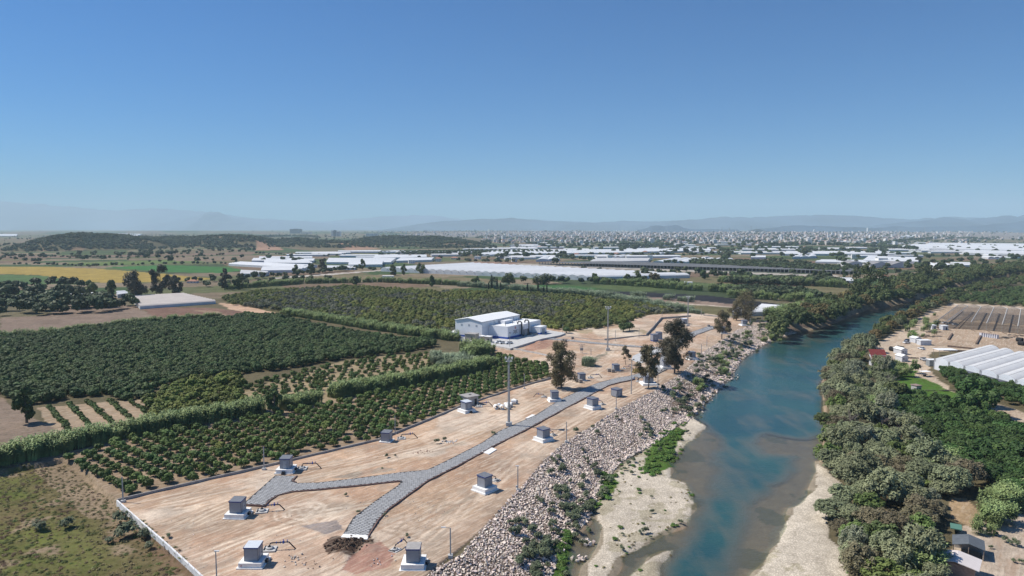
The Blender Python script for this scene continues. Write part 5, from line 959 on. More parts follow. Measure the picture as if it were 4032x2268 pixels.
def cabin(u, v, yaw, label, roof=cabroof, base='plinth', w_=2.65, d_=2.65, h=2.6, door='f', num=None, blue_rim=True, z=0.0, bl=4.4, bh=.85):
    """u, v: photo pixel of the foot of the cabin wall nearest the camera"""
    zb = z + (bh + .15 if base in ('plinth', 'blue') else .25 if base == 'pad' else .35)
    p = P(u, v, zb); k = mpp(p); p.y += d_ * .45; p.z = ground_z(p.x, p.y)
    if base == 'none': p.z = ground_z(p.x, p.y)
    t = thing('pump_cabin', (p.x, p.y, z), yaw, label, 'cabin', 'grey pump cabins of the well field')
    if base in ('plinth', 'blue'):
        bm_ = blue if base == 'blue' else concw
        MB().box((0, 0, -.4), (bl + .6, bl + .6, .55)).build('foundation_slab', concw, t); MB().box((0, 0, .15), (bl, bl, bh)).build('plinth', bm_, t)
    elif base == 'pad': MB().box((0, 0, -.4), (w_ + 1.1, d_ + 1.1, .65)).build('foundation_slab', concw, t)
    z0 = zb - z
    if base == 'none':
        for sx in (-1, 1):
            for sy in (-1, 1): MB().box((sx * w_ * .38, sy * d_ * .38, -.2), (.3, .3, .58)).build('foot', dark, t)
    b = MB(); W, D = w_ / 2, d_ / 2
    b.poly([(-W, -D, z0), (W, -D, z0), (W, -D, z0 + h), (-W, -D, z0 + h)]); b.poly([(W, D, z0), (-W, D, z0), (-W, D, z0 + h * 1.08), (W, D, z0 + h * 1.08)])
    b.poly([(W, -D, z0), (W, D, z0), (W, D, z0 + h * 1.08), (W, -D, z0 + h)]); b.poly([(-W, D, z0), (-W, -D, z0), (-W, -D, z0 + h), (-W, D, z0 + h * 1.08)]); b.build('wall', cab, t)
    o_ = .1; rf = MB(); rf.prism([(-W - o_, -D - o_), (W + o_, -D - o_), (W + o_, D + o_), (-W - o_, D + o_)], [z0 + h, z0 + h, z0 + h * 1.08, z0 + h * 1.08], [z0 + h + .12, z0 + h + .12, z0 + h * 1.08 + .12, z0 + h * 1.08 + .12]).build('roof', roof, t)
    if blue_rim:
        rm = MB(); rm.box((0, -D - .12, z0 + h - .1), (w_ + .26, .04, .24)); rm.box((W + .12, 0, z0 + h - .02), (.04, d_ + .2, .22)); rm.box((-W - .12, 0, z0 + h - .02), (.04, d_ + .2, .22)); rm.build('roof_rim', blue, t)
    cx_, cy_ = (0, -D - .03) if door == 'f' else (W + .03, 0)
    dr_ = MB().box((cx_, cy_, z0 + .05), (1.0, .05, 2.05) if door == 'f' else (.05, 1.0, 2.05)).build('door', door_m, t)
    MB().box((cx_ + (.35 if door == 'f' else .04), cy_ - (.04 if door == 'f' else -.35), z0 + 1.05), (.08, .08, .16)).build('handle', dark, dr_)
    for sx in (-1, 1):
        for sy in (-1, 1): MB().box((sx * (W - .02), sy * (D - .02), z0), (.1, .1, h)).build('corner_trim', cabroof, t)
    if door == 'f' and base == 'plinth':
        st = MB(); [st.box((.0, -bl / 2 - .28 * (3 - j), .0), (.9, .3, .2 + .22 * j)) for j in range(3)]; st.build('steps', dark, t)
    if base in ('plinth',): MB().box((bl / 2 + .2, .3, .1), (.5, .9, .6)).build('cable_box', dark, t)
    if num:
        me_ = font_mesh(num, .55, redm); o = ob('painted_number', me_, t, (-bl * .38, -bl / 2 - .012, .35)); o.rotation_euler = (R(90), 0, 0)
    return t
def arc(c, r_, a0, a1, n, dirv): return [Vector(c) + Vector((dirv[0] * r_ * math.sin(a0 + (a1 - a0) * i / n), dirv[1] * r_ * math.sin(a0 + (a1 - a0) * i / n), r_ * (1 - math.cos(a0 + (a1 - a0) * i / n)))) for i in range(n + 1)]
def wellhead(u, v, yaw, label, s_=1.0, z=0.0):
    p = P(u, v, z); t = thing('wellhead_pipe', (p.x, p.y, ground_z(p.x, p.y)), yaw, label, 'wellhead', 'wellhead pipes beside the pump cabins'); t.scale = (s_,) * 3
    MB().box((0, 0, -.3), (2.6, 2.4, .55)).build('concrete_pad', conc, t); MB().lathe([(.62, .25), (.74, .3), (.78, .55), (.62, .66), (.45, .68), (.42, .45)], n=16).build('collar', conc, t)
    MB().box((-1.0, .2, .25), (.22, 1.9, .16)).build('cable_duct', dark, t)
    MB().tube([(0, 0, .4), (0, 0, 1.0), (.12, 0, 1.25), (.38, 0, 1.4), (.9, 0, 1.42), (3.6, 0, 1.46)], [.26, .15, .15, .14, .13, .13], 8).build('riser_pipe', pipe_m, t)
    MB().tube([(3.6, 0, 1.46), (3.85, 0, 1.4), (5.2, 0, -.15)], .13, 8).build('drop_pipe', pipe_m, t)
    for x in (1.3, 2.1): MB().tube([(x, 0, 1.43), (x + .12, 0, 1.43)], .22, 8).build('flange', valve_m, t)
    vv = MB().box((2.75, 0, 1.2), (.34, .34, .5)).build('gate_valve', valve_m, t); MB().tube([(2.75, 0, 1.6), (2.75, 0, 2.0)], .05, 5).tube([(2.62, 0, 2.0), (2.88, 0, 2.0)], .06, 5).build('hand_wheel', valve_m, vv)
    MB().tube([(3.5, 0, 1.3), (3.5, 0, 1.95)], .09, 6).build('air_valve', valve_m, t)
    return t
cabin(990,2209,0,'pump cabin with pale roof and number 33 on its plinth, at the lower left', roofw, num='33', door='r')
wellhead(1062,2165,R(6),'wellhead with blue valves right of the cabin numbered 33')
cabin(929,2020,R(-3),'pump cabin with dark roof at the lower left end of the paved branch', door='r'); wellhead(1032,2013,R(10),'wellhead on a square pad below the paved branch end')
cabin(1122,1845,0,'pump cabin with front door and small dark steps, behind the paved turning area', door='f'); wellhead(1190,1845,R(4),'wellhead right of the cabin with the dark steps')
cabin(1520,1738,R(-12),'pump cabin on a flat pad right beside the low grove wall', base='pad', door='r'); wellhead(1580,1727,R(8),'wellhead standing on a block beside the cabin at the low grove wall')
cabin(1836,1613,R(40),'pump cabin standing in front of the small flat-roofed concrete shed', roofw, w_=2.9, d_=2.9, bl=4.6); wellhead(1885,1602,R(8),'wellhead right of the cabin in front of the concrete shed')
cabin(2184,1571,R(8),'pump cabin below the bushy eucalyptus, left of the paved road', door='r'); wellhead(2142,1564,R(178),'wellhead left of the cabin below the bushy eucalyptus', .8)
cabin(2291,1497,R(14),'pump cabin with two stacks of blocks in front, right of the bushy eucalyptus', base='pad', door='r'); wellhead(2325,1487,R(2),'wellhead right of the cabin beside the bushy eucalyptus')
cabin(2426,1460,R(14),'pump cabin with two stacks of blocks, below the sparse pale tree', base='pad', door='r'); wellhead(2455,1452,R(0),'wellhead among dark debris right of the cabin below the sparse tree', .8)
cabin(2624,1444,R(4),'pump cabin just left of the tallest eucalyptus trunks', w_=2.9, door='r')
cabin(2727,1408,R(10),'pump cabin half hidden right of the tallest eucalyptus', door='r')
cabin(2578,1340,R(20),'pump cabin with bright blue base, front one of a pair left of the tallest eucalyptus', base='blue', bl=3.4, bh=.7, w_=3.4, d_=3.0, h=3.2)
cabin(2596,1334,R(20),'pump cabin behind the one with the bright blue base', base='pad', h=3.6, w_=2.8)
cabin(2697,1274,R(15),'pale kiosk cabin in front of the dark far wall, left of the far mast', roofw, base='none', w_=3.6, d_=3.6, h=3.0)
cabin(2852,1312,R(10),'pump cabin hidden behind the slim eucalyptus', base='pad', h=3.4, w_=3.0, blue_rim=False)
cabin(2933,1278,R(6),'farthest pump cabin near the end of the site', w_=3.3, d_=3.0, bl=5.4, bh=.6, door='r')
cabin(1908,1919,R(48),'nearest pump cabin between paved road and embankment, its left side lit', w_=2.6, d_=2.6, door='r'); wellhead(2052-100,1893,R(150),'wellhead behind the nearest cabin beside the embankment', .8)
cabin(2140,1725,R(40),'pump cabin by the embankment where the mast shadow crosses', w_=2.8, d_=2.8, door='r'); wellhead(2178,1712,R(130),'wellhead behind the cabin where the mast shadow crosses', .8)
cabin(2335,1599,R(38),'pump cabin on a white plinth midway along the embankment side', w_=2.9, d_=2.9, door='r'); wellhead(2372,1592,R(120),'wellhead behind the cabin midway along the embankment', .8)
cabin(2430,1561,R(38),'pump cabin on short dark feet without plinth, beside the embankment', base='none', w_=3.0, d_=3.0)
cabin(2555,1508,R(4),'wide pump cabin on a long white slab behind the half-bare eucalyptus', w_=3.6, bl=6.0, bh=.5, door='r'); wellhead(2514,1502,R(175),'wellhead left of the wide cabin behind the half-bare eucalyptus', .8)
cabin(1626,2215,R(0),'pump cabin with concrete-coloured roof at the bottom centre, beside the lamp post', concd, door='r', w_=2.5, bh=1.0); wellhead(1555,2168,R(62),'wellhead with blue fittings left of the bottom centre cabin', .8)
cabin(2856,1292,R(0),'small electric box beside the far end of the upper road', base='none', w_=1.6, d_=1.6, h=2.2) if False else None
# small kit on the site
def block_stack(u, v, label, c=(.33,.30,.27), s_=(1.5, 1.5, 1.3), yaw=.2):
    p = P(u, v, 0); t = thing('block_stack', (p.x, p.y, ground_z(p.x, p.y)), yaw, label, 'pallet stack'); m_ = mat('block' + str(c[0]), c, noise=(2, .15)); b0 = None
    MB().box((0, 0, 0), (s_[0] + .1, s_[1] + .1, .14)).build('pallet', mat('pallet_wood', (.3,.2,.12)), t)
    for k in range(3):
        for i in range(2):
            for j in range(2):
                b0 = b0 or MB().box((0, 0, 0), (s_[0] / 2 - .03, s_[1] / 2 - .03, s_[2] / 3 - .02)).mesh('block', m_); ob('block', b0, t, ((i - .5) * s_[0] / 2, (j - .5) * s_[1] / 2, .15 + k * s_[2] / 3))
for u, v, lb in ((2272,1503,'left one of two block stacks beside the bushy eucalyptus'), (2286,1506,'right one of two block stacks beside the bushy eucalyptus'), (2398,1464,'left one of two block stacks below the sparse pale tree'), (2413,1466,'right one of two block stacks below the sparse pale tree'), (2219,1344,'left one of two dark stacks in the dug area by the apron'), (2227,1346,'right one of two dark stacks in the dug area by the apron'), (2254,1334,'lone brown stack above the hall road'), (2790,1287,'grey stack at the far end of the upper paved road')): block_stack(u, v, lb)
p = P(1848,1596,0); t = thing('concrete_shed', (p.x, p.y + 2, -.2), R(38), 'small pale concrete shed with flat overhanging roof and dark doorway, at the grove wall', 'shed')
shw = mat('shed_wall', (.52,.49,.44), noise=(1, .12)); MB().box((0, 0, 0), (4.6, 4.6, 3.4)).build('wall', shw, t); MB().box((0, 0, 3.4), (5.6, 5.6, .22)).build('roof', concd, t); MB().box((1.1, -2.32, .1), (1.0, .06, 2.4)).build('door', dark, t); MB().box((.4, .3, 3.62), (.9, .6, .15)).build('roof_hatch', dark, t)
# concrete pipe rings
def ring(u, v, yaw, lb, s_=1.0):
    p = P(u, v, 0); t = tag(MB().lathe([(.62, 0), (.80, 0), (.80, 1.9), (.62, 1.9), (.62, 0)], n=18).build('concrete_pipe', concw, None, (p.x, p.y, .8 * s_)), lb, 'pipe', 'concrete pipes near the mast'); t.rotation_euler = (R(90), 0, yaw); t.scale = (s_,) * 3
for i, (u, v, y_) in enumerate(((1951,1608,.2),(1966,1604,-.3),(1975,1609,.15),(1988,1601,.9),(1998,1599,1.2),(2012,1590,1.6),(2022,1586,.6),(1994,1607,.5))): ring(u, v, y_, 'short white concrete pipe section, %s in the group left of the high mast' % ('leftmost','second','third','fourth','fifth','rightmost','farthest','lowest')[i])
# poles
pole_m = mat('pole_concrete', (.45,.44,.42), noise=(2, .12)); steel = mat('galvanised', (.30,.30,.29), rough=.45)
def top_h(p, vt): return CAM_H - math.tan(PITCH + math.atan((vt - 1134) / F)) * p.y - p.z
def pole(u, v, vt, label, arm=None, block=True, r_=.14, box=False, ut=None, z=0.0):
    p = P(u, v, z); h = top_h(p, vt); t = thing('concrete_pole', tuple(p), 0, label, 'pole', 'concrete poles round the works site')
    MB().box((0, 0, 0), (r_ * 2, r_ * 1.6, h), taper=.72).build('shaft', pole_m, t)
    if block: MB().box((0, 0, -.6), (.9, .9, 1.05)).build('footing', conc, t)
    if arm: MB().tube([(0, 0, h - .1), (arm * .9, 0, h + .15)], .05, 5).build('arm', steel, t); MB().box((arm * 1.25, 0, h + .05), (.9, .3, .12)).build('lamp_head', mat('lamp_head', (.62,.64,.66), rough=.4), t)
    if box: MB().box((-.32, -.05, h * .14), (.4, .3, .5)).build('junction_box', mat('junction_box', (.6,.6,.58)), t)
for a in ((485,1977,1877,'square concrete pole at the corner where the white wall meets the low grove wall'), (1040,1849,1759,'concrete pole left of the cabin with the dark steps'), (1556,1707,1637,'concrete pole behind the wellhead at the grove wall'), (1841,1582,1544,'pole rising between the concrete shed and its cabin'), (2065,1531,1471,'concrete pole at the grove wall left of the bushy eucalyptus'),
          (2230,1741,1660,'concrete pole on the crest beside the cabin with the mast shadow'), (2426,1611,1551,'concrete pole in front of the cabin on dark feet'), (2590,1524,1468,'concrete pole right of the half-bare eucalyptus'), (2685,1449,1421,'short pole right of the tallest eucalyptus trunks'), (2761,1401,1355,'pole on the crest where the pale stones start again'),
          (2864,1318,1288,'pole right of the slim eucalyptus'), (2423,1343,1300,'pole on the near edge of the tan ground, left one'), (2516,1330,1289,'pole on the near edge of the tan ground, right one'), (2579,1289,1254,'pole beside the steep wall of the tan ground'), (2954,1282,1252,'pole beside the farthest pump cabin'), (3001,1268,1231,'last pole at the far right end of the site'),
          (2327,1403,1373,'pole beside the round reed bush'), (2216,1310,1275,'pole at the rear corner of the apron'), (1740,1318,1287,'pole left of the guard booth'), (2007,1372,1321,'pole at the front corner of the apron, near the parked cars'), (2761,1243,1212,'pole beyond the dark far wall')):
    pole(*a, block=a[1] > 1500)
pole(854,2300,2172,'slim pole cut by the bottom edge, left of the cabin numbered 33', arm=.15, block=False, r_=.1); pole(1774,2192,2078,'lamp post with flat pale head on the embankment crest at the bottom', arm=-1.1)
pole(2039,1932,1836,'pole with a small white box low down, beside the nearest embankment cabin', arm=-.12, box=True); pole(2783,1363,1323,'lamp post farther up the crest with an arm to the right', arm=.7, block=False); pole(2607,1246,1221,'far lamp post with short arm before the reeds', arm=.6, block=False)
p = P(2485,1552,0); h = top_h(p, 1418); t = thing('tall_pole', tuple(p), 0, 'tall plain pole with a small cross head between the road and the half-bare eucalyptus', 'pole'); MB().tube([(0, 0, 0), (.1, 0, h)], [.22, .15], 8).build('shaft', pole_m, t); MB().box((0, 0, h), (2.4, .2, .2)).build('cross_arm', steel, t); MB().box((-.8, 0, h + .2), (.5, .4, .3)).build('lamp_head', steel, t); MB().box((.8, 0, h + .2), (.5, .4, .3)).build('lamp_head', steel, t)
def mast(u, v, vt, label, r_, ring_r, big=False):
    p = P(u, v, 0); h = top_h(p, vt + 6); t = thing('light_mast', tuple(p), 0, label, 'mast', 'high light masts'); MB().tube([(0, 0, .6), (0, 0, h)], [r_ * 1.35, r_ * .8], 12).build('shaft', pole_m, t)
    MB().box((0, 0, -.3), (2.0, 2.0, 1.5)).build('footing', conc, t); cg = MB(); n = 14
    for zz_, q in ((h - .9, .75), (h - .1, 1.0)): cg.tube([(ring_r * q * math.cos(6.283 * i / n), ring_r * q * math.sin(6.283 * i / n), zz_) for i in range(n + 1)], .07, 5, cap=False)
    for i in range(6): a = 6.283 * i / 6; cg.tube([(ring_r * .75 * math.cos(a), ring_r * .75 * math.sin(a), h - .9), (ring_r * math.cos(a), ring_r * math.sin(a), h - .1)], .04, 4)
    cg.lathe([(ring_r * .95, h - .95), (.2, h - .95)], n=14); cg.build('platform', mat('platform_grey', (.45,.45,.45), rough=.5), t); fl = mat('floodlight', (.7,.7,.68), rough=.4)
    for i in range(6): a = 6.283 * i / 6 + .5; MB().box((ring_r * math.cos(a), ring_r * math.sin(a), h + .0), (.5, .25, .4), a).build('floodlight', fl, t)
    MB().tube([(-ring_r * .7, 0, h), (-ring_r * .9, 0, h + 1.5)], .03, 4).build('lightning_rod', steel, t)
    lm = MB(); [lm.box((-r_ * 1.7, 0, .6 + j * .45), (.12, .5, .05)) for j in range(int((h - 1.5) / .45))]; lm.tube([(-r_ * 1.7, -.25, .6), (-r_ * 1.5, -.25, h - 1)], .03, 4); lm.tube([(-r_ * 1.7, .25, .6), (-r_ * 1.5, .25, h - 1)], .03, 4); lm.build('ladder', steel, t)
mast(2004,1676,1405,'highest light mast with ring platform, beside the paved road', .29, 1.2); mast(2393,1379,1203,'light mast with lamp ring behind the hall road', .26, 1.5); mast(2708,1284,1163,'far light mast in front of the dark far wall, its head against the fields', .28, 1.2)
MB().box((2.2, 0, 0), (.1, .1, .1)) if False else None
p = P(2290,1391,0); h = top_h(p, 1358); t = thing('transformer_pole', tuple(p), 0, 'lattice transformer pole with cross arms beside the round reed bush', 'transformer'); MB().box((-.35, 0, 0), (.2, .2, h)).build('post', pole_m, t); MB().box((.35, 0, 0), (.2, .2, h)).build('post', pole_m, t); MB().box((0, 0, h * .35), (1.6, 1.2, 1.2)).build('transformer_box', steel, t)
for k in (.75, .98): MB().box((0, 0, h * k), (3.2, .15, .15)).build('cross_arm', steel, t)
for i in (-1.3, 0, 1.3): MB().tube([(i, 0, h), (i, 0, h + .5)], .09, 6).build('insulator', mat('insulator', (.5,.25,.2)), t)

# ================================================================ WHITE PUMPING HALL
ap = PL([(1742,1318),(1790,1298),(1900,1280),(2100,1290),(2140,1296),(2227,1311),(2205,1320),(2136,1333),(2009,1372),(1960,1362),(1889,1348),(1800,1331)], 1.0)
apron = tag(ob('concrete_apron', None), kind='structure'); slabmesh('concrete_sheet', ap, conc, -.9, 1.0, apron)
wallw = mat('hall_white', (.80,.81,.83), noise=(.25, .03), rough=.6); roof_w = mat('hall_roof', (.86,.86,.84), noise=(.2, .03), rough=.5); trim = mat('grey_trim', (.42,.43,.45)); bluep = mat('plinth_blue', (.03,.085,.36))
A = P(1897,1330,1.0); u_ = Vector((.55,.835,0)); v_ = Vector((-.835,.55,0)); yaw = math.atan2(.835,.55)
# hall local frame: x along the length (away from the camera), y across (to the left), origin at the front right corner
hall = thing('pumping_hall', (A.x + .3, A.y - 3.2, 1.0), yaw, 'white pumping hall with low pitched roof, blue plinth and lower annex with lettering', 'building')
LN, WD, EV, RG = 40, 19.5, 9.6, 11.3
b = MB(); b.poly([(0, WD, 0), (0, 0, 0), (0, 0, EV), (0, WD / 2, RG), (0, WD, EV)]); b.poly([(LN, 0, 0), (LN, WD, 0), (LN, WD, EV), (LN, WD / 2, RG), (LN, 0, EV)]); b.poly([(0, 0, 0), (LN, 0, 0), (LN, 0, EV), (0, 0, EV)]); b.poly([(LN, WD, 0), (0, WD, 0), (0, WD, EV), (LN, WD, EV)]); b.build('wall', wallw, hall)
for s0, s1 in ((-.35, WD / 2), (WD / 2, WD + .35)):
    z0 = EV - .06 if s0 < 0 else RG; z1 = RG if s0 < 0 else EV - .06
    MB().prism([(-.35, s0), (LN + .35, s0), (LN + .35, s1), (-.35, s1)], [z0, z0, z1, z1], [z0 + .22, z0 + .22, z1 + .22, z1 + .22]).build('roof_slope', roof_w, hall)
MB().tube([(-.38, 0, EV), (-.38, WD / 2, RG + .05), (-.38, WD, EV)], .16, 4).build('verge_trim', trim, hall); MB().box((LN / 2, -.42, EV - .15), (LN + .6, .2, .22)).build('gutter', trim, hall)
MB().box((-.03, WD / 2, 0), (.08, WD + .1, 1.1)).build('blue_plinth', bluep, hall); MB().box((3, -.03, 0), (6, .08, 1.1)).build('blue_plinth', bluep, hall)
for y_ in (4.0, 9.4, 14.8):
    wn_ = MB().box((-.05, y_, 6.6), (.08, 1.2, 1.15)).build('window', trim, hall); MB().box((-.1, y_, 6.75), (.04, .8, .85)).build('pane', mat('pale_pane', (.45,.5,.55), rough=.2), wn_)
wn_ = MB().box((-.05, 9.3, 1.9), (.08, 1.5, 1.2)).build('window', trim, hall); [MB().box((-.1, 9.3 + s_, 2.0), (.04, .55, 1.0)).build('pane', glass, wn_) for s_ in (-.35, .35)]
for x_ in (12, 17, 22, 27, 33, 39): MB().tube([(x_, -.12, 6.9), (x_, -.12, EV)], .08, 5).build('downpipe', trim, hall)
AH = 6.9; ax0, ax1, aw = 6.5, 43, 13.5
MB().box(((ax0 + ax1) / 2, -aw / 2 - .02, 0), (ax1 - ax0, aw, AH)).build('annex_wall', wallw, hall); pr = MB()
for c_, d_ in ((((ax0 + ax1) / 2, -aw + .1, AH), (ax1 - ax0, .25, .35)), ((ax0 + .12, -aw / 2, AH), (.25, aw, .35)), ((ax1 - .12, -aw / 2, AH), (.25, aw, .35))): pr.box(c_, d_)
pr.build('parapet', roof_w, hall); MB().box(((ax0 + ax1) / 2, -aw / 2, AH), (ax1 - ax0 - .6, aw - .6, .08)).build('annex_roof', roof_w, hall)
MB().box(((ax0 + ax1) / 2, -aw - .06, 0), (ax1 - ax0 + .1, .1, 1.1)).build('blue_plinth', bluep, hall); MB().box((ax0 - .05, -aw / 2, 0), (.1, aw + .1, 1.1)).build('blue_plinth', bluep, hall)
MB().box((21, -3.2, AH), (9, 3.2, 1.9)).build('roof_housing', wallw, hall); MB().box((12.5, -6.5, AH + .0), (3.2, .25, 1.9)) if False else None
for i, (x_, y_) in enumerate(((9, -3), (9.5, -10), (13, -7.5), (20, -8), (26, -7), (31, -10), (33, -4))): MB().tube([(x_, y_, AH), (x_, y_, AH + 2.0)], .09, 5).build('vent_stack', dark, hall)
# entrance bay with three tall dark doors
MB().box((23.5, -aw - .9, 0), (5.4, 1.6, AH + .3)).build('door_bay', wallw, hall)
for x_ in (21.4, 23.4, 25.4): MB().box((x_, -aw - 1.75, .2), (1.1, .1, 3.9)).build('door', dark, hall)
for x_ in (19.6, 27.4): MB().tube([(x_, -aw + 1.6, AH + .3), (x_, -aw + 1.6, AH + 1.2), (x_, -aw + .9, AH + 1.9), (x_, -aw - 0.4, AH + 1.9), (x_, -aw - 1.15, AH + 1.3), (x_, -aw - 1.2, 1.2), (x_ + .6, -aw - 1.9, .5)], .42, 10).build('gooseneck_duct', pipe_m, hall)
MB().box((30.2, -aw - 2.6, 0), (5.5, 4.5, .9)).build('loading_platform', concd, hall); MB().box((24, -aw - 4.2, 0), (9, .9, .5)).build('kerb_block', conc, hall)
for i in range(5): MB().tube([(24 + i * 1.6, -aw - 2.2, .4), (25.4 + i * 1.6, -aw - 3.4, .4)], .35, 8).build('pump_pipe', pipe_m, hall)
MB().box((35.5, -aw - 3.3, 0), (7.5, 6.5, 4.3)).build('side_block', wallw, hall); MB().box((35.5, -aw - 3.3, 4.3), (7.7, 6.7, .25)).build('side_block_roof', roof_w, hall); MB().box((35.5, -aw - 6.62, .1), (3.4, .1, 3.3)).build('rolling_gate', trim, hall); MB().box((35.5, -aw - 3.3, 0), (7.62, 6.62, 1.0)).build('blue_plinth', bluep, hall)
# lettering on the annex face: unreadable at this size in the photo, kept as rows of dark letter strokes; crest above
let = mat('letter_dark', (.03,.035,.05)); r9 = np.random.default_rng(9)
for row, (x0, x1, z_, hh) in enumerate(((12.2, 16.9, 4.0, .36), (12.9, 16.2, 3.35, .34), (12.0, 17.1, 2.7, .36), (14.2, 14.9, 2.05, .3))):
    x_ = x0; mb = MB()
    while x_ < x1:
        w1 = .20 + .05 * r9.random(); kx = r9.integers(0, 4)
        mb.box((x_, -aw - .045, z_), (.06, .05, hh)); mb.box((x_ + w1 * .5, -aw - .045, z_ + (hh - .07 if kx < 2 else 0)), (w1, .05, .07))
        if kx != 1: mb.box((x_ + w1, -aw - .045, z_), (.06, .05, hh))
        if kx > 1: mb.box((x_ + w1 * .5, -aw - .045, z_ + hh * .45), (w1, .05, .07))
        x_ += w1 + .15
    mb.build('lettering', let, hall)
MB().box((14.6, -aw - .04, 5.1), (1.3, .06, 1.2)).build('crest', mat('crest_red', (.50,.10,.08)), hall); MB().box((14.6, -aw - .08, 5.35), (.5, .04, .5)).build('crest_emblem', wallw, hall)
lg = MB(); lg.lathe([(.0, 0), (.35, 0)], (0, 0, 0), 10); lb_ = MB(); lb_.box((8.6, -aw - .045, 3.1), (.8, .05, .25)); lb_.box((8.5, -aw - .045, 3.45), (.5, .05, .35)); lb_.box((9.6, -aw - .045, 3.2), (.8, .05, .2)); lb_.build('logo_left', let, hall)
lb_ = MB(); lb_.box((18.2, -aw - .045, 3.2), (.3, .05, 1.3)); lb_.box((18.5, -aw - .045, 3.9), (.5, .05, .12)); lb_.build('logo_right', trim, hall)
for k in (.2,): pass
# low buildings and boxes on the apron
beige = mat('beige_render', (.50,.44,.35), noise=(.8, .08))
def bld(name, u0, u1, v, dep_, h, yaw, label, m, rf, z=1.0, cat='shed', door=True, roofh=.25):
    p = P((u0 + u1) / 2, v, z); W_ = (u1 - u0) * mpp(p); W_ = max(1.5, (W_ - dep_ * abs(math.sin(yaw))) / max(.4, math.cos(yaw))); p.y += dep_ * .5 * math.cos(yaw) + abs(math.sin(yaw)) * W_ / 2
    t = thing(name, tuple(p), yaw, label, cat); MB().box((0, 0, -.2), (W_, dep_, h + .2)).build('wall', m, t); MB().box((0, 0, h), (W_ + .5, dep_ + .5, roofh)).build('roof', rf, t)
    if door: MB().box((W_ * .2, -dep_ / 2 - .02, 0), (.9, .06, 2.0)).build('door', dark, t)
    return t, W_
bld('long_shed', 1829,1884,1341,5,3.4,R(-24),'long beige flat-roofed building in front of the hall gable',beige,concd,cat='building')
bld('generator_housing', 1888,1910,1346,3.4,3.0,R(-24),'left one of two beige generator boxes by the parked cars',beige,concw)
bld('generator_housing', 1908,1938,1349,3.4,3.1,R(-24),'right one of two beige generator boxes by the parked cars',beige,concw)
t, W_ = bld('guard_booth', 1774,1804,1330,3.6,2.9,R(-20),'small white guard booth with blue lower walls and flat white roof, left of the hall',wallw,roof_w,cat='booth'); MB().box((0, 0, -.1), (W_ + .08, 3.68, 1.1)).build('blue_plinth', mat('booth_blue', (.06,.17,.33)), t); MB().box((-W_ * .22, -1.83, 1.3), (1.0, .06, .9)).build('window', glass, t)
def car(p, yaw, label, m, pick=False, s_=1.0):
    t = thing('parked_car' if not pick else 'pickup_truck', tuple(p), yaw, label, 'car' if not pick else 'pickup'); t.scale = (s_,) * 3
    pf = [(-2.2, .35), (2.15, .35), (2.2, .75), (1.9, .95), (.95, 1.02), (-2.1, 1.05), (-2.2, .8)]; b = MB(); n = len(pf)
    for y_ in (-.88, .88): b.v += [(x, y_, z) for x, z in pf]
    b.f = [tuple(range(n - 1, -1, -1))[::-1], tuple(range(2 * n - 1, n - 1, -1))] + [(i, i + n, (i + 1) % n + n, (i + 1) % n) for i in range(n)]; b.m = [0] * len(b.f); b.build('body', m, t)
    cf = [(.95, 1.0), (.35, 1.46), (-1.2 if not pick else -.35, 1.48), (-2.0 if not pick else -.7, 1.0)]; c = MB()
    for y_ in (-.8, .8): c.v += [(x, y_ * (1 if z < 1.2 else .86), z) for x, z in cf]
    c.f = [(0, 1, 2, 3), (7, 6, 5, 4), (0, 4, 5, 1), (2, 6, 7, 3)]; c.m = [0] * 4; c.build('window', glass, t)
    MB().box(((-.42 if not pick else 0), 0, 1.465), ((1.5 if not pick else .7), 1.34, .05)).build('car_roof', m, t)
    if pick: MB().box((-1.5, 0, 1.0), (1.3, 1.6, .12)).build('load_bed', dark, t)
    wm = MB().tube([(0, -.11, 0), (0, .11, 0)], .34, 12).mesh('wheel', dark)
    for x_ in (-1.35, 1.35):
        for y_ in (-.82, .82): ob('wheel', wm, t, (x_, y_, .34))
    for y_ in (-.62, .62): MB().box((2.18, y_, .66), (.06, .34, .16)).build('headlight', mat('headlight', (.7,.72,.75), rough=.2), t)
    return t
carw = mat('white_car_paint', (.72,.73,.74), rough=.3, spec=.6); card = mat('silver_car_paint', (.42,.43,.45), rough=.3, spec=.6); carb = mat('dark_car_paint', (.04,.06,.12), rough=.3, spec=.6)
for u, v, yw, lb in ((1963,1351,R(205),'leftmost of the three white cars on the apron'), (1981,1353,R(28),'middle one of the three white cars on the apron, slightly ahead'), (2004,1354,R(205),'rightmost of the three white cars on the apron, behind the pole')): car(P(u, v, 1.0), yw, lb, carw)

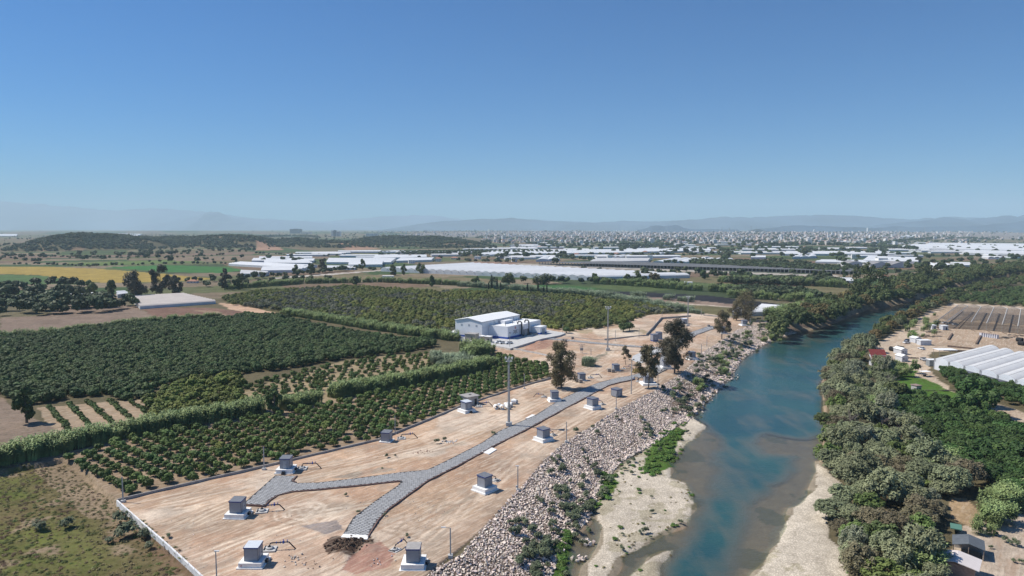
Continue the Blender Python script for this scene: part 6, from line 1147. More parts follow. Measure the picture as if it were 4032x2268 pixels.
# ================================================================ GREENHOUSES
film = mat('white_film', (.70,.70,.69), noise=(.15, .05), rough=.45, rnd=.05); filmg = mat('grey_film', (.56,.55,.53), noise=(.15, .1), rough=.5); filmw = mat('side_film', (.60,.62,.64), noise=(.2, .08), rough=.5); gut = mat('gutter_grey', (.30,.29,.28))
def greenhouse(px, spans, h, arch, label, m=film, axis=0, z=0.0, gutters=True, n=7, name='greenhouse'):
    """four corners in the photo (front left, front right, back right, back left); spans are counted along the front, or with axis=1 along the side"""
    c = [P(u, v, z) for u, v in px]
    if axis: c = [c[1], c[2], c[3], c[0]]
    t = thing(name, (c[0] + c[1] + c[2] + c[3]) / 4, 0, label, 'greenhouse', 'white plastic greenhouses'); o0 = t.location.copy(); t.location.z = z
    f = lambda a, b_: (c[0].lerp(c[1], a)).lerp(c[3].lerp(c[2], a), b_) - Vector((o0.x, o0.y, z))
    for s_ in range(spans):
        mb = MB(); k = 6; g = []
        for j in range(k + 1):
            a = (s_ + j / k) / spans; zz_ = h + arch * math.sin(math.pi * j / k) ** .75
            p0, p1 = f(a, 0), f(a, 1); g.append(((p0.x, p0.y, zz_), (p1.x, p1.y, zz_)))
        for j in range(k): mb.poly([g[j][0], g[j + 1][0], g[j + 1][1], g[j][1]])
        for e in (0, 1): q = [g[j][e] for j in range(k + 1)]; mb.poly(q if e else q[::-1])
        mb.build('roof_span', m, t)
    wl = MB()
    for a0, a1 in (((0, 0), (1, 0)), ((1, 0), (1, 1)), ((1, 1), (0, 1)), ((0, 1), (0, 0))):
        p0, p1 = f(*a0), f(*a1); wl.poly([(p0.x, p0.y, -1), (p1.x, p1.y, -1), (p1.x, p1.y, h), (p0.x, p0.y, h)])
    wl.build('side_wall', filmw, t)
    if gutters:
        gm_ = MB()
        for s_ in range(1, spans): p0, p1 = f(s_ / spans, -.004), f(s_ / spans, 1.004); gm_.tube([(p0.x, p0.y, h + .1), (p1.x, p1.y, h + .15)], .6, 4)  # extra wide gutters, their grey also stands for shade lines between ridges
        gm_.build('gutter', gut, t)
    return t
greenhouse([(2000,1089),(2725,1095),(2726,1088),(1800,1047)],1,1,.1,'x') if False else None
G = [ # the long greenhouse in the middle and its neighbours
 ([(1500,1068),(2310,1103),(2716,1094),(1850,1047)],26,3.6,2.8,'longest white greenhouse with many ridges, in the middle behind the cypresses',film,0),
 ([(551,1216),(850,1195),(720,1165),(508,1176)],12,2.0,1.3,'white ridged greenhouse in front of the dark brown ploughed plot',mat('dusty_film',(.54,.48,.43),noise=(.15,.08)),1),
 ([(243,1187),(318,1182),(330,1163),(250,1165)],3,3,1.2,'small white tunnel behind the dark trees at the left',film,1), ([(37,1190),(83,1187),(84,1178),(38,1179)],2,3,1,'low white tunnel at the far left edge',film,1), ([(463,1172),(505,1166),(490,1158),(458,1159)],2,3,1,'little white tunnel beside the ridged greenhouse',film,1), ([(358,1173),(380,1171),(378,1163),(360,1164)],1,3,1,'tiny white roof between dark trees',film,1),
 ([(945,1087),(1045,1088),(1060,1080),(950,1073)],2,3.5,1.5,'grey single tunnel left of the small road',filmg,1), ([(1028,1074),(1172,1072),(1240,1058),(1035,1060)],5,3.5,1.6,'greenhouse block with arched front left of the tall tree',film,1), ([(900,1046),(1150,1060),(1250,1052),(950,1038)],5,3.2,1.2,'low wide greenhouse left of the middle block',film,1),
 ([(991,1033),(1235,1034),(1240,1026),(1000,1024)],3,3.5,1.5,'white strip greenhouse left, farther back',film,1), ([(1040,1042),(1230,1043),(1210,1034),(1040,1034)],3,3.5,1.5,'white strip greenhouse between the left ones',film,1), ([(1020,1022),(1230,1021),(1230,1017),(1022,1018)],2,3.5,1.5,'thin white strip greenhouse left',film,1),
 ([(1285,1040),(1540,1040),(1560,1024),(1295,1024)],5,3.6,1.5,'wide greenhouse block behind the narrow dark tree',film,1), ([(1372,1052),(1505,1050),(1510,1036),(1375,1036)],3,4,1.8,'bright greenhouse right behind the narrow dark tree',film,1), ([(1280,1062),(1400,1062),(1395,1055),(1285,1054)],2,3.2,1.2,'low greenhouse beside the roadside trees',film,1),
 ([(1471,1022),(1680,1018),(1680,1010),(1480,1010)],3,3.6,1.5,'pale greenhouse left of the house with the red roof',film,1), ([(1560,1034),(1700,1030),(1710,1022),(1580,1022)],3,3.6,1.5,'greenhouse in front of the house with the red roof',film,1),
 ([(1893,1006),(2250,1003),(2260,988),(1960,990)],4,4,1.8,'long greenhouse, left half of the pale band in the middle',film,1), ([(2250,1003),(2460,1000),(2450,988),(2260,988)],3,4,1.8,'long greenhouse, right half of the pale band in the middle',film,1), ([(2437,998),(2800,992),(2790,982),(2440,984)],3,4,1.8,'long greenhouse farther right in the band',film,1),
 ([(2324,1038),(2552,1034),(2560,1024),(2345,1024)],4,3.5,1.5,'grey-white greenhouse before the dark net strip',filmg,1), ([(2110,1030),(2205,1027),(2190,1019),(2135,1018)],2,3.5,1.8,'single bright tent greenhouse in the middle',film,0), ([(2569,1040),(2880,1042),(2885,1026),(2650,1024)],7,4,1.8,'white many-gabled greenhouse right of the middle',film,0),
 ([(3077,1006),(3522,1006),(3500,997),(3100,995)],3,4,1.6,'long thin white greenhouse at the right, in front of the town',film,1), ([(3512,980),(4080,992),(4080,974),(3600,966)],5,4,1.8,'widest white greenhouse field at the right horizon',film,1), ([(3640,972),(4080,980),(4080,964),(3660,960)],4,4,1.8,'rear part of the white greenhouse field at the right',film,1), ([(3793,1001),(4080,1008),(4080,996),(3800,991)],3,4,1.8,'near white strip of the greenhouse field at the right edge',film,1),
 ([(3398,1034),(3615,1038),(3620,1022),(3420,1016)],4,4,1.6,'white greenhouse behind the grey sheds at the right',film,1), ([(3700,1064),(3780,1066),(3740,1050),(3646,1046)],3,4.5,1.6,'white three-gabled greenhouse beside the far bank trees',film,0), ([(3780,1052),(3840,1052),(3838,1042),(3740,1040)],2,3.5,1.4,'low white tunnels right of the three-gabled one',film,1),
 ([(3210,1036),(3420,1040),(3400,1030),(3240,1028)],2,3,1.2,'flat white strip left of the grey sheds',film,1), ([(3120,1019),(3215,1016),(3210,1008),(3140,1006)],3,3.5,1.5,'small bright greenhouse with gables at the right',film,0), ([(2956,1019),(3015,1019),(3015,1013),(2958,1013)],2,3.5,1.2,'short white greenhouse right of the red field',film,1),
 ([(3545,935),(3600,935),(3605,923),(3560,922)],2,6,2,'white warehouse at the edge of the town',film,1), ([(3250,1112),(3360,1114),(3355,1103),(3260,1100)],3,2.6,1.0,'low white tunnels before the far bank trees',film,1),
 ([(300,929),(540,931),(560,923),(310,921)],3,5,2,'long pale greenhouse strip behind the left hill',film,1), ([(-40,931),(65,931),(70,924),(-40,924)],2,5,2,'pale strip at the left horizon',film,1),
 ([(2883,1242),(2920,1239),(2918,1224),(2886,1226)],3,2.6,1.3,'white tunnels left of the broad brown eucalyptus',film,1), ([(2960,1243),(3060,1240),(3115,1222),(3000,1212)],7,2.6,1.3,'white tunnels right of the broad brown eucalyptus',film,1)]
for px, sp_n, h, ar, lb, m_, ax in G: greenhouse(px, sp_n, h, ar, lb, m_, ax, n=6, gutters=px[0][1] > 1040)
# more pale strips of the greenhouse plain, past the ones above: random, in several depths
rr = np.random.default_rng(77); k = 0
for i in range(150):
    v = rr.uniform(948, 1022); u = rr.uniform(1150, 4100)
    if v > 1000 and rr.random() < .5 or (u < 1900 and v < 985): continue
    if 2290 < u < 2560 and v > 1018: continue
    p = P(u, v, 0); L_ = rr.uniform(50, 190) * (p.y / 2500) ** .5; W_ = rr.uniform(18, 46) * (p.y / 2500) ** .5; a = rr.choice([.15, .15, -.1, 1.2]) + rr.normal() * .06
    dx, dy = math.cos(a), math.sin(a); c = [p + Vector((dx * sx * L_ / 2 - dy * sy * W_ / 2, dy * sx * L_ / 2 + dx * sy * W_ / 2, 0)) for sx, sy in ((-1, -1), (1, -1), (1, 1), (-1, 1))]
    mb = MB(); ns = max(2, int(W_ / 9)); kk = 4; t = None
    for s_ in range(ns):
        for j in range(kk):
            a0, a1 = (s_ + j / kk) / ns, (s_ + (j + 1) / kk) / ns; z0, z1 = 4 + 1.6 * math.sin(math.pi * j / kk), 4 + 1.6 * math.sin(math.pi * (j + 1) / kk)
            q0, q1, q2, q3 = c[0].lerp(c[3], a0), c[1].lerp(c[2], a0), c[1].lerp(c[2], a1), c[0].lerp(c[3], a1); mb.poly([(q0.x, q0.y, z0), (q1.x, q1.y, z0), (q2.x, q2.y, z1), (q3.x, q3.y, z1)])
    for j in range(4): q0, q1 = c[j], c[(j + 1) % 4]; mb.poly([(q0.x, q0.y, -1), (q1.x, q1.y, -1), (q1.x, q1.y, 4), (q0.x, q0.y, 4)], 1)
    mb.v = [(x - p.x, y - p.y, z) for x, y, z in mb.v]; o = mb.build('distant_greenhouse', [film if rr.random() < .8 else filmg, filmw], None, (p.x, p.y, ground_z(p.x, p.y))); tag(o, 'distant white greenhouse strip %s, %s' % (where(u, ((1700,'at the left'),(2100,'left of centre'),(2500,'in the centre'),(2900,'right of centre'),(3300,'at the right'),(3700,'far right'),(9999,'at the right edge'))), where(v, ((960,'closest to the town'),(975,'behind the pale band'),(990,'level with the pale band'),(9999,'in front of the pale band')))), 'greenhouse', 'distant greenhouse strips')
# near greenhouse at the right edge: six spans with ends, gutters, legs
def near_house():
    z = RIGHT_Z; c0 = P(3676,1455,z); c1 = P(3745,1468,z); c2 = P(4032,1540,z); bk = P(3790,1392,z)
    d = Vector((c2.x - c1.x, c2.y - c1.y, 0)).normalized(); e = Vector((bk.x - c0.x, bk.y - c0.y, 0)); 
    # front edge runs along d, spans go back along e
    e = Vector((.93, .37, 0)).normalized(); front = Vector((.28, -.96, 0)).normalized()
    p0 = P(3677,1453,z); p1 = P(3745,1462,z)
    t = thing('greenhouse', tuple(p0), 0, 'big multi-span white greenhouse at the right edge with drawn-back side curtain', 'greenhouse')
    fr = (P(4032,1556,z) - P(3677,1455,z)).normalized(); sw = 9.6; h = 4.7; ar = 1.6; Ln = 62
    e = Vector((P(3905,1350,z + h + 2) - P(3725,1395,z + h + 2)).to_2d().to_3d()).normalized(); ns = 9
    g_ = mat('near_film', (.72,.70,.66), noise=(.25, .07), rough=.4); w_ = mat('near_side_film', (.66,.69,.73), noise=(.3, .06), rough=.45)
    for s_ in range(ns):
        a = fr * sw * s_; mb = MB(); k = 10; g = []
        for j in range(k + 1):
            q = a + fr * sw * j / k; zz_ = h + ar * math.sin(math.pi * j / k) ** .8; g.append(((q.x, q.y, zz_), (q.x + e.x * Ln, q.y + e.y * Ln, zz_)))
        for j in range(k): mb.poly([g[j][0], g[j + 1][0], g[j + 1][1], g[j][1]])
        mb.build('roof_span', g_, t)
        MB().poly([g[j][0] for j in range(k + 1)][::-1]).build('gable_end', w_, t); MB().poly([g[j][1] for j in range(k + 1)]).build('gable_end', w_, t)
        b0 = a; MB().tube([(b0.x, b0.y, h), (b0.x + e.x * Ln, b0.y + e.y * Ln, h)], .28, 5).build('gutter', mat('gutter_pale', (.40,.39,.37)), t)
        gp = a - e * .25; MB().tube([(gp.x, gp.y, -.2), (gp.x, gp.y, h + .5), (gp.x + fr.x * .35, gp.y + fr.y * .35, h + .8), (gp.x + fr.x * .7, gp.y + fr.y * .7, h + .3), (gp.x + fr.x * .7, gp.y + fr.y * .7, h - .8)], .10, 6).build('drain_pipe', gut, t)
        rp = a + fr * sw * .62; MB().tube([(rp.x, rp.y, h + ar * .94), (rp.x + e.x * Ln, rp.y + e.y * Ln, h + ar * .94)], .07, 4).build('vent_rope', gut, t)
        # front wall: upper film, dark open strip, lower film
        def pan(z0, z1, nm, m_, o_=0):
            q0, q1 = a - e * o_, a + fr * sw - e * o_; MB().poly([(q0.x, q0.y, z0), (q1.x, q1.y, z0), (q1.x, q1.y, z1), (q0.x, q0.y, z1)]).build(nm, m_, t)
        if s_ == 0: pan(-.3, h, 'front_film', w_)
        else: pan(h - 1.1, h, 'front_film', w_, .1); pan(h - 2.4, h - 1.1, 'open_net_strip', mat('net_strip', (.16,.17,.21), noise=(.5, .2))); pan(-.3, h - 2.4, 'front_film', w_, .05)
    q0, q1 = Vector((0, 0, 0)), e * Ln; MB().poly([(q1.x, q1.y, -.3), (q0.x, q0.y, -.3), (q0.x, q0.y, h), (q1.x, q1.y, h)]).build('side_wall', w_, t)
    return t, fr, e
gh_, FR, EE = near_house()

# ================================================================ NETTED FRAMES, YARD, SHEDS
net = bpy.data.materials.new('shade_net'); net.use_nodes = True; t_ = net.node_tree; bb = t_.nodes['Principled BSDF']; bb.inputs['Base Color'].default_value = (.05,.05,.055,1); bb.inputs['Alpha'].default_value = .42; bb.inputs['Roughness'].default_value = .9
z = RIGHT_Z; nh = thing('net_house', tuple(P(3860,1262,z)), 0, 'open frames of an unfinished net house with pale gutters and dark see-through nets', 'net house'); o0 = Vector(nh.location)
cl = []
for i, (ub, vb, uf, vf) in enumerate(((3772,1202,3690,1262),(3812,1204,3728,1265),(3863,1207,3824,1268),(3914,1210,3885,1272),(3967,1214,3946,1278),(4020,1217,4008,1284),(4075,1220,4070,1290))):
    a, b = P(ub, vb, z + 5), P(uf, vf, z + 5); cl.append((a, b)); MB().tube([tuple(a - o0), tuple(b - o0)], .32, 4).build('gutter_beam', mat('beam_pale', (.62,.59,.54)), nh)
    r1 = a + (a - b) * .0 + Vector((2.5, 9, 0)); MB().tube([tuple(a - o0), tuple(r1 - o0)], .25, 4).build('gutter_beam', mat('beam_pale', (0, 0, 0)), nh)
    for k in range(5): q = a.lerp(b, k / 4) - o0; MB().tube([(q.x, q.y, -.2), (q.x, q.y, 5)], .09, 5).build('post', steel, nh)
    MB().tube([(b.x - o0.x, b.y - o0.y, .12), (b.x - o0.x - 3, b.y - o0.y - 9, .12)], .2, 4).build('ground_beam', mat('ground_beam', (.13,.09,.07)), nh)
for i in range(len(cl) - 1):
    (a, b), (c, d) = cl[i], cl[i + 1]; k = Vector((0, 0, 1.6)); m0, m1 = (a + c) / 2 + k, (b + d) / 2 + k; mb = MB()
    mb.poly([tuple(x - o0) for x in (a, m0, m1, b)]); mb.poly([tuple(x - o0) for x in (m0, c, d, m1)]); mb.build('roof_net', net, nh)
    MB().poly([tuple(x - o0) for x in (b, d)] + [(d.x - o0.x, d.y - o0.y, 0), (b.x - o0.x, b.y - o0.y, 0)]).build('front_net', net, nh)
    q = Vector(((b.x + d.x) / 2, (b.y + d.y) / 2, 0)) - Vector((o0.x, o0.y, 0)); r_ = Vector(((a.x + c.x) / 2, (a.y + c.y) / 2, 0)) - Vector((o0.x, o0.y, 0)); MB().tube([(q.x, q.y, .15), (r_.x, r_.y, .15)], .2, 4).build('ground_beam', mat('ground_beam', (.13,.09,.07)), nh)
z = RIGHT_Z
def gable(name, u0, u1, v, dep_, h, yaw, label, m=wallw, rf=roof_w, rise=.8, cat='shed', z=RIGHT_Z, win=True):
    p = P((u0 + u1) / 2, v, z); W_ = (u1 - u0) * mpp(p) * .92; p.y += dep_ / 2; t = thing(name, tuple(p), yaw, label, cat); W2, D2 = W_ / 2, dep_ / 2; b = MB()
    b.poly([(-W2, -D2, 0), (W2, -D2, 0), (W2, -D2, h), (0, -D2, h + rise), (-W2, -D2, h)]); b.poly([(W2, D2, 0), (-W2, D2, 0), (-W2, D2, h), (0, D2, h + rise), (W2, D2, h)]); b.poly([(W2, -D2, 0), (W2, D2, 0), (W2, D2, h), (W2, -D2, h)]); b.poly([(-W2, D2, 0), (-W2, -D2, 0), (-W2, -D2, h), (-W2, D2, h)]); b.build('wall', m, t)
    for s_ in (-1, 1): q = [(s_ * (W2 + .3), -D2 - .3), (0, -D2 - .3), (0, D2 + .3), (s_ * (W2 + .3), D2 + .3)]; zz_ = [h - .05, h + rise, h + rise, h - .05]; q, zz_ = (q, zz_) if s_ < 0 else (q[::-1], zz_[::-1]); MB().prism(q, zz_, [x + .12 for x in zz_]).build('roof_slope', rf, t)
    if win: MB().box((W2 * .3, -D2 - .02, .1), (.9, .05, 1.9)).build('door', trim, t); w_ = MB().box((-W2 * .4, -D2 - .02, 1.0), (.9, .05, .8)).build('window', trim, t); MB().box((-W2 * .4, -D2 - .05, 1.08), (.7, .03, .62)).build('pane', glass, w_)
    return t
gw = mat('grey_white_wall', (.56,.58,.61), noise=(.8, .08))
gable('site_hut',3546,3575,1424,5,2.6,R(8),'front one of two white gabled huts beside the yard road',gw,rise=.9); gable('site_hut',3542,3572,1396,6,2.6,R(10),'rear one of two white gabled huts beside the yard road',gw,rise=.9)
gable('site_hut',3600,3628,1351,5,2.8,R(8),'small white gabled cabin joined to the long white container office',gw); bld('container_office',3624,3668,1360,4,2.7,R(2),'long white container office with flat roof in the yard',gw,roof_w,z=z,door=False,cat='container')
bld('container_office',3712,3733,1300,4,2.8,0,'white square container among parked vans at the upper yard',gw,roof_w,z=z,cat='container'); bld('container_office',3670,3686,1297,4,2.6,0,'small pale container left of the parked vans',gw,roof_w,z=z,cat='container'); bld('grey_shed',3602,3630,1548,3,2.9,R(12),'small grey box shed with rusty roof on the bright grass',mat('rust_wall',(.42,.42,.42),noise=(1.5,.25)),mat('rust_roof',(.30,.22,.19),noise=(1.5,.35)),z=z)
p = P(3463,1442,z); rs = thing('red_roof_shed', (p.x, p.y + 1, z), R(-6), 'dark red sloping roof of a shed between the bank trees', 'shed'); MB().prism([(-3.8, -3), (3.8, -3), (3.8, 3.4), (-3.8, 3.4)], [2.4, 2.4, 7.6, 7.6], [2.55, 2.55, 7.75, 7.75]).build('roof', mat('red_sheet_roof', (.22,.045,.04), noise=(1.2, .12)), rs); MB().box((0, 1.6, -.2), (6.6, 3.2, 5.4)).build('wall', gw, rs)
lean = thing('lean_to', tuple(P(3720,1402,z)), 0, 'flat white awning sheet at the rear corner of the big greenhouse', 'awning'); MB().box((0, 0, 3.6), (10, 6, .12)).build('roof', roof_w, lean); [MB().tube([(sx * 4.5, sy * 2.6, 0), (sx * 4.5, sy * 2.6, 3.6)], .08, 5).build('post', steel, lean) for sx in (-1, 1) for sy in (-1, 1)]
lean = thing('side_porch', tuple(P(3668,1440,z)), 0, 'grey curtain porch on the left end of the big greenhouse', 'porch'); MB().box((0, 0, -.1), (4, 3.2, 3.2)).build('curtain_wall', mat('porch_grey', (.25,.27,.28), noise=(.8, .2)), lean); MB().box((0, 0, 3.1), (4.4, 3.8, .15)).build('roof', roof_w, lean)
for u, v, yw, lb, m_ in ((3570,1352,R(20),'white car at the left end of the yard beneath the trees',carw), (3574,1344,R(30),'blue pickup at the yard entrance beside the cabin',carb), (3690,1270,R(5),'dark car at the upper end of the yard',carb), (3722,1274,R(5),'white van parked behind the white container',carw), (3745,1276,R(0),'silver van right of the white van',card), (3762,1280,R(10),'white car at the foot of the netted frames',carw), (3628,1376,R(95),'old flat truck parked in the yard beside the container office',carw)): car(P(u, v, z), yw, lb, m_)
car(P(3638,1420,z), R(-97), 'silver pickup parked on the sandy yard before the greenhouse', card, True, 1.15)
p = P(3640,1482,z); t = thing('parasol_table', tuple(p), .2, 'white canopy over a picnic table beside the sandy lane', 'canopy'); MB().box((0, 0, 2.3), (4.2, 3, .12)).build('canopy_roof', concw, t); [MB().tube([(sx * 1.8, sy * 1.2, 0), (sx * 1.8, sy * 1.2, 2.3)], .06, 5).build('post', steel, t) for sx in (-1, 1) for sy in (-1, 1)]; MB().box((0, 0, .7), (2.2, .9, .08)).build('table_top', mat('pallet_wood', (.3,.2,.12)), t); MB().box((0, 0, 0), (1.4, .5, .7)).build('table_leg', dark, t)
pole(3628,1482,1447,'thin pole beside the parasol table',block=False,r_=.08,z=z)
# toilets row, ditch walls, tyres, ducts, timber stacks
tw = mat('cubicle_white', (.58,.58,.62)); tr_ = mat('cubicle_roof', (.50,.40,.37)); cm0 = None
for i in range(8):
    p = P(3868 + i * 8.6, 1326 + i * 1.1, z); t = thing('cubicle', tuple(p), 0, 'white upright cubicle, number %s from the left in the row on the sandy yard' % ('one','two','three','four','five','six','seven','eight')[i], 'cubicle', 'row of white cubicles'); MB().box((0, 1, 0), (1.15, 2.2, 2.3)).build('wall', tw, t); MB().box((0, 1, 2.3), (1.3, 2.6, .15)).build('roof', tr_, t)
ex = mat('dug_earth', (.17,.12,.09), noise=(1, .25))
for px, lb in (([(3716,1360),(3860,1368)],'lower left trench edging in the yard'), ([(3732,1345),(3868,1358)],'upper trench edging in the yard'), ([(3870,1365),(3915,1368),(3925,1350)],'bent trench edging at the right of the yard'), ([(3845,1336),(3862,1306)],'slanted edging between the yard plots'), ([(3735,1320),(3750,1298)],'short slanted edging beside the container')):
    wall('trench_edging', px, .9, .9, ex, lb, z)
tyre = mat('black_rubber', (.02,.02,.022))
for u, v, lb in ((3515,1383,'black coiled culvert pipe at the left edge of the yard'), (3545,1380,'second black pipe coil beside the first'), (4015,1346,'black water tank at the right edge of the yard, upper'), (4022,1360,'black water tank at the right edge of the yard, lower')):
    p = P(u, v, z); o = MB().lathe([(.8, -1.6), (1.3, -1.6), (1.3, 1.6), (.8, 1.6), (.8, -1.6)], n=16).build('black_pipe_coil', tyre, None, (p.x, p.y, z + 1.3)); o.rotation_euler = (R(90), 0, .4); tag(o, lb, 'pipe')
tim = mat('grey_timber', (.20,.165,.13), noise=(2, .3))
for u, v, n_, lb in ((3640,1325,14,'scattered grey timbers in the upper yard'), (3670,1308,12,'dark scrap pile below the small containers'), (3965,1330,14,'grey timber stack right of the cubicles'), (4000,1322,10,'timber stack at the right edge'), (3585,1410,7,'brown scrap beside the huts'), (3720,1540,6,'branches lying on the sandy ground by the lane')):
    t = thing('timber_pile', tuple(P(u, v, z)), 0, lb, 'timber')
    for i in range(n_): mbm = MB().box((0, 0, 0), (rng.uniform(2, 5), .3, .25)).build('plank', tim, t, (rng.normal() * 3, rng.normal() * 2.2, .1 + .2 * (i % 2)), rng.uniform(-.4, .6))
p = P(3728,2187,RIGHT_Z + 3); z = RIGHT_Z
fs = thing('farm_shed', (P(3822,2288,z).x - 1, P(3822,2288,z).y + 3, z), R(-38), 'pinkish-white roofed farm shed at the bottom right', 'shed'); pkr = mat('pink_white_roof', (.66,.60,.57), noise=(1, .06)); MB().box((.6, 0, -.2), (5.2, 4.0, 3.0)).build('wall', mat('old_boards', (.33,.24,.20), noise=(2, .2)), fs)
MB().prism([(-4.2, -3.0), (0, -3.0), (0, 3.0), (-4.2, 3.0)], [2.6, 3.5, 3.5, 2.6], [2.72, 3.62, 3.62, 2.72]).build('roof_slope', pkr, fs); MB().prism([(0, -3.0), (4.0, -3.0), (4.0, 3.0), (0, 3.0)], [3.5, 2.7, 2.7, 3.5], [3.62, 2.82, 2.82, 3.62]).build('roof_slope', pkr, fs); [MB().tube([(-3.8, s_, 0), (-3.8, s_, 2.7)], .1, 5).build('post', tim, fs) for s_ in (-2.6, 2.6)]
q0 = P(3848,2205,z); fs = thing('farm_shed', (q0.x, q0.y + 3, z), R(-32), 'open-fronted shed with dark grey gabled roof behind the pinkish shed', 'shed'); gr_ = mat('dark_sheet_roof', (.115,.13,.145), noise=(1, .15)); MB().box((0, 2.4, -.2), (6, .2, 3)).build('wall', concd, fs)
MB().prism([(-3.6, -3.4), (0, -3.4), (0, 3.4), (-3.6, 3.4)], [2.8, 3.8, 3.8, 2.8], [2.92, 3.92, 3.92, 2.92]).build('roof_slope', gr_, fs); MB().prism([(0, -3.4), (3.6, -3.4), (3.6, 3.4), (0, 3.4)], [3.8, 2.8, 2.8, 3.8], [3.92, 2.92, 2.92, 3.92]).build('roof_slope', gr_, fs); MB().box((3.2, -1, -.2), (.15, 4, 1.6)).build('low_wall', conc, fs); fs.scale = (.8, .8, .8)
for s_ in (-3.3, 0, 3.3): MB().tube([(s_, -3.2, 0), (s_, -3.2, 2.9)], .12, 5).build('post', tim, fs)
p = P(3765,2062,z + 2); tag(MB().box((0, 0, 0), (2.2, 3.2, .2)).build('green_sheet', mat('green_sheet', (.10,.22,.17)), None, (p.x, p.y, z + 1.2), R(-30)), 'pale green metal sheet sticking out of the trees above the dark shed', 'sheet')
for u, v, s_ in ((3890,2100,.6),(3920,2110,.6),(3960,2135,.8),(4005,2150,1.0),(3980,2145,.7),(3870,2110,.9),(3900,2160,.5),(3995,2215,.6),(4025,2220,.7)):
    p = P(u, v, z); tag(ob('yard_bush', me_shrub[u % 4], None, tuple(p), u, s_), 'small grey-green bush on the dry lower right yard', 'bush', 'small bushes on the lower right yard')

# ================================================================ HOUSES OF THE PLAIN, THE TOWN
hw = [mat('house_wall%d' % i, c, noise=(.2, .05), rnd=.06) for i, c in enumerate(((.72,.66,.60), (.80,.78,.75), (.64,.53,.46), (.58,.57,.58), (.74,.63,.56), (.54,.49,.45)))]
tile = mat('roof_tile', (.36,.17,.12), noise=(.3, .15), rnd=.15); wing = mat('window_dark', (.16,.17,.19), rough=.3)
def house_mesh(name, w_, d_, fl, wm, roof=None, seed=0, fh=3.0):
    """one building as a single mesh with recessed-looking window bands, balconies and roof"""
    r = random.Random(seed); H = fl * fh; b = MB(); b.box((0, 0, -2), (w_, d_, H + 2)); nx = max(2, int(w_ / 3.6)); ny = max(2, int(d_ / 3.6))
    for f in range(fl):
        for i in range(nx): b.box((-w_ / 2 + (i + .5) * w_ / nx, -d_ / 2 - .02, f * fh + 1.0), (w_ / nx * .3, .06, 1.4), 0, 1)
        for i in range(ny): b.box((-w_ / 2 - .02, -d_ / 2 + (i + .5) * d_ / ny, f * fh + 1.0), (.06, d_ / ny * .3, 1.4), 0, 1); b.box((w_ / 2 + .02, -d_ / 2 + (i + .5) * d_ / ny, f * fh + 1.0), (.06, d_ / ny * .3, 1.4), 0, 1)
        if f and r.random() < .7: b.box((r.uniform(-.2, .2) * w_, -d_ / 2 - .6, f * fh), (w_ * .4, 1.2, .9), 0, 0)
    if roof: b.v += [(-w_ / 2 - .6, -d_ / 2 - .6, H), (w_ / 2 + .6, -d_ / 2 - .6, H), (w_ / 2 + .6, d_ / 2 + .6, H), (-w_ / 2 - .6, d_ / 2 + .6, H), (-w_ * .2, 0, H + 2.2), (w_ * .2, 0, H + 2.2)]; n = len(b.v) - 6; b.f += [(n, n + 1, n + 5, n + 4), (n + 1, n + 2, n + 5), (n + 2, n + 3, n + 4, n + 5), (n + 3, n, n + 4)]; b.m += [2] * 4
    else: b.box((0, 0, H), (w_ + .3, d_ + .3, .5)); b.box((r.uniform(-.2, .2) * w_, 0, H + .5), (w_ * .3, d_ * .35, 2.2))
    return b.mesh(name, [wm, wing, tile])
HM = [house_mesh('town_building', w_, d_, f, hw[i % 6], (i % 5 == 0) or None, i) for i, (w_, d_, f) in enumerate(((14,12,4),(18,14,5),(12,12,3),(22,14,6),(16,16,7),(14,14,2),(20,12,5),(26,15,8),(15,13,4),(12,10,2),(24,16,5),(17,13,6)))]
HH = [house_mesh('farm_house', 12, 9, 2, hw[1], True, 50), house_mesh('farm_house', 11, 10, 2, hw[0], None, 51), house_mesh('farm_house', 14, 10, 1, hw[4], True, 52), house_mesh('farm_house', 10, 9, 3, hw[1], None, 53)]
def hz(x, y): return np.atleast_1d(ground_z(x, y))
# town: density follows the photo, nearest first as single buildings
rt = np.random.default_rng(5); n = 8000; uu = rt.normal(2750, 620, n); uu = np.where(rt.random(n) < .25, rt.uniform(1500, 3900, n), uu); vv = 904 + np.abs(rt.gamma(2.1, 9.5, n)); k = (uu > 1480) & (uu < 4150) & (vv < 962) & (vv > 907); uu, vv = uu[k], vv[k]; k = ~((uu < 1900) & (vv > 930)) & ~((uu > 3500) & (rt.random(len(uu)) < .6)); uu, vv = uu[k], vv[k]
tp = np.array([P(a, b_, 0)[:2] for a, b_ in zip(uu, vv)]); tp = near_first(tp)
kk = []; cell = {}
for i, p in enumerate(tp):
    key = (int(p[0] // 27), int(p[1] // 27))
    if key in cell: continue
    cell[key] = 1; kk.append(i)
tp = tp[kk]; tz = hz(tp[:, 0], tp[:, 1]); hi = rt.choice(12, len(tp), p=(.14,.08,.14,.05,.04,.12,.08,.03,.12,.10,.04,.06)); ry = rt.choice([.2, .2, .5, 1.77], len(tp)) + rt.normal(size=len(tp)) * .08; fr_ = {}
names_ = ('four-storey', 'five-storey', 'three-storey', 'six-storey', 'seven-storey', 'two-storey', 'wide five-storey', 'eight-storey', 'plain four-storey', 'small two-storey', 'broad five-storey', 'narrow six-storey')
for i in range(300):
    o = tag(ob('town_building', HM[hi[i]], None, (tp[i, 0], tp[i, 1], tz[i]), ry[i], .78), '%s pale block on the near side of the town, %s' % (names_[hi[i]], where(pix(tp[i, 0], tp[i, 1])[0], ((2000,'left end'),(2300,'left part'),(2600,'left of centre'),(2800,'centre'),(3000,'right of centre'),(3300,'right part'),(9999,'right end')))), 'building', 'near buildings of the town'); fr_.setdefault(int(hi[i]), o)
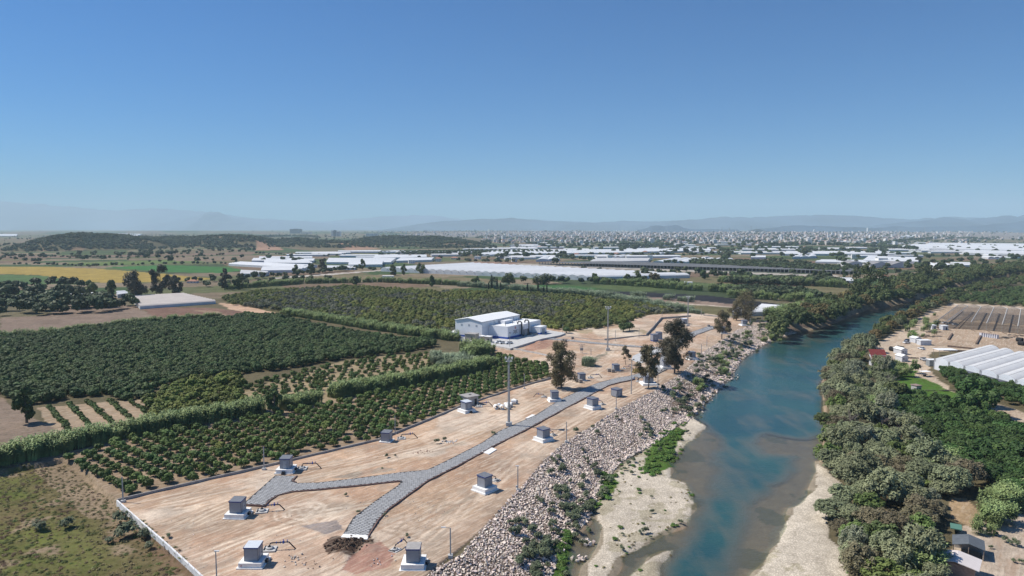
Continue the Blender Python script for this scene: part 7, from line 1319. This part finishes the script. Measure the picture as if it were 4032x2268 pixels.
ks = sorted(fr_); mpk = {a: b_ for b_, a in enumerate(ks)}; o = scatter('town', np.stack([tp[300:, 0], tp[300:, 1], tz[300:]], 1), ry[300:], rt.uniform(.5, .85, len(tp) - 300), [fr_[a] for a in ks], [mpk.get(int(a), 0) for a in hi[300:]]); tag(o, 'dense pale town of apartment blocks below the mountains', 'town', None, 'stuff')
# named far buildings
def tower(u, v, w_, d_, h, m_, label, name='tower_block', cols=6):
    p = P(u, v, 0); fl = max(2, int(h / 3.4)); t = thing(name, (p.x, p.y, ground_z(p.x, p.y) - 2), 0, label, 'building'); MB().box((0, 0, 0), (w_, d_, h + 2)).build('wall', m_, t)
    wmm = MB().box((0, 0, 0), (w_ * .9, .2, 1.3)).mesh('window_band', wing)
    for f in range(fl): ob('window_band', wmm, t, (0, -d_ / 2 - .1, 3 + f * h / fl))
    MB().box((0, 0, h + 2), (w_ * .4, d_ * .5, 3)).build('roof_housing', m_, t)
dk = mat('tower_dark', (.16,.15,.16)); tower(1166,921,118,40,46,dk,'dark slab block standing alone left of the town','slab_block'); tower(1205,922,110,40,16,hw[5],'lower long wing beside the lone dark slab block','slab_block')
for u, w_, h, m_, lb in ((1312,24,42,hw[1],'left tower of the white tower group left of the town'), (1319,22,44,dk,'dark tower in the tower group left of the town'), (1330,20,34,hw[3],'grey tower in the middle of the tower group'), (1337,22,36,hw[1],'right tower of the tower group left of the town')): tower(u, 930, w_, 22, h, m_, lb)
for u, w_, lb in ((1450,30,'first of the grey mid-rise blocks right of the towers'), (1465,26,'second of the grey mid-rise blocks'), (1480,26,'third of the grey mid-rise blocks')): tower(u, 930, w_, 22, 20, hw[3], lb)
for u, h, w_, lb in ((2255,30,26,'pale tower at the centre of the town skyline'), (2270,36,24,'tallest pale tower on the town skyline'), (2283,32,22,'tower right of the tallest on the skyline'), (2395,30,110,'wide pale building on the town skyline'), (2368,24,44,'lower wing of the wide skyline building'), (3208,44,30,'twin block on the right part of the skyline'), (3415,62,7,'slender white minaret at the right of the town')): tower(u, 917, w_, 22, h, hw[int(u) % 3], lb)
# farm houses and villas among the greenhouses, as in the photo
fh = [(1725,1029,0,'white house with red hipped roof before the middle greenhouses'),(1620,1036,1,'pale house among trees left of the red-roofed house'),(1590,1031,2,'low house left among the greenhouses'),(1790,1020,2,'red-roofed low house right of the big white one'),(1880,1020,1,'small white farm house right of the middle'),(2025,1030,3,'white two-storey house at the field edge'),(2088,1004,1,'house standing before the pale greenhouse band'),(2205,1010,3,'grey house with a thin chimney mast'),(2270,1010,0,'house right of the one with the mast'),(2400,1022,3,'pale apartment house among dark trees'),(2425,1002,2,'farm house below the long greenhouse'),(2560,1022,3,'balconied white villa in the middle right'),(2540,1000,0,'farm house behind the balconied villa'),(2780,1022,1,'house in front of the white many-gabled greenhouse'),(2880,1000,3,'grey house right of the middle band'),(2778,1018,2,'low house beside the many-gabled greenhouse'),
      (3362,1018,3,'tall white house in the right field'),(3460,1034,3,'white villa by the grey sheds'),(3480,1034,3,'second white villa by the grey sheds'),(3590,1034,2,'low house right of the grey sheds'),(2710,1136,3,'white house with tall chimney near the reeds'),(2890,1138,2,'low shed roof beside the red-roofed hut'),(1060,1038,2,'barn among the left greenhouses'),(2015,974,1,'farm building before the town, left'),(2125,974,2,'farm building before the town, centre'),(2920,962,1,'house at the wooded edge of the town'),(3170,975,0,'mosque-side house before the town at the right'),(3610,968,1,'shed at the greenhouse field'),(3480,1094,2,'white roofed hut before the great bank tree'),(760,1113,2,'white hut in the left orchard')]
for u, v, i, lb in fh:
    p = P(u, v, 0); p.z = ground_z(p.x, p.y); w_, d_, f = ((12,9,2),(11,10,2),(14,10,1),(10,9,3))[i]; t = thing('farm_house', tuple(p), rt.uniform(-.4, .4), lb, 'house'); sc_ = 1.0 if v < 1060 else .8; t.scale = (sc_,) * 3
    MB().box((0, 0, -1), (w_, d_, f * 3 + 1)).build('wall', hw[(0, 1, 4, 1)[i]], t)
    if i in (0, 2): b = MB(); H = f * 3.0; b.v = [(-w_ / 2 - .6, -d_ / 2 - .6, H), (w_ / 2 + .6, -d_ / 2 - .6, H), (w_ / 2 + .6, d_ / 2 + .6, H), (-w_ / 2 - .6, d_ / 2 + .6, H), (-w_ * .2, 0, H + 2.2), (w_ * .2, 0, H + 2.2)]; b.f = [(0, 1, 5, 4), (1, 2, 5), (2, 3, 4, 5), (3, 0, 4), (3, 2, 1, 0)]; b.m = [0] * 5; b.build('roof', tile, t)
    else: MB().box((0, 0, f * 3), (w_ + .6, d_ + .6, .3)).build('roof', roof_w, t)
    for q in range(f):
        for j in range(3): MB().box((-w_ / 3 + j * w_ / 3, -d_ / 2 - .03, q * 3 + 1), (1.3, .06, 1.3)).build('window', wing, t)
p = P(2908,1136,0); t = thing('red_roof_hut', tuple(p), 0, 'small hut with orange-red roof before the black mulched strip', 'hut'); MB().box((0, 0, 0), (8, 6, 2.6)).build('wall', hw[2], t); MB().prism([(-4.4, -3.4), (4.4, -3.4), (4.4, 3.4), (-4.4, 3.4)], [2.6, 2.6, 3.8, 3.8], [2.8, 2.8, 4, 4]).build('roof', mat('orange_roof', (.42,.14,.09)), t)
for u0, u1, v, lb in ((3325,3420,1050,'left grey-roofed farm hall at the right'), (3425,3510,1054,'middle grey-roofed farm hall at the right'), (3505,3590,1054,'right grey-roofed farm hall at the right')): gable('farm_hall',u0,u1,v,30,4.5,0,lb,hw[3],mat('grey_hall_roof',(.27,.26,.26),noise=(.1,.1)),5,'farm hall',0.0,False)
p = P(1528,1094,0); t = thing('concrete_basin', tuple(p), 0, 'low white concrete basin in the field below the long greenhouse', 'basin'); MB().box((0, 0, 0), (14, 8, 2.6)).build('wall', concw, t); MB().box((0, -.2, 2.6), (14.6, 8.6, .3)).build('rim', concw, t)
# hilltop station
for u, w_, h, lb in ((127,26,9,'pale flat building on the left hilltop'), (150,18,12,'dark building beneath the radio mast on the hilltop'), (182,16,9,'dark block right of the radio mast on the hilltop'), (203,14,8,'small pale block on the hilltop'), (219,14,11,'rightmost pale block on the hilltop')):
    p = P(u, 995, 0); py = HILLS[0][1]; px_ = (u - 2016) / F * py; t = thing('hilltop_building', (px_, py - 20, ground_z(px_, py - 20) - 1), 0, lb, 'building'); MB().box((0, 0, 0), (w_, 12, h + 2)).build('wall', hw[5] if 'dark' in lb else hw[1], t); MB().box((0, 0, h + 2), (w_ + 1, 13, .6)).build('roof', concd, t)
px_ = (149 - 2016) / F * HILLS[0][1]; py = HILLS[0][1]; t = thing('radio_mast', (px_, py, ground_z(px_, py)), 0, 'thin radio mast on the left hilltop', 'mast'); MB().tube([(0, 0, 0), (0, 0, 30)], [1.2, .4], 5).build('shaft', steel, t)
for u, vt, lb in ((2842,892,'left transmission pylon against the mountains'), (2872,893,'second transmission pylon against the mountains'), (2957,886,'tallest transmission pylon against the mountains'), (3640,889,'right transmission pylon against the mountains')):
    p = P(u, 918, 0); h = top_h(p, vt); t = thing('pylon', (p.x, p.y, ground_z(p.x, p.y)), 0, lb, 'pylon')
    for sx, sy in ((-1, -1), (1, -1), (1, 1), (-1, 1)): MB().tube([(sx * 5, sy * 5, 0), (sx * .5, sy * .5, h - 5)], [.9, .6], 4).build('lattice_leg', steel, t)
    for k in (.7, .82, .94): MB().box((0, 0, (h - 5) * k), (16, 1, 1)).build('cross_arm', steel, t)
# small mid-field poles
for u, v, vt, lb in ((1308,1110,1080,'slim power pole in the field below the greenhouses'), (1465,1112,1086,'power pole with a round tree beside it'), (290,1190,1158,'power pole behind the small white tunnel')): pole(u, v, vt, lb, block=False, r_=.2)

# ================================================================ TREES OF THE PLAIN
ft = []
def row(px, step, s_=(.8, 1.3), jit=3, wid=1):
    q = along(px, step, step * wid, 0, .8); q = q + rng.normal(size=q.shape) * (jit if q[0][1] > 900 else jit * 2); ft.append((q, s_))
for px, st_, s_ in (([(-50,1150),(200,1130),(330,1130)],7,(.8,1.5)), ([(-50,1175),(120,1168),(250,1175),(340,1170)],6,(1.,1.7)), ([(0,1205),(120,1202),(260,1195),(330,1205),(420,1215),(500,1212)],5,(1.0,1.7)), ([(-40,1225),(100,1235),(250,1232),(400,1225),(480,1222)],6,(1.,1.6)), ([(300,1215),(480,1205)],4,(1.2,1.8)), ([(0,1250),(180,1240),(420,1228)],9,(.6,1.1)), ([(50,1045),(130,1042),(320,1050),(360,1052),(500,1046),(760,1042),(930,1040)],9,(.5,.9)), ([(0,1008),(200,1012),(400,1018),(700,1016),(900,1005)],10,(.4,.9)), ([(500,1010),(560,1012),(600,1008),(700,1004)],10,(1.,1.9)),
   ([(620,1118),(800,1110),(960,1100),(1080,1094)],6,(.6,1.3)), ([(1090,1090),(1180,1084),(1270,1076),(1420,1058)],6,(.5,1.1)), ([(920,1120),(1000,1116),(1200,1110),(1400,1112)],7,(.5,1.1)), ([(990,1000),(1200,1008),(1400,1012)],12,(.5,.9)), ([(1150,1030),(1210,1028)],7,(.6,1.)), ([(1420,1062),(1500,1068)],8,(.5,.9)),
   ([(1900,1122),(2100,1118),(2300,1116),(2480,1118),(2700,1122)],7,(.6,1.2)), ([(1500,1012),(1700,1005),(1900,1014)],14,(.8,1.4)), ([(1800,1030),(1950,1036),(2060,1034)],9,(.8,1.3)), ([(1950,1018),(2150,1012),(2250,1022),(2330,1030)],10,(.9,1.5)), ([(2060,962),(2300,975),(2500,975),(2700,985)],18,(1,1.8)), ([(2440,970),(2560,968),(2640,972)],9,(1.3,2.2)), ([(2450,980),(2580,975)],9,(1.3,2.2)), ([(2300,1008),(2450,1010),(2600,1012),(2800,1008)],13,(.9,1.5)), ([(2600,1040),(2900,1050),(3200,1060),(3500,1065)],10,(.9,1.3)), ([(2800,1032),(2900,1040),(3100,1050),(3300,1062)],8,(.9,1.2)),
   ([(3000,975),(3150,965),(3300,968),(3450,975),(3600,985)],10,(1.2,2.2)), ([(3050,985),(3300,985),(3500,990)],14,(1,1.6)), ([(3330,1000),(3500,1005),(3780,1010),(4050,1015)],14,(1,1.8)), ([(3500,960),(3560,950),(3700,938),(3800,940),(3900,945)],14,(1.3,2.2)), ([(2900,1118),(3100,1108),(3300,1100)],9,(.8,1.2)), ([(2500,1095),(2700,1088),(2800,1090),(2950,1100)],8,(.8,1.4)), ([(3560,1060),(3700,1070),(3900,1068)],8,(1.,1.7)), ([(0,965),(200,972),(500,970)],20,(1,1.5)), ([(980,940),(1150,932),(1250,938)],14,(1.5,2.6)), ([(380,925),(700,930),(900,932)],30,(1,1.8)), ([(1000,1128),(900,1130),(800,1128)],7,(.6,1.)), ([(3000,1030),(3100,1036),(3180,1046)],9,(.8,1.3))): row(px, st_, s_)
# dark plantation blocks far right and behind
for px, sp_ in (([(2720,1030),(3000,1036),(3300,1060),(3300,1076),(2900,1056),(2720,1046)],8), ([(2900,1100),(3300,1112),(3330,1130),(2850,1118)],6), ([(2830,1140),(3150,1150),(3250,1180),(2900,1165)],6), ([(1900,992),(2150,990),(2200,998),(1900,1002)],12), ([(1560,996),(1900,990),(1900,1000),(1600,1004)],12)):
    q = rect_grid(PL(px), tuple(P(*px[0]))[:2], np.array([1, 0]), np.array([0, 1]), sp_, sp_ * 1.3, .8); ft.append((q, (.8, 1.1)))
u = rt.uniform(-50, 4100, 3400); v = 915 + np.abs(rt.gamma(2.0, 27, 3400)); k = (v < 1100) & ~((u < 1900) & (v > 1035)) & ~((u > 2000) & (u < 3300) & (v > 1030) & (v < 1068)); q = np.array([P(a, b_, 0)[:2] for a, b_ in zip(u[k], v[k])]); q = q[fbm(q[:, 0] * .0035, q[:, 1] * .0035, 3) > .40]; ft.append((q, (.6, 1.6)))
u = rt.normal(2800, 600, 1500); v = 906 + np.abs(rt.gamma(2.0, 12, 1500)); q = np.array([P(a, b_, 0)[:2] for a, b_ in zip(u, v)]); ft.append((q, (1.2, 2.2)))
AQ = np.vstack([a for a, _ in ft]); AS = np.concatenate([rng.uniform(*s_, len(a)) for a, s_ in ft]); k = in_view(AQ); AQ, AS = AQ[k], AS[k]; o_ = np.argsort(-AS / AQ[:, 1]); AQ, AS = AQ[o_], AS[o_]; AZ = hz(AQ[:, 0], AQ[:, 1]); fm = {}
for i in range(260):
    j = i % 4; o = tag(ob('hedgerow_tree', me_far[j], None, (AQ[i, 0], AQ[i, 1], AZ[i] - .2), i, AS[i]), '%s dark rounded tree, %s, %s' % (size_word(AS[i], 1.2, 1.7), where(pix(AQ[i, 0], AQ[i, 1])[0], ((200,'far left'),(450,'before the yellow field'),(800,'right of the yellow field'),(1200,'left greenhouses'),(1700,'middle greenhouses'),(2200,'behind the long greenhouse'),(2700,'right end of the long greenhouse'),(3300,'before the far right bank'),(9999,'far right'))), where(pix(AQ[i, 0], AQ[i, 1])[1], ((1000,'distant belt'),(1080,'middle belt'),(1150,'near belt'),(9999,'nearest belt')))), 'tree', 'hedgerow trees of the plain'); fm.setdefault(j, o)
o = scatter('plain_trees', np.stack([AQ[260:, 0], AQ[260:, 1], AZ[260:] - .2], 1), rng.uniform(0, 6, len(AQ) - 260), AS[260:], [fm[j] for j in range(4)]); tag(o, 'hedgerows and tree belts scattered over the far plain', 'trees', None, 'stuff')
# shade-net strip rows (low dark net structure with posts)
nt_ = thing('net_strip', tuple(P(2700,1055,0)), 0, 'long low dark net structure crossing the plain behind the long greenhouse', 'net'); o0 = Vector(nt_.location); a, b = P(2125,1041,0) - o0, P(3380,1081,0) - o0; c_, d_ = P(2400,1036,0) - o0, P(3380,1069,0) - o0; MB().poly([(a.x, a.y, 4), (b.x, b.y, 4), (d_.x, d_.y, 4), (c_.x, c_.y, 4)]).build('net_roof', mat('grey_net', (.13,.13,.13), noise=(.05, .15)), nt_)
pm = MB().box((0, 0, 0), (1.2, 1.2, 4)).mesh('post', mat('net_post', (.2,.2,.19)))
for i in range(90): q = a.lerp(b, i / 89); ob('post', pm, nt_, (q.x, q.y, 0))
